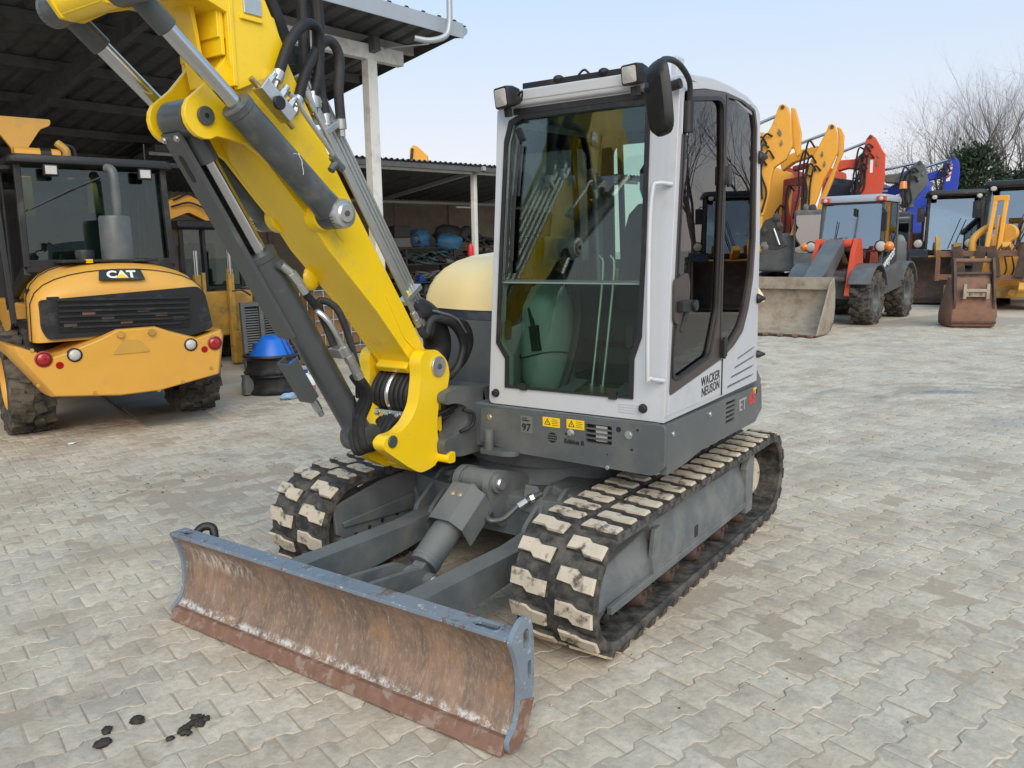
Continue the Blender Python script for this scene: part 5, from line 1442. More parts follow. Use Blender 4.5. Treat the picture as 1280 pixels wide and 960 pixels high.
# black grille insert with separate slats
gp = rounded([(-.735, 1.335), (.675, 1.405), (.735, 1.30), (.785, .985), (.62, .93), (.345, .905), (.0, 1.03), (-.34, .98), (-.70, .975), (-.745, 1.08)], .04, 4)
m = M(); m.plate(gp, None, (0, .79, 0), (-1, 0, 0), (0, 0, 1), .085); GR = lp('grille_surround', m, 'black', None, .02)
for i in range(6):
    z = 1.065 + i * .050
    w_ = .58 - (0.10 if i == 0 else 0)
    m = M(); m.box((.02 - .0, .895, z), (w_ * 2, .022, .020), Matrix.Rotation(R(-1.5), 3, 'Y')); lp('grille_slat', m, 'black', GR, .003)
m = M(); m.box((.02, .875, 1.17), (1.16, .02, .30), Matrix.Rotation(R(-1.5), 3, 'Y')); lp('grille_mesh', m, 'ink', GR, 0)
for i in range(7):
    m = M(); m.box((-.45 + i * .16, .884, 1.10 + (i % 3) * .05), (.11, .012, .035)); lp('engine_part', m, 'rusty' if i % 2 else 'junk_brown', GR, .004)
# maker's plate
m = M(); m.plate([(-.235, 1.50), (.195, 1.49), (.19, 1.59), (-.23, 1.60)], None, (0, .742, 0), (-1, 0, 0), (0, -.75, 1), -.01)
# plate sits on the sloping edge of the bonnet
m = M(); cN = V((.02, .792, 1.535)); exn = V((-1, 0, -.01)); eyn = V((0, -.62, 1)).normalized()
m.plate([(-.205, -.055), (.205, -.055), (.185, .055), (-.185, .055)], None, cN, exn, eyn, .012 if exn.cross(eyn).y > 0 else -.012); PLT = lp('name_plate', m, 'black', HO, .003)
nz = exn.cross(eyn) * (1 if exn.cross(eyn).y > 0 else -1)
text('CAT', .105, cN + nz * .0125, exn, eyn, 'white', PLT, world=False, bold=.004, sx=1.25)
m = M(); m.plate([(-.055, -.038), (.055, -.038), (0, .012)], None, cN + nz * .0145, exn, eyn, .0015 if exn.cross(eyn).y > 0 else -.0015); lp('logo_triangle', m, 'sticker_yellow', PLT, 0)
# cab
m = M()
CW = .68
for x in (-CW, CW):
    m.bar((x, .05, 1.62), (x * .98, .0, 2.62), .07, .06); m.bar((x, -.85, 1.2), (x * .98, -.85, 2.62), .07, .06); m.bar((x, -1.35, 1.2), (x * .96, -1.25, 2.62), .06, .06)
    m.bar((x * .98, .0, 2.61), (x * .96, -1.25, 2.61), .05, .05); m.bar((x, .05, 1.6), (x, -1.35, 1.2), .06, .12)
m.bar((-CW, .05, 1.63), (CW, .05, 1.63), .06, .12)
CF2 = lp('cab_frame', m, 'black', None, .008)
m = M(); m.loft([[V((x, y, z)) for x, y in rrect(-.76 * k, .76 * k, -1.42 * k if k < 1 else -1.42, .13 * k, .08)] for z, k in ((2.61, .99), (2.63, 1.0), (2.67, .99), (2.69, .93))]); lp('cab_roof', m, 'black', CF2, .008)
m = M(); m.plate([(-.64, 1.69), (.64, 1.69), (.63, 2.585), (-.63, 2.585)], None, (0, .052, 0), (-1, 0, 0), (0, -.045, 1), -.006); lp('rear_window', m, 'loader_glass', CF2, 0)
for s in (-1, 1):
    m = M(); m.plate([(-1.3, 1.3), (-.03, 1.68), (-.05, 2.58), (-1.25, 2.58)], None, (s * .685, 0, 0), (0, 1, 0), (0, 0, 1), .006); lp('side_window', m, 'loader_glass', CF2, 0)
m = M(); m.plate([(-.64, 1.2), (.64, 1.2), (.63, 2.585), (-.63, 2.585)], None, (0, -1.33, 0), (-1, 0, 0), (0, .045, 1), -.006); lp('front_window', m, 'loader_glass', CF2, 0)
m = M(); m.bx(-.64, .64, -1.3, .0, 1.15, 1.2); m.loft([[V((x, -.50 + (z - 1.5) * -.12 + dy, z)) for x, dy in rrect(-.24 * k, .24 * k, -.06, .06, .04)] for z, k in ((1.45, .95), (1.7, 1), (2.05, .95), (2.18, .7))]); m.bx(-.25, .25, -.95, -.45, 1.3, 1.5); lp('cab_interior', m, 'interior', CF2, .01)
m = M(); m.tube([(.10, -1.18, 1.55), (.10, -.98, 1.85)], .02, 8); m.lathe([(.18, -.012), (.195, 0), (.18, .012), (.165, 0)], (.10, -.97, 1.87), (0, .5, 1), 24, close=True); lp('steering_wheel', m, 'black', CF2, 0)
for x in (.40, -.46):
    m = M(); m.bx(x - .065, x + .065, .08, .15, 2.49, 2.60); wl = lp('work_light', m, 'black', CF2, .012)
    m = M(); m.bx(x - .050, x + .050, .145, .155, 2.505, 2.585); lp('lens', m, 'lens', wl, .004)
m = M(); m.tube([(.55, .075, 2.20), (.25, .075, 2.36), (-.05, .07, 2.50)], .010, 6); m.bar((.62, .07, 2.17), (.15, .07, 2.40), .014, .012); lp('wiper', m, 'black', CF2, 0)
m = M(); m.tube([(-.50, .03, 2.69), (-.50, .03, 2.86)], .008, 6); lp('antenna', m, 'black', CF2, 0)
m = M(); m.bar((-.76, .0, 2.66), (-.98, .0, 2.66), .02, .05); m.bx(-1.0, -.90, -.03, .0, 2.60, 2.66); lp('lamp_arm', m, 'black', CF2, .004)
# exhaust
m = M(); m.lathe([(.0, 1.60), (.150, 1.60), (.152, 1.64), (.150, 2.08), (.14, 2.11), (.0, 2.11)], (-.09, .30, 0), (0, 0, 1), 32); MU = lp('silencer', m, 'machine_grey', None, 0, 40)
m = M(); m.tube([(-.12, .30, 2.08), (-.12, .30, 2.38), (-.118, .295, 2.50), (-.105, .27, 2.56), (-.08, .22, 2.58)], .046, 16, 5); lp('exhaust_pipe', m, 'machine_grey', MU, 0)
m = M(); m.lathe([(.0, 1.78), (.08, 1.78), (.09, 1.75), (.075, 1.66), (.09, 1.6)], (.22, .35, 0), (0, 0, 1), 20); lp('air_inlet', m, 'black', None, 0)
m = M(); m.bx(.20, .26, .50, .56, 1.655, 1.69); lp('small_label', m, 'sticker_yellow', HO, .002)
# fenders, side panel, ladder and door post on the left flank
for s in (-1, 1):
    m = M(); pts = arc(-.05, .50, .62, 20, 165, 12) + arc(-.05, .50, .585, 165, 20, 12)
    m.plate(pts, None, (s * .62 + (.2 if s > 0 else -.2), 0, 0), (0, 1, 0), (0, 0, 1), .36 * (-s) ); lp('fender', m, 'black', None, .006)
    m = M(); m.bx(*sorted((s * .40, s * .70)), -2.2, .2, .55, 1.25); lp('side_body', m, 'cat_yellow', None, .02)
m = M(); m.bar((.86, -.10, 2.56), (.84, .05, 1.08), .05, .05); m.bar((.86, -.10, 2.56), (.70, -.10, 2.58), .04, .04); m.bar((.84, .05, 1.08), (.70, .05, 1.10), .04, .04); lp('guard_rail', m, 'black', None, .006)
m = M(); m.bx(.70, .74, .20, .60, 1.02, 1.42); m.bx(.72, .745, .30, .50, 1.10, 1.30, 0); lp('side_vent', m, 'black', None, .006)
m = M(); m.bx(.735, .742, .56, .70, 1.12, 1.30); lp('side_label', m, 'white', None, 0)
# raised lift arm in front of the cab: crosshead and tilt linkage showing above the roof
m = M()
m.plate(rounded([(-.66, 3.34), (.04, 3.34), (.03, 3.27), (-.08, 3.22), (-.24, 2.98), (-.24, 2.70), (-.24, 2.2), (-.40, 2.2), (-.40, 2.70), (-.40, 2.98), (-.56, 3.22), (-.65, 3.27)], .03), None, (-.02, -1.75, 0), (-1, 0, 0), (0, -.1, 1), -.06)
LA = lp('lift_arm', m, 'cat_yellow', None, .015)
for s in (-1, 1):
    m = M(); m.plate(rounded([(-2.3, 1.3), (-2.0, 1.2), (-1.6, 2.2), (-1.75, 2.6), (-1.95, 2.6)], .06), None, (s * .42, 0, 0), (0, 1, 0), (0, 0, 1), .06); lp('arm_side', m, 'cat_yellow', LA, .012)
m = M(); m.cyl((.42, -1.7, 2.88), (-.05, -1.7, 2.88), .075, n=24); lp('linkage_tube', m, 'cat_yellow', LA, .006)
m = M(); m.cyl((.16, -1.7, 2.88), (.05, -1.7, 2.88), .082, n=24); lp('black_collar', m, 'black', LA, 0)
m = M(); m.bx(.02, .14, -1.66, -1.62, 2.72, 2.84); lp('decal', m, 'white', LA, 0)
m = M(); m.tube([(-.02, -1.65, 3.02), (-.10, -1.6, 2.92), (-.08, -1.62, 2.74), (-.14, -1.62, 2.62)], .045, 10, 5); lp('linkage_arm', m, 'old_yellow', LA, 0)
m = M(); m.tube([(-.08, -1.62, 3.0), (-.18, -1.6, 2.95), (-.2, -1.6, 2.7)], .02, 8, 5); lp('hose', m, 'hose', LA, 0)
m = M(); m.bx(.06, .20, -1.68, -1.64, 2.66, 2.74); lp('red_mark', m, 'dark_red', LA, .004)

# ------------------------------------------------------------------ backhoe deeper under the roof
BO_, BR = fr(tuple(sp(-2.95, -2.3))[:2], 84.5)
BH = thing('backhoe_loader', 'old yellow backhoe with dark cab standing beside the wheel loader in the shed', 'backhoe', tuple(BO_), BR)
def bp_(name, m, mat, parent=None, bevel=.008, smooth=35, **k): return sub(name, m, mat, BH if parent is None else parent, bevel, smooth, **k)
m = M()
for x in (.50, -.50):
    for y in (-.3, -1.5): m.bar((x, y, .9), (x, y, 2.12), .06, .06)
m.bar((.14, -.28, .9), (.14, -.28, 2.1), .05, .05); m.bar((.55, -.3, 1.2), (-.55, -.3, 1.2), .06, .06); m.bar((.52, -.3, 1.2), (.52, -1.55, 1.2), .06, .06); m.bar((-.52, -.3, 1.2), (-.52, -1.55, 1.2), .06, .06)
cbm = bp_('cab_frame', m, 'black')
m = M(); m.bx(-.60, .60, -1.65, -.15, 2.12, 2.24); bp_('cab_roof', m, 'black', cbm, .03)
m = M(); m.bx(-.47, .10, -.31, -.305, 1.25, 2.1); bp_('rear_window', m, 'loader_glass', cbm, 0)
m = M(); m.bx(.18, .47, -.31, -.305, 1.25, 2.1); bp_('side_pane', m, 'loader_glass', cbm, 0)
m = M(); m.bx(-.55, .55, -1.8, -.1, .45, 1.15); bp_('body', m, 'old_yellow', None, .03)
m = M(); m.bx(-.22, .22, -1.0, -.55, 1.15, 1.9); bp_('seat', m, 'seat_cloth', None, .05)
for x in (.51, -.04):
    m = M(); m.bx(x - .10, x + .0, -.02, .06, .35 if x > 0 else .30, 1.42); bp_('stabiliser', m, 'old_yellow', None, .012)
    m = M(); m.cyl((x - .05, .02, 1.3), (x - .05, .02, 1.78), .035, n=14); bp_('stabiliser_rod', m, 'chrome', None, 0)
m = M(); m.bx(.36, .41, .06, .10, .35, 1.45); bp_('slide_rail', m, 'old_yellow', None, .008)
m = M(); m.bx(-.30, -.05, -.05, .08, .02, .52); bp_('outrigger_foot', m, 'old_yellow', None, .02)
m = M(); m.bx(-.15, -.05, -.03, .03, .5, 1.5); bp_('outrigger', m, 'old_yellow', None, .015)
m = M(); m.bx(.28, .42, -.05, .05, .10, .60); bp_('weight_plate', m, 'cream', None, .02)
m = M()
m.plate(rounded([(-.62, 2.22), (-.55, 2.52), (-.20, 2.66), (.10, 2.50), (.42, 2.36), (.60, 2.30), (.62, 2.12), (.40, 2.08), (.15, 2.22), (-.20, 2.38)], .05, 4), None, (-.0, -.55, 0), (1, 0, 0), (0, 0, 1), .2)
m.v = [(-x, y, z) for x, y, z in m.v]; BA = bp_('dipper', m, 'amber_yellow', None, .02)
m = M(); m.tube([(.45, -.52, 2.55), (.15, -.50, 2.66), (-.15, -.48, 2.50), (-.42, -.47, 2.42), (-.55, -.5, 2.30)], .014, 8, 5); bp_('hose', m, 'hose', BA, 0)
m = M(); m.tube([(.5, -.5, 2.45), (.2, -.48, 2.52), (-.1, -.46, 2.40), (-.35, -.46, 2.32)], .014, 8, 5); bp_('hose', m, 'hose', BA, 0)
m = M(); m.cyl((-.47, -.48, 2.26), (-.47, -.55, 2.26), .05, n=18); m.cyl((-.30, -.48, 2.30), (-.30, -.55, 2.30), .035, n=18); bp_('arm_pin', m, 'cat_yellow', BA, .004)
m = M(); m.cyl((.55, -.65, 2.3), (.2, -.65, 1.9), .04, n=14); bp_('arm_ram', m, 'old_yellow', BA, .004)
for x in (.62, -.62): wheel(BH, (x, -1.2, .55), .55, .36, 1 if x > 0 else -1, 'old_yellow', 14)

# ------------------------------------------------------------------ odds and ends on the shed floor
def lo(a, b_, z=0.): return tuple(sp(a, b_, z))
def item(name, label, cat, m, mat, a, b_, z=.004, rz=-5.5, bevel=.006, group=None, smooth=35):
    o = obj(name, m, mat, None, bevel, smooth); o.location = lo(a, b_, z); o.rotation_euler = (0, 0, R(rz)); return tag(o, label, cat, group)
def radiator(a, b_, w, h, tilt, rz, label, mt='aluminium'):
    e = thing('radiator', label, 'radiator', lo(a, b_, .004), R(rz), 'scrap radiators by the shed floor')
    m = M(); m.plate([(-w / 2, 0), (w / 2, 0), (w / 2, h), (-w / 2, h)], [[(-w / 2 + .06, .07), (w / 2 - .06, .07), (w / 2 - .06, h - .07), (-w / 2 + .06, h - .07)]], (0, 0, 0), (1, 0, 0), (0, tilt, 1), -.08); sub('frame', m, 'machine_grey', e, .006)
    m = M(); m.plate([(-w / 2 + .055, .065), (w / 2 - .055, .065), (w / 2 - .055, h - .065), (-w / 2 + .055, h - .065)], None, (0, -.02, 0), (1, 0, 0), (0, tilt, 1), .03); c = sub('core', m, 'black', e, 0)
    k = int(h / .045)
    for i in range(k):
        m = M(); z = .08 + i * (h - .16) / k
        m.plate([(-w / 2 + .06, z), (w / 2 - .06, z), (w / 2 - .06, z + .018), (-w / 2 + .06, z + .018)], None, (0, .0, 0), (1, 0, 0), (0, tilt, 1), -.03); sub('fin', m, mt, c, 0)
    return e
radiator(-2.98, -1.55, .34, 1.0, -.06, -15, 'narrow grey scrap radiator leaning by the backhoe outrigger')
radiator(-2.62, -1.62, .40, 1.06, -.05, 0, 'wide pale grey scrap radiator standing beside two others')
radiator(-2.15, -1.40, .42, .95, -.20, 25, 'dark ribbed scrap radiator tilted against a wire cage')
m = M()
rg = random.Random(3)
for i in range(16):
    p0 = V((rg.uniform(-.35, .35), rg.uniform(-.15, .15), rg.uniform(0, .12))); p1 = p0 + V((rg.uniform(-.3, .3), rg.uniform(-.1, .1), rg.uniform(-.05, .1)))
    m.tube([p0, (p0 + p1) / 2 + V((0, 0, rg.uniform(0, .1))), p1], .016, 6, 3)
item('scrap_hoses', 'tangle of old dark hoses thrown on top of the radiators', 'hoses', m, 'junk_brown', -2.60, -1.7, 1.07)
# wire cage of a bulk container
cg = thing('wire_cage', 'galvanised wire container cage with brown pallet box behind the boom', 'cage', lo(-1.1, -2.3, .004), R(-5.5))
m = M()
for i in range(7):
    x = -.55 + i * 1.1 / 6; m.tube([(x, .5, .1), (x, .5, 1.1)], .011, 6)
for z in (.12, .36, .6, .85, 1.1): m.tube([(-.55, .5, z), (.55, .5, z)], .011, 6); m.tube([(.55, .5, z), (.55, -.5, z)], .011, 6); m.tube([(-.55, .5, z), (-.55, -.5, z)], .011, 6)
for i in range(6):
    y = -.5 + i * .2; m.tube([(.55, y, .1), (.55, y, 1.1)], .011, 6); m.tube([(-.55, y, .1), (-.55, y, 1.1)], .011, 6)
sub('bars', m, 'zinc', cg, 0)
m = M(); m.bx(-.5, .5, -.45, .45, .14, 1.02); sub('box', m, 'wood', cg, .03)
m = M(); m.bx(-.58, .58, -.52, .52, 0, .1); sub('pallet', m, 'wood', cg, .01)
# wheel rims, blue funnel tub, canisters, rag
def rim_(a, b_, z, rr, h, label):
    m = M(); m.lathe([(rr * .86, 0), (rr, .0), (rr * 1.02, .02), (rr * .96, .035), (rr * .90, .06), (rr * .88, h * .5), (rr * .90, h - .06), (rr * .96, h - .035), (rr * 1.02, h - .02), (rr, h), (rr * .86, h), (rr * .84, h * .5)], (0, 0, 0), (0, 0, 1), 40, close=True)
    m.lathe([(rr * .85, h * .45), (rr * .3, h * .40), (rr * .28, h * .36), (rr * .85, h * .40)], (0, 0, 0), (0, 0, 1), 40, close=True)
    o = obj('steel_ring', m, 'black', None, 0, 30); o.location = lo(a, b_, z); return tag(o, label, 'wheel rim', 'stacked wheel rims')
rim_(-3.98, .45, .006, .335, .235, 'black steel wheel rim lying on the floor under another rim')
rim_(-4.0, .46, .243, .335, .235, 'black steel wheel rim on top of the stack, holding a blue tub')
fn = thing('blue_tub', 'bright blue plastic tub tipped over on the stacked wheel rims', 'tub', lo(-3.98, .46, .40), R(20))
m = M(); m.lathe([(.0, .30), (.10, .30), (.13, .285), (.29, .04), (.30, .0), (.27, .0), (.11, .26), (0, .27)], (0, 0, 0), (.15, .1, 1), 28); sub('body', m, 'funnel_blue', fn, 0, 40)
for a in (-.05, .06): 
    m = M(); m.tube([(a, .30, .02), (a - .03, .15, .28)], .012, 8); sub('handle', m, 'barrel_blue', fn, 0)
m = M(); m.lathe([(0, 0), (.15, 0), (.16, .02), (.16, .52), (.15, .55), (0, .55)], (0, 0, 0), (0, 0, 1), 28)
item('blue_drum', 'small dark blue drum standing behind the stacked wheel rims', 'drum', m, 'barrel_blue', -3.75, -.05)
cn = thing('canister', 'translucent plastic canister half full of pink fluid beside the rims', 'canister', lo(-4.02, 1.20, .004), R(-15))
m = M(); m.loft([[V((x, y, z)) for x, y in rrect(-.10 * k, .10 * k, -.07 * k, .07 * k, .03)] for z, k in ((.145, 1), (.20, .98), (.25, .72), (.28, .40), (.30, .30))]); sub('upper_body', m, 'jug', cn, 0, 50)
m = M(); m.loft([[V((x, y, z)) for x, y in rrect(-.10 * k, .10 * k, -.07 * k, .07 * k, .03)] for z, k in ((0, .95), (.012, 1.0), (.146, 1.002))]); sub('fluid', m, 'pink_fluid', cn, 0, 50)
m = M(); m.cyl((0, 0, .295), (0, 0, .335), .028, n=16); sub('cap', m, 'barrel_blue', cn, .003)
m = M(); m.tube([(-.06, 0, .22), (-.075, 0, .29), (-.02, 0, .30)], .013, 8, 5); sub('handle', m, 'jug', cn, 0)
m = M(); m.loft([[V((x, y, z)) for x, y in rrect(-.10 * k, .10 * k, -.07 * k, .07 * k, .03)] for z, k in ((0, .95), (.012, 1.0), (.36, 1.0), (.44, .7), (.47, .3))]); m.cyl((0, 0, .46), (0, 0, .50), .03, n=14)
item('canister', 'white plastic canister standing behind the yellow swing post', 'canister', m, 'jug', -2.35, .55, rz=10, smooth=50)
m = M(); m.blob((0, 0, .03), (.11, .07, .04), 8, 14, 8, jit=.28); item('rag', 'crumpled pale blue rag lying in front of the wheel rims', 'rag', m, 'cloth_blue', -4.22, 1.12, .004, bevel=0, smooth=60)
m = M(); m.loft([[V((x, y, z)) for x, y in rrect(-.07 * k, .07 * k, -.05 * k, .05 * k, .02)] for z, k in ((0, 1), (.12, 1.05), (.20, .9), (.24, 1.05))]); item('paper_bag', 'crumpled grey paper bag beside the stacked wheel rims', 'bag', m, 'junk_grey', -4.32, .42, bevel=0, smooth=60)
m = M(); m.bx(-.16, .16, -.06, .06, 0, .02); item('board', 'short brown board lying under the pink fluid canister', 'board', m, 'wood', -3.95, 1.05, rz=5)
# leafy litter scraps on the paving
for i, (x, y, c_) in enumerate(((1.62, -5.02, 'sticker_yellow'), (.9, -5.1, 'white'))):
    m = M(); m.blob((0, 0, .006), (.05, .025, .006), i, 8, 5, jit=.3); o = obj('paper_scrap', m, c_, None, 0, 60); o.location = (x, y, 0.002)
    tag(o, ['yellow scrap of litter on the paving by the loader wheel', 'white scrap of litter on the concrete under the loader bumper'][i], 'litter')

# ------------------------------------------------------------------ long storage shed behind
f1 = V((-.9659, .2588, 0)); f2 = V((.2588, .9659, 0)); T0 = V((-8.3, -10.8, 0))
def tp_(a, b_, z=0.): return T0 + f1 * a + f2 * b_ + V((0, 0, z))
SS = thing('storage_shed', 'low storage shed with corrugated roof and shelves of spare parts', 'shed', tuple(T0))
def tpart(name, m, mat, parent=None, bevel=.004, **k): return obj(name, m, mat, SS if parent is None else parent, bevel, 35, world=True, **k)
m = M(); n = 400; rows = []
for b_ in (.05, -5.2):
    rows.append([tp_(-4 + i * 14 / (n - 1), b_, 3.80 + b_ * .10 + .03 * math.sin(i * 14 / (n - 1) / .15 * 2 * math.pi)) for i in range(n)])
m.add(rows[0] + rows[1], [(i, i + 1, n + i + 1, n + i) for i in range(n - 1)])
rows2 = [[q - V((0, 0, .012)) for q in r_] for r_ in rows]; m.add(rows2[0] + rows2[1], [(i + 1, i, n + i, n + i + 1) for i in range(n - 1)])
tpart('roof_sheeting', m, 'roof_steel', None, 0)
m = M(); m.bar(tp_(-4, .0, 3.70), tp_(10, .0, 3.70), .03, .12); tpart('fascia', m, 'roof_steel', None, .003)
m = M(); m.bar(tp_(-4, -.35, 3.64), tp_(10, -.35, 3.64), .06, .06); tpart('front_beam', m, 'post_white', None, .004)
for a in (-.2, 3.77, 7.6):
    m = M(); m.bar(tp_(a, -.35, 0), tp_(a, -.35, 3.62), .13, .13); tpart('post', m, 'post_white', None, .02)
    m = M(); m.bar(tp_(a, .1, 3.72), tp_(a, -5.1, 3.20), .10, .10); tpart('rafter', m, 'beam_grey', None, .004)
m = M(); m.plate([(-4, 0), (10, 0), (10, 3.3), (-4, 3.3)], None, tp_(0, -5.0), f1, V((0, 0, 1)), .06)
BWS = tpart('back_wall', m, 'beige_panel', None, 0)
for a in range(0, 10, 2):
    m = M(); m.bar(tp_(a + .3, -4.92, 0), tp_(a + .3, -4.92, 3.2), .10, .10); tpart('wall_post', m, 'beige_panel', BWS, .004)
m = M(); m.bar(tp_(0, -3.2, 3.08), tp_(9, -3.2, 3.08), .04, .06); tpart('tie_rail', m, 'beam_grey', None, 0)
m = M(); m.bar(tp_(5.18, -3.0, 2.97), tp_(5.70, -3.0, 2.97), .05, .04); LT = tpart('strip_light', m, 'white', None, .006)
m = M(); m.plate([(-4, 0), (10, 0), (10, -5), (-4, -5)], None, tp_(0, 0, .0), f1, f2, .008 if f1.cross(f2).z > 0 else -.008); m.v = [(x, y, z + .009) for x, y, z in m.v]; tpart('floor', m, 'concrete', None, 0)
# shelving: uprights and boards
RK = thing('shelf_rack', 'dark steel shelf rack packed with spare parts inside the storage shed', 'shelf rack', tuple(tp_(4.4, -3.2)), R(-15))
def rk(name, m, mat, bevel=.004): return sub(name, m, mat, RK, bevel)
for x in (-2.2, -.55, 1.1, 2.6):
    for y in (-.35, .35):
        m = M(); m.bx(x - .03, x + .03, y - .03, y + .03, 0, 1.84); rk('upright', m, 'junk_dark')
for z in (.35, .85, 1.35, 1.80):
    m = M(); m.bx(-2.3, 2.7, -.4, .4, z, z + .035); rk('shelf', m, 'junk_dark')
def junk(name, label, cat, m, mat, x, y, z, rz=0, smooth=50, bevel=0):
    o = obj(name, m, mat, None, bevel, smooth); q = Matrix.Rotation(R(-15), 3, 'Z') @ V((x, y, 0)); b0 = tp_(4.4, -3.2)
    o.location = (b0.x + q.x, b0.y + q.y, z); o.rotation_euler = (0, 0, R(-15 + rz)); return tag(o, label, cat, 'spare parts on the shelves')
m = M(); m.bx(-.26, .26, -.2, .2, 0, .30); junk('black_box', 'square black box on top of the shelf rack beside blue sheeting', 'box', m, 'junk_dark', 1.15, .1, 2.12, bevel=.02)
m = M(); m.bx(-.30, .30, -.22, .22, 0, .26); junk('grey_crate', 'dark grey crate under the black box on the shelf rack', 'crate', m, 'junk_grey', 1.15, .1, 1.84, bevel=.02)
m = M(); m.blob((0, 0, .22), (.38, .25, .28), 21, 14, 9, jit=.16); junk('tarpaulin', 'folded light blue tarpaulin heaped on the top shelf', 'tarpaulin', m, 'tarp_blue', .42, .05, 1.86, 20)
m = M(); m.blob((0, 0, .2), (.40, .27, .24), 22, 14, 9, jit=.18); junk('tarpaulin', 'deep blue crumpled tarpaulin bulging over the shelf edge', 'tarpaulin', m, 'tarp_blue', -.42, .25, 1.78, -10)
m = M(); m.blob((0, 0, .22), (.5, .3, .26), 23, 14, 9, jit=.15); junk('tarpaulin', 'dark grey rolled cover on the top shelf behind blue tarpaulin', 'tarpaulin', m, 'junk_dark', -.70, -.15, 2.0, 0)
m = M(); m.tube([(-.5, 0, .1), (-.2, 0, .3), (.1, 0, .42), (.3, 0, .2)], .16, 12, 4); junk('duct_hose', 'fat black ribbed duct slumped at the end of the top shelf', 'duct', m, 'junk_dark', -1.30, .05, 1.88, 5)
for i, (x, z, r_) in enumerate(((.75, 1.86, .17), (-1.9, 1.4, .16), (1.6, 1.4, .15))):
    m = M(); m.lathe([(r_, -.04), (r_ * 1.15, 0), (r_, .04), (r_ * .7, .04), (r_ * .62, 0), (r_ * .7, -.04)], (0, 0, r_), (0, 1, .2), 24, close=True)
    junk('pulley_ring', ['black rubber ring hanging beside the blue tarpaulin on the top shelf', 'black rubber ring at the far end of the middle shelf', 'black rubber ring beside coiled hoses on the middle shelf'][i], 'ring', m, 'junk_dark', x, .3, z)
rg = random.Random(9)
def coil(sd, n_, spread, r_=.022):
    g_ = random.Random(sd); m = M()
    for i in range(n_):
        rr = g_.uniform(.12, .26); c = V((g_.uniform(-spread, spread), g_.uniform(-.15, .15), g_.uniform(.03, .22)))
        ax = V((g_.uniform(-.5, .5), g_.uniform(-.5, .5), 1)).normalized(); bx_, by_, _z = basis(ax)
        m.tube([c + (bx_ * math.cos(k * .7) + by_ * math.sin(k * .7)) * rr for k in range(8)], r_, 6, 2)
    return m
for i, (x, z, mt, lb) in enumerate(((1.2, 1.39, 'junk_dark', 'tangle of thin black hoses on the middle shelf under the black box'), (.2, 1.39, 'junk_teal', 'pale teal hoses and rods lying on the middle shelf'), (-.9, 1.39, 'junk_dark', 'coils of black hose on the middle shelf under the tarpaulins'), (-2.0, 1.84, 'junk_dark', 'black hoses piled at the right-hand top of the rack'),
        (1.3, .89, 'junk_brown', 'rusty rods and chains on the lower shelf'), (.1, .89, 'junk_grey', 'grey hose coils on the lower shelf'), (-1.2, .89, 'junk_brown', 'brown cables heaped on the lower shelf by the extinguisher'), (.8, .39, 'junk_dark', 'dark scrap hoses on the bottom shelf'), (-1.0, .39, 'junk_grey', 'grey pipe offcuts on the bottom shelf'))):
    junk('hose_coils', lb, 'hoses', coil(i + 30, 30, .75, .028), mt, x, .1, z)
for i, (x, z, w_, h_, mt, lb) in enumerate(((-.4, 1.39, .3, .12, 'junk_grey', 'flat pale grey part on the middle shelf'), (-1.5, .89, .35, .15, 'white', 'white flat carton on the lower shelf'), (1.9, .89, .3, .3, 'junk_brown', 'brown carton at the end of the lower shelf'), (.6, .89, .25, .2, 'barrel_blue', 'small dark blue box on the lower shelf'), (1.9, 1.39, .3, .25, 'junk_dark', 'black case at the end of the middle shelf'), (-1.7, 1.39, .25, .22, 'junk_brown', 'brown box on the middle shelf by the post'))):
    m = M(); m.bx(-w_ / 2, w_ / 2, -.15, .15, 0, h_); junk('part_box', lb, 'box', m, mt, x, .22, z, rg.uniform(-20, 20), bevel=.01)
bl = ['black crate wedged under the top board beside the rack upright', 'brown carton with torn corner in the middle of the lower shelf', 'tall dark tin near the rack end on the middle shelf', 'low black tray holding parts on the bottom shelf', 'grey steel case standing on the bottom shelf', 'dark oil can cluster box on the lower shelf near the post', 'black battery box at the back of the middle shelf', 'brown wooden case on the bottom shelf by the wall', 'dull green case on the middle shelf between hoses', 'charcoal bundle on the top shelf beside the grey roll']
for i, lb in enumerate(bl):
    w_, h_ = rg.uniform(.35, .6), rg.uniform(.25, .42)
    m = M(); m.bx(-w_ / 2, w_ / 2, -.18, .18, 0, h_); m.bx(-w_ / 2 - .01, w_ / 2 + .01, -.19, .19, h_ - .04, h_ + .01); junk('parts_case', lb, 'case', m, ['junk_dark', 'junk_brown', 'junk_dark', 'junk_dark', 'junk_grey', 'junk_dark', 'junk_dark', 'junk_brown', 'junk_teal', 'junk_dark'][i], [1.55, .15, -1.6, 1.0, .1, -1.9, -.2, -1.1, .75, -1.85][i], -.12, [1.39, .89, 1.39, .39, .39, .89, 1.39, .39, 1.39, 1.84][i], rg.uniform(-15, 15), bevel=.01)
fe = thing('fire_extinguisher', 'red fire extinguisher hung on the storage shed post', 'extinguisher', tuple(tp_(3.62, -.35, 1.45)), 0)
m = M(); m.lathe([(0, 0), (.07, 0), (.08, .02), (.08, .36), (.06, .42), (.03, .45), (0, .45)], (0, 0, 0), (0, 0, 1), 20); sub('cylinder', m, 'sticker_red', fe, 0)
m = M(); m.cyl((0, 0, .44), (0, 0, .50), .025, n=10); m.bar((-.03, 0, .51), (.09, 0, .53), .02, .02); m.tube([(.04, 0, .48), (.11, 0, .40), (.10, 0, .15)], .012, 6, 5); sub('valve', m, 'black', fe, 0)
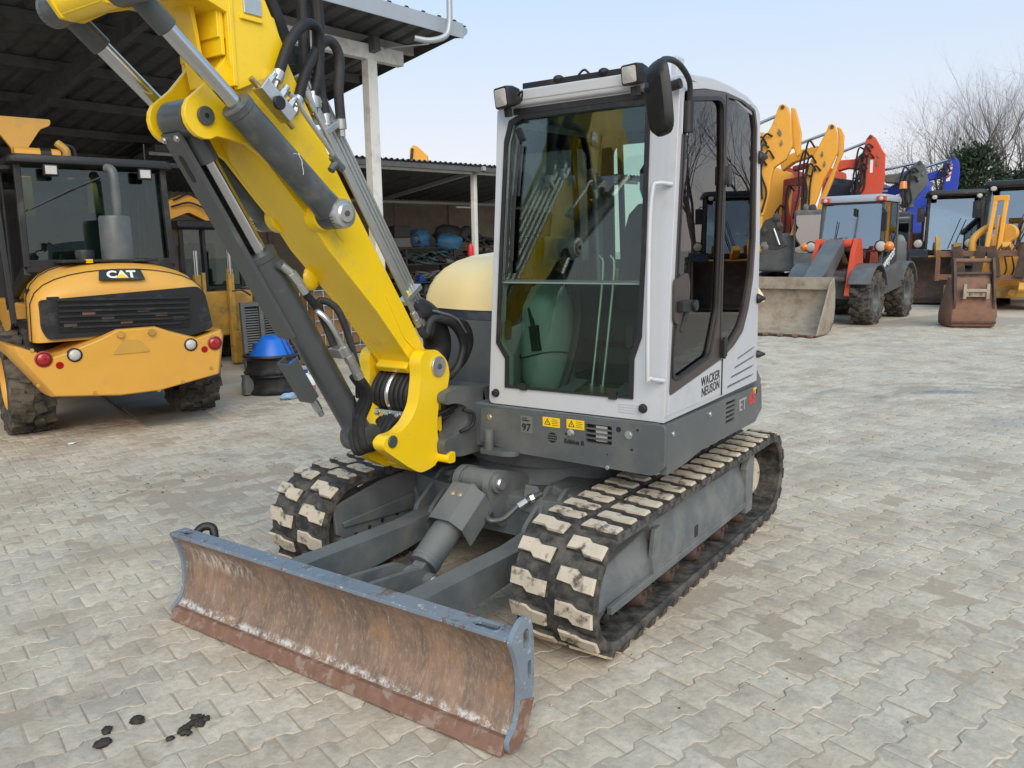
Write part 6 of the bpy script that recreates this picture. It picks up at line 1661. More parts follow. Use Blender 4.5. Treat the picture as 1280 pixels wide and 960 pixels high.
# ------------------------------------------------------------------ row of machines across the yard
ARMS = {
    'yel1': ((-18.71, -4.53), 7.0, {
        'A': [(-0.06, 5.53), (0.04, 5.57), (0.16, 5.48), (0.26, 5.21), (0.33, 4.45), (0.19, 4.09), (-0.14, 3.87), (-0.21, 3.55), (-0.24, 3.18), (-0.38, 2.56), (-0.48, 2.57), (-0.58, 3.57), (-0.53, 4.51), (-0.24, 5.01)],
        'B': [(0.18, 5.51), (0.28, 5.51), (0.37, 5.24), (0.48, 4.83), (0.48, 4.24), (0.39, 4.16), (0.29, 4.45), (0.21, 5.21)],
        'boom': [(-0.48, 4.87), (-0.29, 4.69), (-0.41, 4.54), (-0.47, 4.52), (-0.77, 4.4), (-0.79, 4.85)],
        'ram': [(-0.49, 5.17), (-0.05, 5.35)],
        'coupler': [(-0.33, 2.44), (-0.01, 2.55), (0.12, 2.3), (0.13, 1.97), (0.31, 1.72), (-0.06, 1.59), (-0.43, 1.69), (-0.45, 2.15)],
    }),
    'yel2': ((-20.28, -3.94), 7.0, {
        'A': [(0.24, 4.94), (0.29, 5.11), (0.39, 5.14), (0.47, 5.07), (0.56, 4.77), (0.56, 4.32), (0.41, 3.95), (0.22, 3.58), (0.08, 3.08), (-0.01, 2.83), (-0.51, 2.02), (-0.65, 2.02), (-0.48, 2.59), (-0.35, 3.36), (-0.22, 3.86), (-0.15, 4.16), (0.02, 4.48)],
        'B': [(0.47, 5.09), (0.57, 5.06), (0.67, 4.85), (0.67, 4.35), (0.56, 4.07), (0.42, 3.57), (0.21, 2.99), (0.18, 2.74), (0.01, 2.74), (0.08, 3.08), (0.41, 3.95), (0.53, 4.32), (0.53, 4.78)],
        'boom': [(-0.5, 4.47), (0.01, 4.57), (0.02, 4.33), (-0.63, 4.14), (-0.96, 3.91), (-1.06, 4.26)],
        'ram': [(-0.49, 4.71), (0.24, 4.93)],
        'coupler': [(-0.29, 2.88), (-0.04, 2.87), (0.06, 2.57), (0.23, 2.43), (0.12, 2.13), (-0.04, 1.88), (-0.58, 1.84), (-0.47, 2.15)],
        'marker': [(-0.33, 3.49), (-0.24, 3.37), (-0.31, 2.99), (-0.4, 3.06)],
    }),
    'red': ((-23.45, -3.00), 7.0, {
        'A': [(-0.26, 4.99), (-0.14, 5.14), (0.02, 5.01), (0.23, 4.63), (0.32, 4.49), (0.34, 3.71), (0.27, 3.17), (-0.37, 3.15), (-0.39, 4.03), (-0.34, 4.35), (-0.31, 4.67)],
        'boom': [(-1.12, 4.4), (-0.58, 4.41), (-0.31, 4.62), (-0.23, 4.3), (-0.48, 4.08), (-0.75, 4.14), (-1.06, 4.07)],
        'ram': [(-0.95, 4.71), (-0.24, 4.94)],
    }),
    'darkred': ((-21.23, -5.00), 7.0, {
        'A': [(-0.13, 3.73), (0.38, 3.81), (0.57, 3.87), (0.45, 3.52), (0.12, 3.53), (0.01, 3.09), (0.16, 2.17), (-0.04, 1.9), (-0.16, 2.18), (-0.15, 3.09)],
        'boom': [(0.1, 4.12), (0.53, 4.22), (0.58, 4.09), (0.11, 3.98)],
    }),
    'navy': ((-24.82, -3.75), 7.0, {
        'A': [(-0.94, 4.01), (-0.02, 3.84), (0.08, 3.66), (0.91, 3.52), (1.34, 3.79), (1.41, 3.4), (0.93, 3.23), (-0.18, 3.33), (-1.04, 3.37)],
    }),
    'grey': ((-24.15, -1.90), 7.0, {
        'A': [(-0.01, 4.23), (0.11, 4.31), (0.27, 4.12), (0.34, 3.93), (0.34, 3.52), (0.21, 3.34), (0.03, 3.12), (0.01, 2.84), (-0.36, 2.86), (-0.29, 3.46), (-0.23, 4.01)],
        'ram': [(-0.76, 4.13), (-0.01, 4.25)],
        'boom': [(-0.92, 3.91), (-0.23, 3.96), (-0.23, 3.6), (-0.86, 3.67)],
    }),
    'blue': ((-27.75, -1.33), 7.0, {
        'A': [(-0.28, 4.33), (-0.04, 4.57), (0.06, 4.74), (0.24, 4.45), (0.28, 4.14), (0.25, 3.64), (0.22, 3.34), (-0.27, 3.36), (-0.21, 3.92)],
        'ram': [(-0.75, 4.41), (-0.11, 4.6)],
        'boom': [(-0.73, 4.15), (-0.37, 4.26), (-0.22, 4.12), (-0.26, 3.97), (-0.67, 3.92)],
        'marker': [(-0.09, 4.37), (0.05, 4.41), (-0.01, 3.86), (-0.13, 3.84)],
    }),
    'tip': ((-18.96, -18.06), 7.0, {
        'A': [(-0.23, 5.57), (-0.08, 5.63), (0.34, 5.26), (0.32, 4.91), (-0.31, 4.94)],
    }),
}
def digger(key, name, label, paint, body, thick=.30, gap=.55, hoses=6, seed=1, xtra=None):
    (ox, oy), ang, P_ = ARMS[key]
    O, rz = fr((ox, oy), ang)
    T = thing(name, label, 'excavator', tuple(O), rz, 'excavators parked across the yard')
    fl = lambda p: [(-a, z) for a, z in p]
    def pl(poly, y0, y1): return M().plate(fl(poly), None, (0, y0, 0), (1, 0, 0), (0, 0, 1), y0 - y1)
    rg = random.Random(seed)
    S_ = sub('stick', pl(P_['A'], -.10, .10), paint, T, .03)
    if 'B' in P_: sub('stick_side', pl(P_['B'], -.55, -.35), paint, S_, .03)
    cx = sum(a for a, z in P_['A']) / len(P_['A']); zt = max(z for a, z in P_['A']); zb = min(z for a, z in P_['A'])
    ax_, az_ = max(P_['A'], key=lambda q: q[1])
    m = M(); m.cyl((-ax_, -.14, az_ - .10), (-ax_, .14, az_ - .10), .05, n=16); sub('head_pin', m, 'rusty_dark', S_, .004)
    if 'boom' in P_:
        B_ = sub('boom', pl(P_['boom'], -.45, .0), paint, T, .03)
        bx_ = min(a for a, z in P_['boom']); bz = min(z for a, z in P_['boom'])
        m = M(); m.plate([(-.35, bz), (.35, bz + .3), (.5, 1.6), (-.3, 1.5)], None, (-bx_ + .2, -1.2, 0), (1, 0, 0), (0, -.2, 1), -.3); sub('boom_root', m, paint, B_, .03)
    if 'ram' in P_:
        (a0, z0), (a1, z1) = P_['ram']
        m = M(); m.cyl((-a0 + .5, -.3, z0 - (z1 - z0) * .8), (-a1, -.25, z1), .045, n=14); r_ = sub('arm_ram', m, 'chrome', T, 0)
        m = M(); m.cyl((-a0 + .9, -.3, z0 - (z1 - z0) * 1.3), (-a0 + .15, -.3, z0 - (z1 - z0) * .25), .075, n=16); sub('barrel', m, paint, r_, .006)
    if 'coupler' in P_:
        m = pl(rounded(P_['coupler'], .08), -.15, .18); C_ = sub('coupler', m, 'junk_dark', T, .03)
        for i in range(5):
            q = rg.choice(P_['coupler']); m = M(); m.blob((-q[0] * .7, .16, q[1] * .9 + .2), (.11, .08, .12), i + seed, 9, 6, jit=.25); sub('linkage', m, rg.choice(['junk_grey', 'junk_dark', 'rusty_dark']), C_, 0, 50)
        m = M(); c0 = P_['coupler'][1]; m.cyl((-c0[0] + .05, .2, c0[1] - .35), (-c0[0] - .12, .2, c0[1] - 1.2 + .4), .035, n=12); sub('link_rod', m, 'zinc', C_, 0)
    if 'marker' in P_:
        mp = fl(P_['marker']); m = M().plate(mp, None, (0, .104, 0), (1, 0, 0), (0, 0, 1), -.008); K_ = sub('marker_board', m, 'white', S_, 0)
        a_, b_, c_, d_ = [V((x, 0, z)) for x, z in mp]
        for i in range(3):
            t0, t1 = (i + .1) / 3, (i + .55) / 3
            q = [a_.lerp(d_, t0), b_.lerp(c_, t0 * .8 + .0), b_.lerp(c_, t1 * .8), a_.lerp(d_, t1)]
            m = M().plate([(p.x, p.z) for p in q], None, (0, .113, 0), (1, 0, 0), (0, 0, 1), -.004); sub('red_stripe', m, 'sticker_red', K_, 0)
    for i in range(hoses):
        a0 = cx + rg.uniform(-.22, .12); z0 = zb + (zt - zb) * rg.uniform(.45, .82)
        pts = [(-a0, .13, z0), (-a0 + .16, .24, z0 + rg.uniform(.0, .2)), (-a0 + rg.uniform(.2, .35), .20, z0 - .35), (-a0 + rg.uniform(.15, .3), .16, z0 - .9), (-a0 + rg.uniform(.2, .45), .15, max(zb + .1, z0 - 1.7))]
        m = M(); m.tube(pts, .028, 7, 5); sub('hose', m, 'hose', S_, 0)
    for i in range(3):
        a0 = cx + rg.uniform(-.15, .2); z0 = zb + (zt - zb) * rg.uniform(.5, .85)
        m = M(); m.bx(-a0 - .03, -a0 + .03, .09, .14, z0 - .03, z0 + .03); m.cyl((-a0, .12, z0 - .07), (-a0, .12, z0 + .09), .014, n=8); sub('fitting', m, 'aluminium', S_, 0)
    # house, cab and tracks standing behind
    m = M(); m.bx(-1.2, 1.2, -4.6, -1.6, .95, 2.1); sub('house', m, body, T, .08)
    m = M(); m.bx(-1.15, -.25, -2.7, -1.2, 1.1, 2.75); c_ = sub('cab', m, 'machine_grey', T, .08)
    m = M(); m.bx(-1.08, -.32, -1.21, -1.19, 1.5, 2.6); sub('cab_window', m, 'far_glass', c_, .02)
    for s in (-1, 1):
        m = M(); pr_ = arc(-1.4, .42, .42, -90, 90, 8) + arc(-4.2, .42, .42, 90, 270, 8); m.plate(pr_, None, (s * .95 - .25, 0, 0), (0, 1, 0), (0, 0, 1), .5); sub('track', m, 'tyre', T, .02)
    if xtra: xtra(T, S_)
    return T
digger('yel1', 'excavator', 'amber excavator with the tallest raised stick, beside the grey loader', 'amber_yellow', 'machine_grey', seed=1)
digger('yel2', 'excavator', 'amber excavator with a red and white striped board on its stick', 'amber_yellow', 'machine_grey', seed=2)
def red_x(T, S_):
    m = M(); m.bx(.02, .10, .10, .112, 3.95, 4.35); sub('decal', m, 'white', S_, 0)
digger('red', 'excavator', 'orange red excavator whose stick rises behind the grey loader cab', 'red_orange', 'red_orange', seed=3, xtra=red_x)
digger('darkred', 'excavator', 'dark red excavator half hidden between the two amber ones', 'dark_red', 'dark_red', seed=4, hoses=3)
def navy_x(T, S_):
    text('A', .40, (.10, .115, 3.60), (-1, 0, 0), (0, 0, 1), 'white', S_, world=False, bold=.012, shear=.2); text('T', .34, (-.16, .115, 3.55), (-1, 0, 0), (0, 0, 1), 'white', S_, world=False, bold=.012, shear=.2)
    m = M(); m.bx(-1.3, -.25, .11, .13, 3.35, 3.55); sub('blue_band', m, 'blue_paint', S_, .004)
    m = M(); m.bx(-.95, -.65, .13, .14, 3.42, 3.49); sub('white_band', m, 'white', S_, 0)
digger('navy', 'excavator', 'navy blue excavator with white lettering on its lowered boom', 'navy', 'navy', seed=5, hoses=4, xtra=navy_x)
digger('grey', 'excavator', 'dark grey excavator with a stubby raised stick beside an amber beacon', 'machine_grey', 'machine_grey', seed=6, hoses=5)
digger('blue', 'excavator', 'bright blue excavator with a striped marker on its stick', 'blue_paint', 'blue_paint', seed=7, hoses=4)
(ox, oy), ang, P_ = ARMS['tip']
O, rz = fr((ox, oy), 30)
T = thing('excavator', 'amber excavator whose boom tip shows above the corrugated shed roof', 'excavator', tuple(O), rz, 'excavators parked across the yard')
m = M().plate(rounded([(.23, 5.50), (.10, 5.62), (-.02, 5.60), (-.40, 5.25), (-.55, 3.4), (.35, 3.0)], .05), None, (0, .1, 0), (1, 0, 0), (0, 0, 1), .3); B_ = sub('boom', m, 'amber_yellow', T, .03)
m = M(); m.bx(-1.2, 1.2, -3.2, -.2, .9, 2.2); sub('house', m, 'amber_yellow', T, .08)
m = M(); m.cyl((.30, .15, 4.2), (.12, .15, 5.5), .05, n=12); sub('boom_ram', m, 'black', B_, 0)
for s in (-1, 1):
    m = M(); pr_ = arc(0, .42, .42, -90, 90, 8) + arc(-3.0, .42, .42, 90, 270, 8); m.plate(pr_, None, (s * .95 - .25, 0, 0), (0, 1, 0), (0, 0, 1), .5); sub('track', m, 'tyre', T, .02)

# ------------------------------------------------------------------ grey articulated loader with the worn bucket
O, rz = fr((-14.341, -1.206), -5.03)
G = thing('compact_loader', 'grey and orange compact wheel loader with a worn steel bucket lowered in front', 'wheel loader', tuple(O), rz)
def gp_(name, m, mat, parent=None, bevel=.01, smooth=35, **k): return sub(name, m, mat, G if parent is None else parent, bevel, smooth, **k)
# x local = viewer's left: loader spans x 0.25 .. 1.45
for y in (0, -2.55):
    for x, s in ((.02, -1), (1.32, 1)): wheel(G, (x, y, .58), .58, .44, s, 'machine_grey', 16, .54, .05)
m = M(); m.loft([[V((x, y, z)) for x, z in ((.20, .55), (1.14, .55), (1.14, 1.15), (.20, 1.15))] for y in (-3.4, .35)]); gp_('chassis', m, 'machine_grey', None, .03)
for s, x0 in ((-1, -.22), (1, 1.10)):
    for yc in (0, -2.55):
        m = M(); pts = arc(yc, .58, .74, 25, 160, 10) + arc(yc, .58, .69, 160, 25, 10); m.plate(pts, None, (x0, 0, 0), (0, 1, 0), (0, 0, 1), .46); gp_('fender', m, 'machine_grey', None, .01)
    m = M(); m.plate(rounded([(-2.1, .75), (-.55, .62), (-.60, 1.15), (-1.9, 1.35)], .06), None, (x0 + .05, 0, 0), (0, 1, 0), (0, 0, 1), .3); gp_('side_step', m, 'machine_grey', None, .02)
m = M(); m.loft([[V((.67 + x * k, y, z)) for x, z in ((-.62, 1.0), (.62, 1.0), (.62, 1.75), (.5, 1.95), (-.5, 1.95), (-.62, 1.75))] for y, k in ((-1.7, 1), (-3.2, .95), (-3.5, .85))]); gp_('engine_cover', m, 'machine_grey', None, .04)
# cab
cx_ = .62
m = M()
for x in (cx_ - .68, cx_ + .68):
    m.bar((x, -.55, 1.12), (x * .96 + .025, -.70, 2.70), .07, .07); m.bar((x, -1.75, 1.12), (x * .97 + .02, -1.7, 2.70), .08, .08); m.bar((x, -.55, 1.15), (x, -1.75, 1.15), .08, .1)
m.bar((cx_ - .68, -.58, 1.58), (cx_ + .68, -.58, 1.58), .03, .04); m.bar((cx_ - .68, -.55, 1.12), (cx_ + .68, -.55, 1.12), .06, .08)
K = gp_('cab_frame', m, 'cylinder_grey', None, .01)
m = M(); m.loft([[V((cx_ + x * k, -1.22 + y * k, z)) for x, y in rrect(-.74, .74, -.62, .62, .12)] for z, k in ((2.66, 1.0), (2.72, 1.01), (2.79, .97), (2.82, .86))]); gp_('cab_roof', m, 'galv', K, .01)
m = M(); m.plate([(cx_ - .64, 1.60), (cx_ + .64, 1.60), (cx_ + .62, 2.64), (cx_ - .62, 2.64)], None, (0, -.545, 0), (1, 0, 0), (0, -.17, 1), .008); m.v = [(x, y + .26, z) for x, y, z in m.v]; gp_('windscreen', m, 'far_glass', K, 0)
m = M(); m.plate([(cx_ - .64, 1.16), (cx_ + .64, 1.16), (cx_ + .64, 1.56), (cx_ - .64, 1.56)], None, (0, -.54, 0), (1, 0, 0), (0, 0, 1), .008); gp_('lower_screen', m, 'far_glass', K, 0)
for s in (-1, 1):
    m = M(); m.plate([(-1.68, 1.2), (-.62, 1.2), (-.72, 2.64), (-1.66, 2.64)], None, (cx_ + s * .685, 0, 0), (0, 1, 0), (0, 0, 1), .008); gp_('door_window', m, 'far_glass', K, 0)
m = M(); m.bx(cx_ - .6, cx_ + .6, -1.7, -1.66, 1.2, 2.2); m.bx(cx_ - .25, cx_ + .25, -1.6, -1.1, 1.2, 1.6); m.loft([[V((cx_ + x * k, -1.55 + dy, z)) for x, dy in rrect(-.25, .25, -.06, .06, .04)] for z, k in ((1.55, 1), (2.0, .95), (2.25, .7))]); gp_('cab_interior', m, 'console', K, .01)
m = M(); m.tube([(cx_ + .05, -.75, 1.50), (cx_ + .02, -.95, 1.78)], .025, 8); m.lathe([(.17, -.012), (.19, 0), (.17, .012), (.155, 0)], (cx_ + .02, -.96, 1.80), (0, -.5, 1), 20, close=True); gp_('steering_wheel', m, 'black', K, 0)
m = M(); m.bar((cx_ + .35, -.53, 1.62), (cx_ + .30, -.60, 2.25), .018, .015); m.bar((cx_ + .42, -.53, 1.85), (cx_ + .02, -.53, 1.55), .02, .02); m.bar((cx_ + .36, -.53, 1.85), (cx_ - .04, -.53, 1.55), .02, .02); gp_('wiper', m, 'black', K, 0)
m = M(); m.bx(cx_ - .10, cx_ - .03, -.66, -.62, 2.36, 2.52); gp_('inside_mirror', m, 'black', K, .01)
for x in (cx_ + .58, cx_ - .62):
    m = M(); m.bx(x - .10, x + .10, -.68, -.56, 2.66, 2.77); c_ = gp_('corner_lamp', m, 'red_orange', K, .02)
    m = M(); m.lathe([(0, .03), (.035, .02), (.045, 0)], (x, -.56, 2.71), (0, 1, 0), 14); gp_('lens', m, 'lens', c_, 0)
for x, s in ((-.10, -1), (1.42, 1)):
    m = M(); m.bar((x, -.45, 1.62), (cx_ + .66 * s, -.55, 1.50), .04, .04); L_ = gp_('lamp_arm', m, 'black', None, .004)
    head_light(L_, (x - .0, -.38, 1.68), (.05, 1, 0), .115, 'lens', 'headlight')
    m = M(); m.lathe([(0, .10), (.07, .08), (.10, .03), (.105, 0)], (x + s * .155, -.42, 1.68), (.2 * s, 1, 0), 16); gp_('indicator', m, 'amber_lens', L_, 0, 50)
m = M(); m.bx(-.13, -.02, -.66, -.58, 2.02, 2.42); m.tube([(-.02, -.62, 2.5), (-.08, -.62, 2.46), (-.08, -.62, 2.40)], .014, 6, 3); gp_('mirror', m, 'black', K, .02)
m = M(); m.cyl((-.20, -1.5, 2.70), (-.20, -1.5, 2.98), .02, n=8); c_ = gp_('beacon_stem', m, 'black', K, 0)
m = M(); m.lathe([(0, .16), (.06, .16), (.07, .13), (.08, 0)], (-.20, -1.5, 2.95), (0, 0, 1), 18); gp_('beacon', m, 'amber_lens', c_, 0)
m = M(); m.plate(rounded([(-1.62, 1.18), (-.66, 1.18), (-.66, 1.42), (-1.25, 1.50), (-1.62, 1.95)], .05), None, (-.088, 0, 0), (0, 1, 0), (0, 0, 1), .02); D_ = gp_('door_panel', m, 'navy', K, .006)
text('weycor', .30, (-.095, -1.12, 1.42), V((0, -1, .42)), V((0, .42, 1)), 'white', D_, world=False, bold=.006, t=.003)
# loader linkage
for x in (1.08, .28):
    m = M(); m.plate(rounded([(-.35, 1.15), (.15, 1.05), (.42, .62), (.60, .62), (.30, 1.55), (.10, 1.86), (-.12, 1.86), (-.25, 1.6)], .06), None, (x - .05, 0, 0), (0, 1, 0), (0, 0, 1), .10); gp_('orange_bracket', m, 'red_orange', None, .02)
m = M(); m.plate(rounded([(.02, 1.80), (.16, 1.84), (1.5, 1.0), (2.25, .62), (2.2, .38), (1.9, .42), (1.1, .82), (.1, 1.55)], .05), None, (.52, 0, 0), (0, 1, 0), (0, 0, 1), .40); AM = gp_('lift_arm', m, 'machine_grey', None, .03)
m = M(); m.cyl((.40, .2, .95), (.44, 1.5, 1.05), .06, n=16); m.cyl((.44, 1.5, 1.05), (.45, 1.9, .95), .035, n=14); gp_('lift_ram', m, 'cylinder_grey', AM, 0)
m = M(); m.cyl((.36, .05, 1.74), (1.16, .05, 1.74), .10, n=20); gp_('pivot_tube', m, 'red_orange', None, .01)
m = M(); m.plate(rounded([(2.0, .25), (2.29, .30), (2.29, .90), (2.0, .85)], .05), None, (.35, 0, 0), (0, 1, 0), (0, 0, 1), .9); gp_('hitch', m, 'junk_dark', AM, .02)
# bucket: curved shell, ends, lip and teeth
prof = [(3.30, .025), (2.75, .02), (2.50, .08), (2.36, .24), (2.31, .50), (2.33, .80), (2.42, 1.08)]
pin = [(y + (.03 if i > 1 else 0), z + (.03 if i < 4 else 0)) for i, (y, z) in enumerate(prof)]
m = M(); m.plate(prof + pin[::-1], None, (1.80, 0, 0), (0, 1, 0), (0, 0, 1), -1.86 if V((0, 1, 0)).cross(V((0, 0, 1))).x > 0 else 1.86); BK = gp_('bucket', m, 'steel_worn', None, .004, 50)
for x in (-.06, 1.785):
    m = M(); m.plate(rounded([(3.25, .03), (2.75, .025), (2.50, .085), (2.37, .245), (2.32, .50), (2.34, .80), (2.44, 1.09), (2.62, .98), (3.0, .40)], .02), None, (x, 0, 0), (0, 1, 0), (0, 0, 1), .03); gp_('bucket_end', m, 'steel_worn', BK, .004)
m = M(); m.bx(-.05, 1.80, 2.41, 2.46, .86, 1.10); gp_('spill_plate', m, 'steel_worn', BK, .006)
m = M(); m.bx(-.06, 1.81, 3.22, 3.36, .012, .045); gp_('bucket_lip', m, 'rusty_dark', BK, .006)
for i in range(7):
    m = M(); x = .0 + i * .29; m.bx(x - .03, x + .06, 3.28, 3.46, .015, .06); gp_('bucket_tooth', m, 'rusty', BK, .008)

# ------------------------------------------------------------------ yellow wheel loader further back
def yellow_loader(loc, ang, label, scale=1.0, bucket=True, name='wheel_loader', group=None):
    O, rz = fr(loc, ang)
    T = thing(name, label, 'wheel loader', tuple(O), rz, group)
    def q(name, m, mat, parent=None, bevel=.02, smooth=35): return sub(name, m, mat, T if parent is None else parent, bevel, smooth)
    for y in (0, -2.8):
        for x, s in ((1.02, 1), (-1.02, -1)): wheel(T, (x, y, .70), .70, .52, s, 'old_yellow', 16, .55, .05)
    m = M(); m.bx(-.75, .75, -4.2, .5, .55, 1.35); q('chassis', m, 'cat_yellow')
    m = M(); m.loft([[V((x * k, y, z)) for x, z in ((-.8, 1.2), (.8, 1.2), (.8, 1.9), (.6, 2.1), (-.6, 2.1), (-.8, 1.9))] for y, k in ((-2.3, 1), (-4.2, .92))]); q('engine_cover', m, 'cat_yellow')
    m = M()
    for x in (-.78, .78):
        m.bar((x, -.72, 1.40), (x * .95, -.95, 3.25), .08, .08); m.bar((x, -2.2, 1.4), (x * .95, -2.1, 3.25), .08, .08); m.bar((x, -1.55, 1.4), (x * .95, -1.55, 3.25), .06, .06)
    m.bar((-.78, -.72, 1.45), (.78, -.72, 1.45), .08, .12)
    c_ = q('cab_frame', m, 'black', None, .01)
    m = M(); m.loft([[V((x * k, -1.5 + y * k, z)) for x, y in rrect(-.86, .86, -.82, .82, .15)] for z, k in ((3.22, 1.0), (3.28, 1.01), (3.36, .96), (3.38, .85))]); q('cab_roof', m, 'black', c_, .01)
    m = M(); m.plate([(-.74, 1.52), (.74, 1.52), (.70, 3.20), (-.70, 3.20)], None, (0, -.46, 0), (1, 0, 0), (0, -.17, 1), .008); q('windscreen', m, 'far_glass', c_, 0)
    for s in (-1, 1):
        m = M(); m.plate([(-2.1, 1.5), (-.8, 1.5), (-.98, 3.2), (-2.05, 3.2)], None, (s * .76, 0, 0), (0, 1, 0), (0, 0, 1), .008); q('side_window', m, 'far_glass', c_, 0)
        m = M(); m.bx(s * .62 - .09, s * .62 + .09, -.82, -.70, 3.10, 3.24); wl = q('work_light', m, 'black', c_, .02)
        m = M(); m.lathe([(0, .03), (.06, .02), (.075, 0)], (s * .62, -.70, 3.17), (0, 1, 0), 16); q('lens', m, 'lens', wl, 0)
        m = M(); m.bx(s * .98 - .10, s * .98 + .10, -.72, -.64, 2.40, 2.86); m.tube([(s * .75, -.7, 2.9), (s * .92, -.68, 2.92), (s * .98, -.68, 2.84)], .018, 6, 4); q('mirror', m, 'black', c_, .02)
        m = M(); m.bar((s * 1.0, -.3, 1.62), (s * .7, -.5, 1.5), .06, .06); L_ = q('lamp_arm', m, 'black', None, .01)
        head_light(L_, (s * 1.02, -.20, 1.72), (0, 1, 0), .13, 'lens', 'headlight')
        m = M(); m.plate(rounded([(-.4, 1.9), (.1, 1.95), (1.2, 1.1), (1.55, .55), (1.3, .45), (.7, .95), (-.3, 1.45)], .06), None, (s * .48 - .05, 0, 0), (0, 1, 0), (0, 0, 1), .12); q('lift_arm', m, 'cat_yellow', None, .02)
        m = M(); pts = arc(0, .70, .86, 30, 150, 8) + arc(0, .70, .81, 150, 30, 8); m.plate(pts, None, (s * 1.02 - .27, 0, 0), (0, 1, 0), (0, 0, 1), .54); q('fender', m, 'black', None, .01)
    m = M(); m.bx(-.3, .3, -2.0, -1.5, 1.5, 1.9); m.loft([[V((x * k, -1.95 + dy, z)) for x, dy in rrect(-.28, .28, -.07, .07, .04)] for z, k in ((1.85, 1), (2.4, .95), (2.65, .6))]); m.bx(-.7, .7, -2.2, -.8, 1.35, 1.45); q('cab_interior', m, 'interior', c_, .02)
    m = M(); m.bar((.15, -.58, 1.6), (-.15, -.68, 2.5), .02, .02); m.bar((.0, -.58, 1.6), (-.3, -.68, 2.45), .02, .02); q('wiper', m, 'black', c_, 0)
    m = M(); m.plate(rounded([(-.2, 1.5), (.1, 1.55), (.9, 1.75), (1.0, 1.6), (.2, 1.3)], .05), None, (-.1, 0, 0), (0, 1, 0), (0, 0, 1), .2); q('tilt_lever', m, 'cat_yellow', None, .02)
    if bucket:
        prof = [(2.55, .03), (1.95, .02), (1.70, .10), (1.55, .35), (1.52, .70), (1.62, 1.05), (1.85, 1.30)]
        pin = [(y + .03, z + .03) for y, z in prof]
        m = M(); m.plate(prof + pin[::-1], None, (1.25, 0, 0), (0, 1, 0), (0, 0, 1), -2.5); bk = q('bucket', m, 'rusty_dark', None, .004, 50)
        for x in (-1.28, 1.25):
            m = M(); m.plate(rounded([(2.55, .03), (1.95, .02), (1.70, .10), (1.55, .35), (1.52, .70), (1.62, 1.05), (1.85, 1.30), (2.2, .8)], .03), None, (x, 0, 0), (0, 1, 0), (0, 0, 1), .03); q('bucket_end', m, 'rusty_dark', bk, .004)
    return T, q
YL, q = yellow_loader((-23.9, -.62), 10, 'yellow wheel loader with dark rusty bucket behind the grey compact loader')
YF, q = yellow_loader((-20.6, 1.05), -4, 'yellow fork carriage loader with a high yellow tilt mast behind the rusty bucket', bucket=False)
# fork carriage with four dark tines, high tilt lever
m = M(); m.bx(-1.5, 1.5, 1.35, 1.45, 1.38, 1.52); m.bx(-1.5, 1.5, 1.35, 1.45, .78, .92)
for x in (-1.45, -.5, .5, 1.45): m.bx(x - .05, x + .05, 1.34, 1.46, .75, 1.55)
FC = q('fork_carriage', m, 'rusty', None, .01)
for x in (.95, .50, .18, -.45):
    m = M(); m.box((x, 1.50, 1.25), (.22, .07, .78), Matrix.Rotation(R(12 if x in (.95, .18) else -8), 3, 'Y')); q('fork_shank', m, 'rusty_dark', FC, .01)
m = M()
for s in (-1, 1): m.bar((.30 + s * .14, .9, 1.5), (.24 + s * .12, .6, 2.82), .12, .10)
m.bar((.42, .6, 2.84), (.06, .6, 2.84), .14, .14); m.bar((.27, .72, 1.6), (.24, .6, 2.4), .2, .06); q('tilt_mast', m, 'amber_yellow', None, .02)
m = M(); m.tube([(.75, .6, 1.2), (.82, .6, 1.75), (.6, .5, 2.05), (.35, .5, 2.15)], .09, 12, 5); q('curved_arm', m, 'cat_yellow', None, 0, 50)
m = M(); m.lathe([(0, .10), (.22, .10), (.24, 0), (.22, -.1), (0, -.1)], (.02, .62, 1.95), (.2, 1, 0), 24); q('pivot_hub', m, 'cat_yellow', None, .006)
for i in range(7):
    m = M(); x = -.9 + i * .16; m.tube([(x, .9, 1.7), (x + .1, 1.1, 1.45), (x + .02, 1.2, 1.05), (x + .12, 1.25, .8)], .022, 6, 4); q('hose', m, 'hose' if i != 3 else 'blue_paint', None, 0)
m = M(); m.bx(-1.4, 1.4, .0, .8, .30, .62); q('front_axle', m, 'old_yellow', None, .04)
m = M(); m.cyl((.9, .85, .45), (.9, .95, .45), .08, n=18); m.cyl((-.2, .85, .45), (-.2, .95, .45), .08, n=18); q('axle_cap', m, 'cat_yellow', None, .004)

# ------------------------------------------------------------------ rusty digging bucket set down on its own
O, rz = fr((-14.6, .70), 20)
RB = thing('digging_bucket', 'rusty brown digging bucket standing alone on the yard in front of the fork loader', 'bucket', tuple(O), rz)
def rq(name, m, mat, parent=None, bevel=.008, smooth=40): return sub(name, m, mat, RB if parent is None else parent, bevel, smooth)
secs = [(0.0, .40, .30), (.04, .44, .36), (.25, .46, .40), (.55, .43, .36), (.90, .38, .24), (1.02, .36, .18)]
m = M(); rings = []
for z, hw, yf in secs:
    rings.append([V((hw, yf - .10, z)), V((hw - .06, yf, z)), V((-hw + .06, yf, z)), V((-hw, yf - .10, z)), V((-hw * .98, -.55 + z * .25, z)), V((hw * .98, -.55 + z * .25, z))])
m.loft(rings); rq('shell', m, 'rusty', None, .02)
m = M(); m.bx(-.42, .42, .30, .415, .10, .14); rq('wear_strip', m, 'rusty_dark', None, .008)
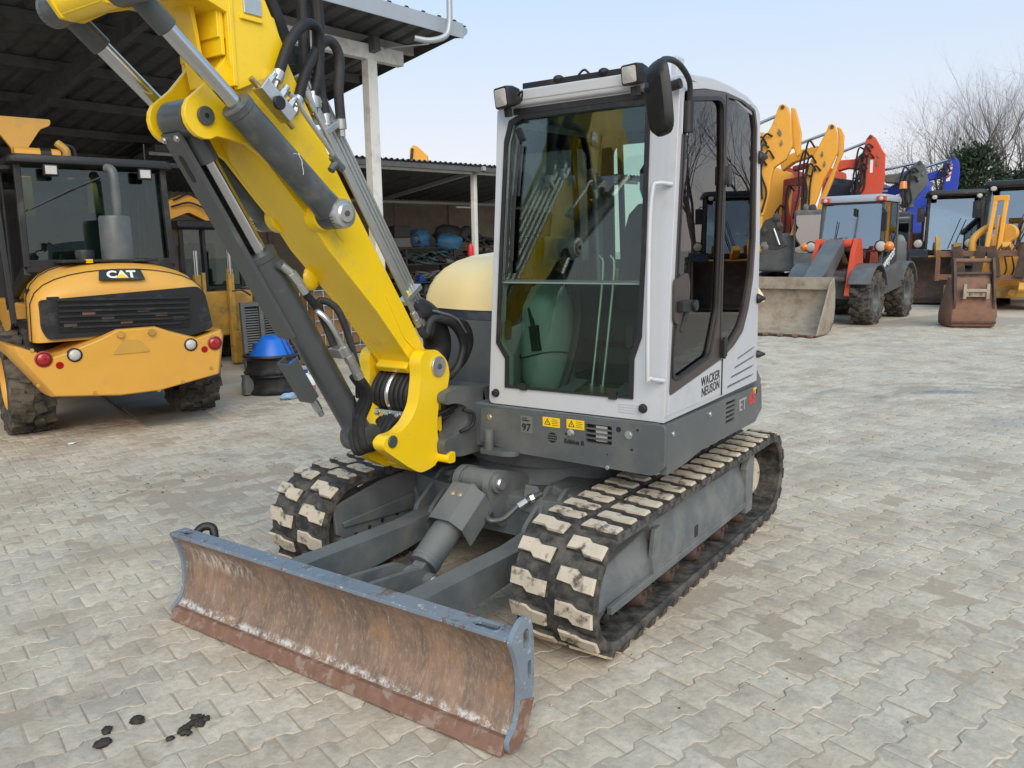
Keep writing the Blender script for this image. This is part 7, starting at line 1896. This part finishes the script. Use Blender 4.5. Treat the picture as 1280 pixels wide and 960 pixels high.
for x in (.36, -.36):
    m = M(); m.plate(rounded([(.36, .30), (.43, .60), (.30, 1.10), (.16, 1.42), (.04, 1.42), (.0, 1.30), (.16, .95), (.26, .60)], .04), None, (x - .025, 0, 0), (0, 1, 0), (0, 0, 1), .05); ee = rq('hanger_ear', m, 'rusty_dark', None, .008)
m = M(); m.cyl((.38, .08, 1.36), (-.38, .08, 1.36), .045, n=18); rq('pin_tube', m, 'rusty', None, .004)
m = M(); m.cyl((.38, .18, 1.10), (-.38, .18, 1.10), .035, n=18); rq('pin_tube', m, 'rusty_dark', None, .004)
m = M(); m.bx(-.24, .24, .36, .46, .64, .80); m.bx(-.24, -.18, .38, .50, .60, .90); m.bx(.18, .24, .38, .50, .60, .90); m.bx(-.20, .20, .44, .50, .74, .80); rq('hook_plate', m, 'steel_worn', None, .008)
for x in (-.10, .10):
    m = M(); m.lathe([(0, .02), (.025, .02), (.03, 0)], (x, .46, .70), (0, 1, 0), 12); rq('plate_bolt', m, 'rusty', None, 0)

# ------------------------------------------------------------------ trees beyond the yard
def bare_tree(loc, h, label, seed, spread=.5, trunks=1, name='bare_tree', thick=1.0, group='bare trees beyond the yard', leafy=False):
    rg = random.Random(seed)
    T = thing(name, label, 'tree', loc, 0, group)
    big, small = M(), M()
    lf = M()
    def grow(p, d, L_, r_, lev):
        n = 3 if lev < 3 else (2 if lev < 6 else 1)
        pts = [p]; rr = [r_]
        for i in range(n):
            d = (d + V((rg.gauss(0, .13), rg.gauss(0, .13), rg.gauss(.05, .06)))).normalized()
            p = p + d * L_ / n; pts.append(p); rr.append(r_ * (1 - .42 * (i + 1) / n))
        (big if lev < 2 else small).tube(pts, rr, 7 if lev < 2 else (4 if lev < 4 else 3), 2 if lev < 3 else 1, cap=False)
        if lev >= 7 or L_ < .15:
            if leafy:
                for k in range(1):
                    q = p + V((rg.gauss(0, .04), rg.gauss(0, .04), rg.gauss(0, .04))); a = V((rg.gauss(0, 1), rg.gauss(0, 1), rg.gauss(0, 1))).normalized() * .028; b_ = a.orthogonal().normalized() * .014
                    lf.add([q - a, q + b_, q + a, q - b_], [(0, 1, 2, 3)])
            return
        k = rg.choice((2, 3, 3)) if lev else 4
        for i in range(k):
            ax = d.orthogonal().normalized(); ax = Matrix.Rotation(rg.uniform(0, 6.283), 3, d) @ ax
            ang = rg.uniform(.25, spread + .25) if lev else rg.uniform(.2, spread)
            nd_ = (Matrix.Rotation(ang, 3, ax) @ d + V((0, 0, .18))).normalized()
            t_ = rg.uniform(.55, 1) if i else 1
            base_ = pts[-1] if t_ > .9 else pts[-2]
            grow(base_, nd_, L_ * rg.uniform(.66, .86), rr[-1] * rg.uniform(.6, .85), lev + 1)
    for k in range(trunks):
        d = V((rg.gauss(0, .14), rg.gauss(0, .14), 1)).normalized()
        grow(V((rg.uniform(-.4, .4) * (trunks > 1), rg.uniform(-.4, .4) * (trunks > 1), -.05)), d, h * .27, .11 * thick * h / 9, 0)
    sub('trunk', big, 'bark', T, 0, 60)
    sub('crown', small, 'twig', T, 0, 0)
    if leafy: sub('leaves', lf, 'dry_leaf', T, 0, 0)
    return T
def evergreen(loc, h, w, label, seed, n=9000):
    rg = random.Random(seed); T = thing('evergreen_tree', label, 'tree', loc, 0, 'dark evergreens beyond the yard')
    m = M(); m.tube([(0, 0, -.05), (0, 0, h * .5), (.1, 0, h * .9)], [.16, .10, .04], 8, 2); sub('trunk', m, 'bark', T, 0, 60)
    cl = []
    for i in range(70):
        z = rg.uniform(.16, .97) * h; rad = w * (1 - (z / h) ** 2.2) * rg.uniform(.45, 1.0) + .1; a = rg.uniform(0, 6.283)
        cl.append((V((rad * math.cos(a), rad * math.sin(a), z)), rg.uniform(.35, .75)))
    m = M()
    for i in range(n):
        c, r_ = rg.choice(cl)
        p = c + V((rg.gauss(0, .42), rg.gauss(0, .42), rg.gauss(0, .34))) * r_
        out = V((p.x, p.y, .35 * w)).normalized()
        a = (out + V((rg.gauss(0, .5), rg.gauss(0, .5), rg.gauss(0, .5)))).normalized() * rg.uniform(.07, .14)
        b_ = a.orthogonal(); b_ = (Matrix.Rotation(rg.uniform(0, 6.28), 3, a.normalized()) @ b_).normalized() * rg.uniform(.03, .055)
        m.add([p - a, p + b_, p + a, p - b_], [(0, 1, 2, 3)])
    sub('crown', m, 'needle', T, 0, 0)
    return T
bare_tree((-40.2, -1.0, 0), 11.6, 'tallest bare tree with several trunks rising behind the dark evergreen', 3, .55, 3, thick=1.4)
bare_tree((-39.0, -2.3, 0), 10.6, 'slender bare tree between the blue excavator and the evergreen', 12, .5, 2, thick=1.4)
bare_tree((-40.6, .35, 0), 11.2, 'bare tree holding a bird nest beside the evergreen', 21, .5, 2, thick=1.4)
bare_tree((-37.4, -4.7, 0), 8.4, 'small budding tree standing between the red and blue excavators', 31, .6, 1, leafy=True, thick=2.0)
bare_tree((-38.5, -3.3, 0), 7.2, 'low twiggy tree behind the grey excavator stick', 44, .7, 2, leafy=True, thick=2.0)
bare_tree((-41.5, 1.9, 0), 11.6, 'wide bare tree at the far side of the evergreen beyond the yard', 52, .55, 3)
evergreen((-34.0, -1.15, 0), 5.7, 2.0, 'dark bushy evergreen directly behind the yellow loaders', 4)
evergreen((-34.6, .25, 0), 4.5, 1.6, 'smaller dark evergreen joined to the bushy one beside it', 5, 5000)
m = M(); m.blob((0, 0, 0), (.22, .22, .14), 5, 10, 7, jit=.2); o = obj('bird_nest', m, 'bark', None, 0, 50); o.location = (-40.6, .30, 7.4); tag(o, 'dark round bird nest high in the bare tree', 'nest')

# what the side windows mirror: another loader and trees standing off to the side of the yard
bare_tree((-42.0, -2.0, 0), 10.8, 'upright bare tree crowded among the others behind the blue excavator', 73, .45, 2, thick=1.3)
YS, q = yellow_loader((-19.0, 7.8), -25, 'yellow wheel loader parked alone off to the side of the yard, facing the excavator', bucket=True)
bare_tree((-24.0, 11.0, 0), 10.0, 'broad bare tree standing alone beside the yard', 61, .6, 2)
bare_tree((-27.0, 9.4, 0), 10.0, 'narrow bare tree further along the side of the yard', 62, .5, 2)
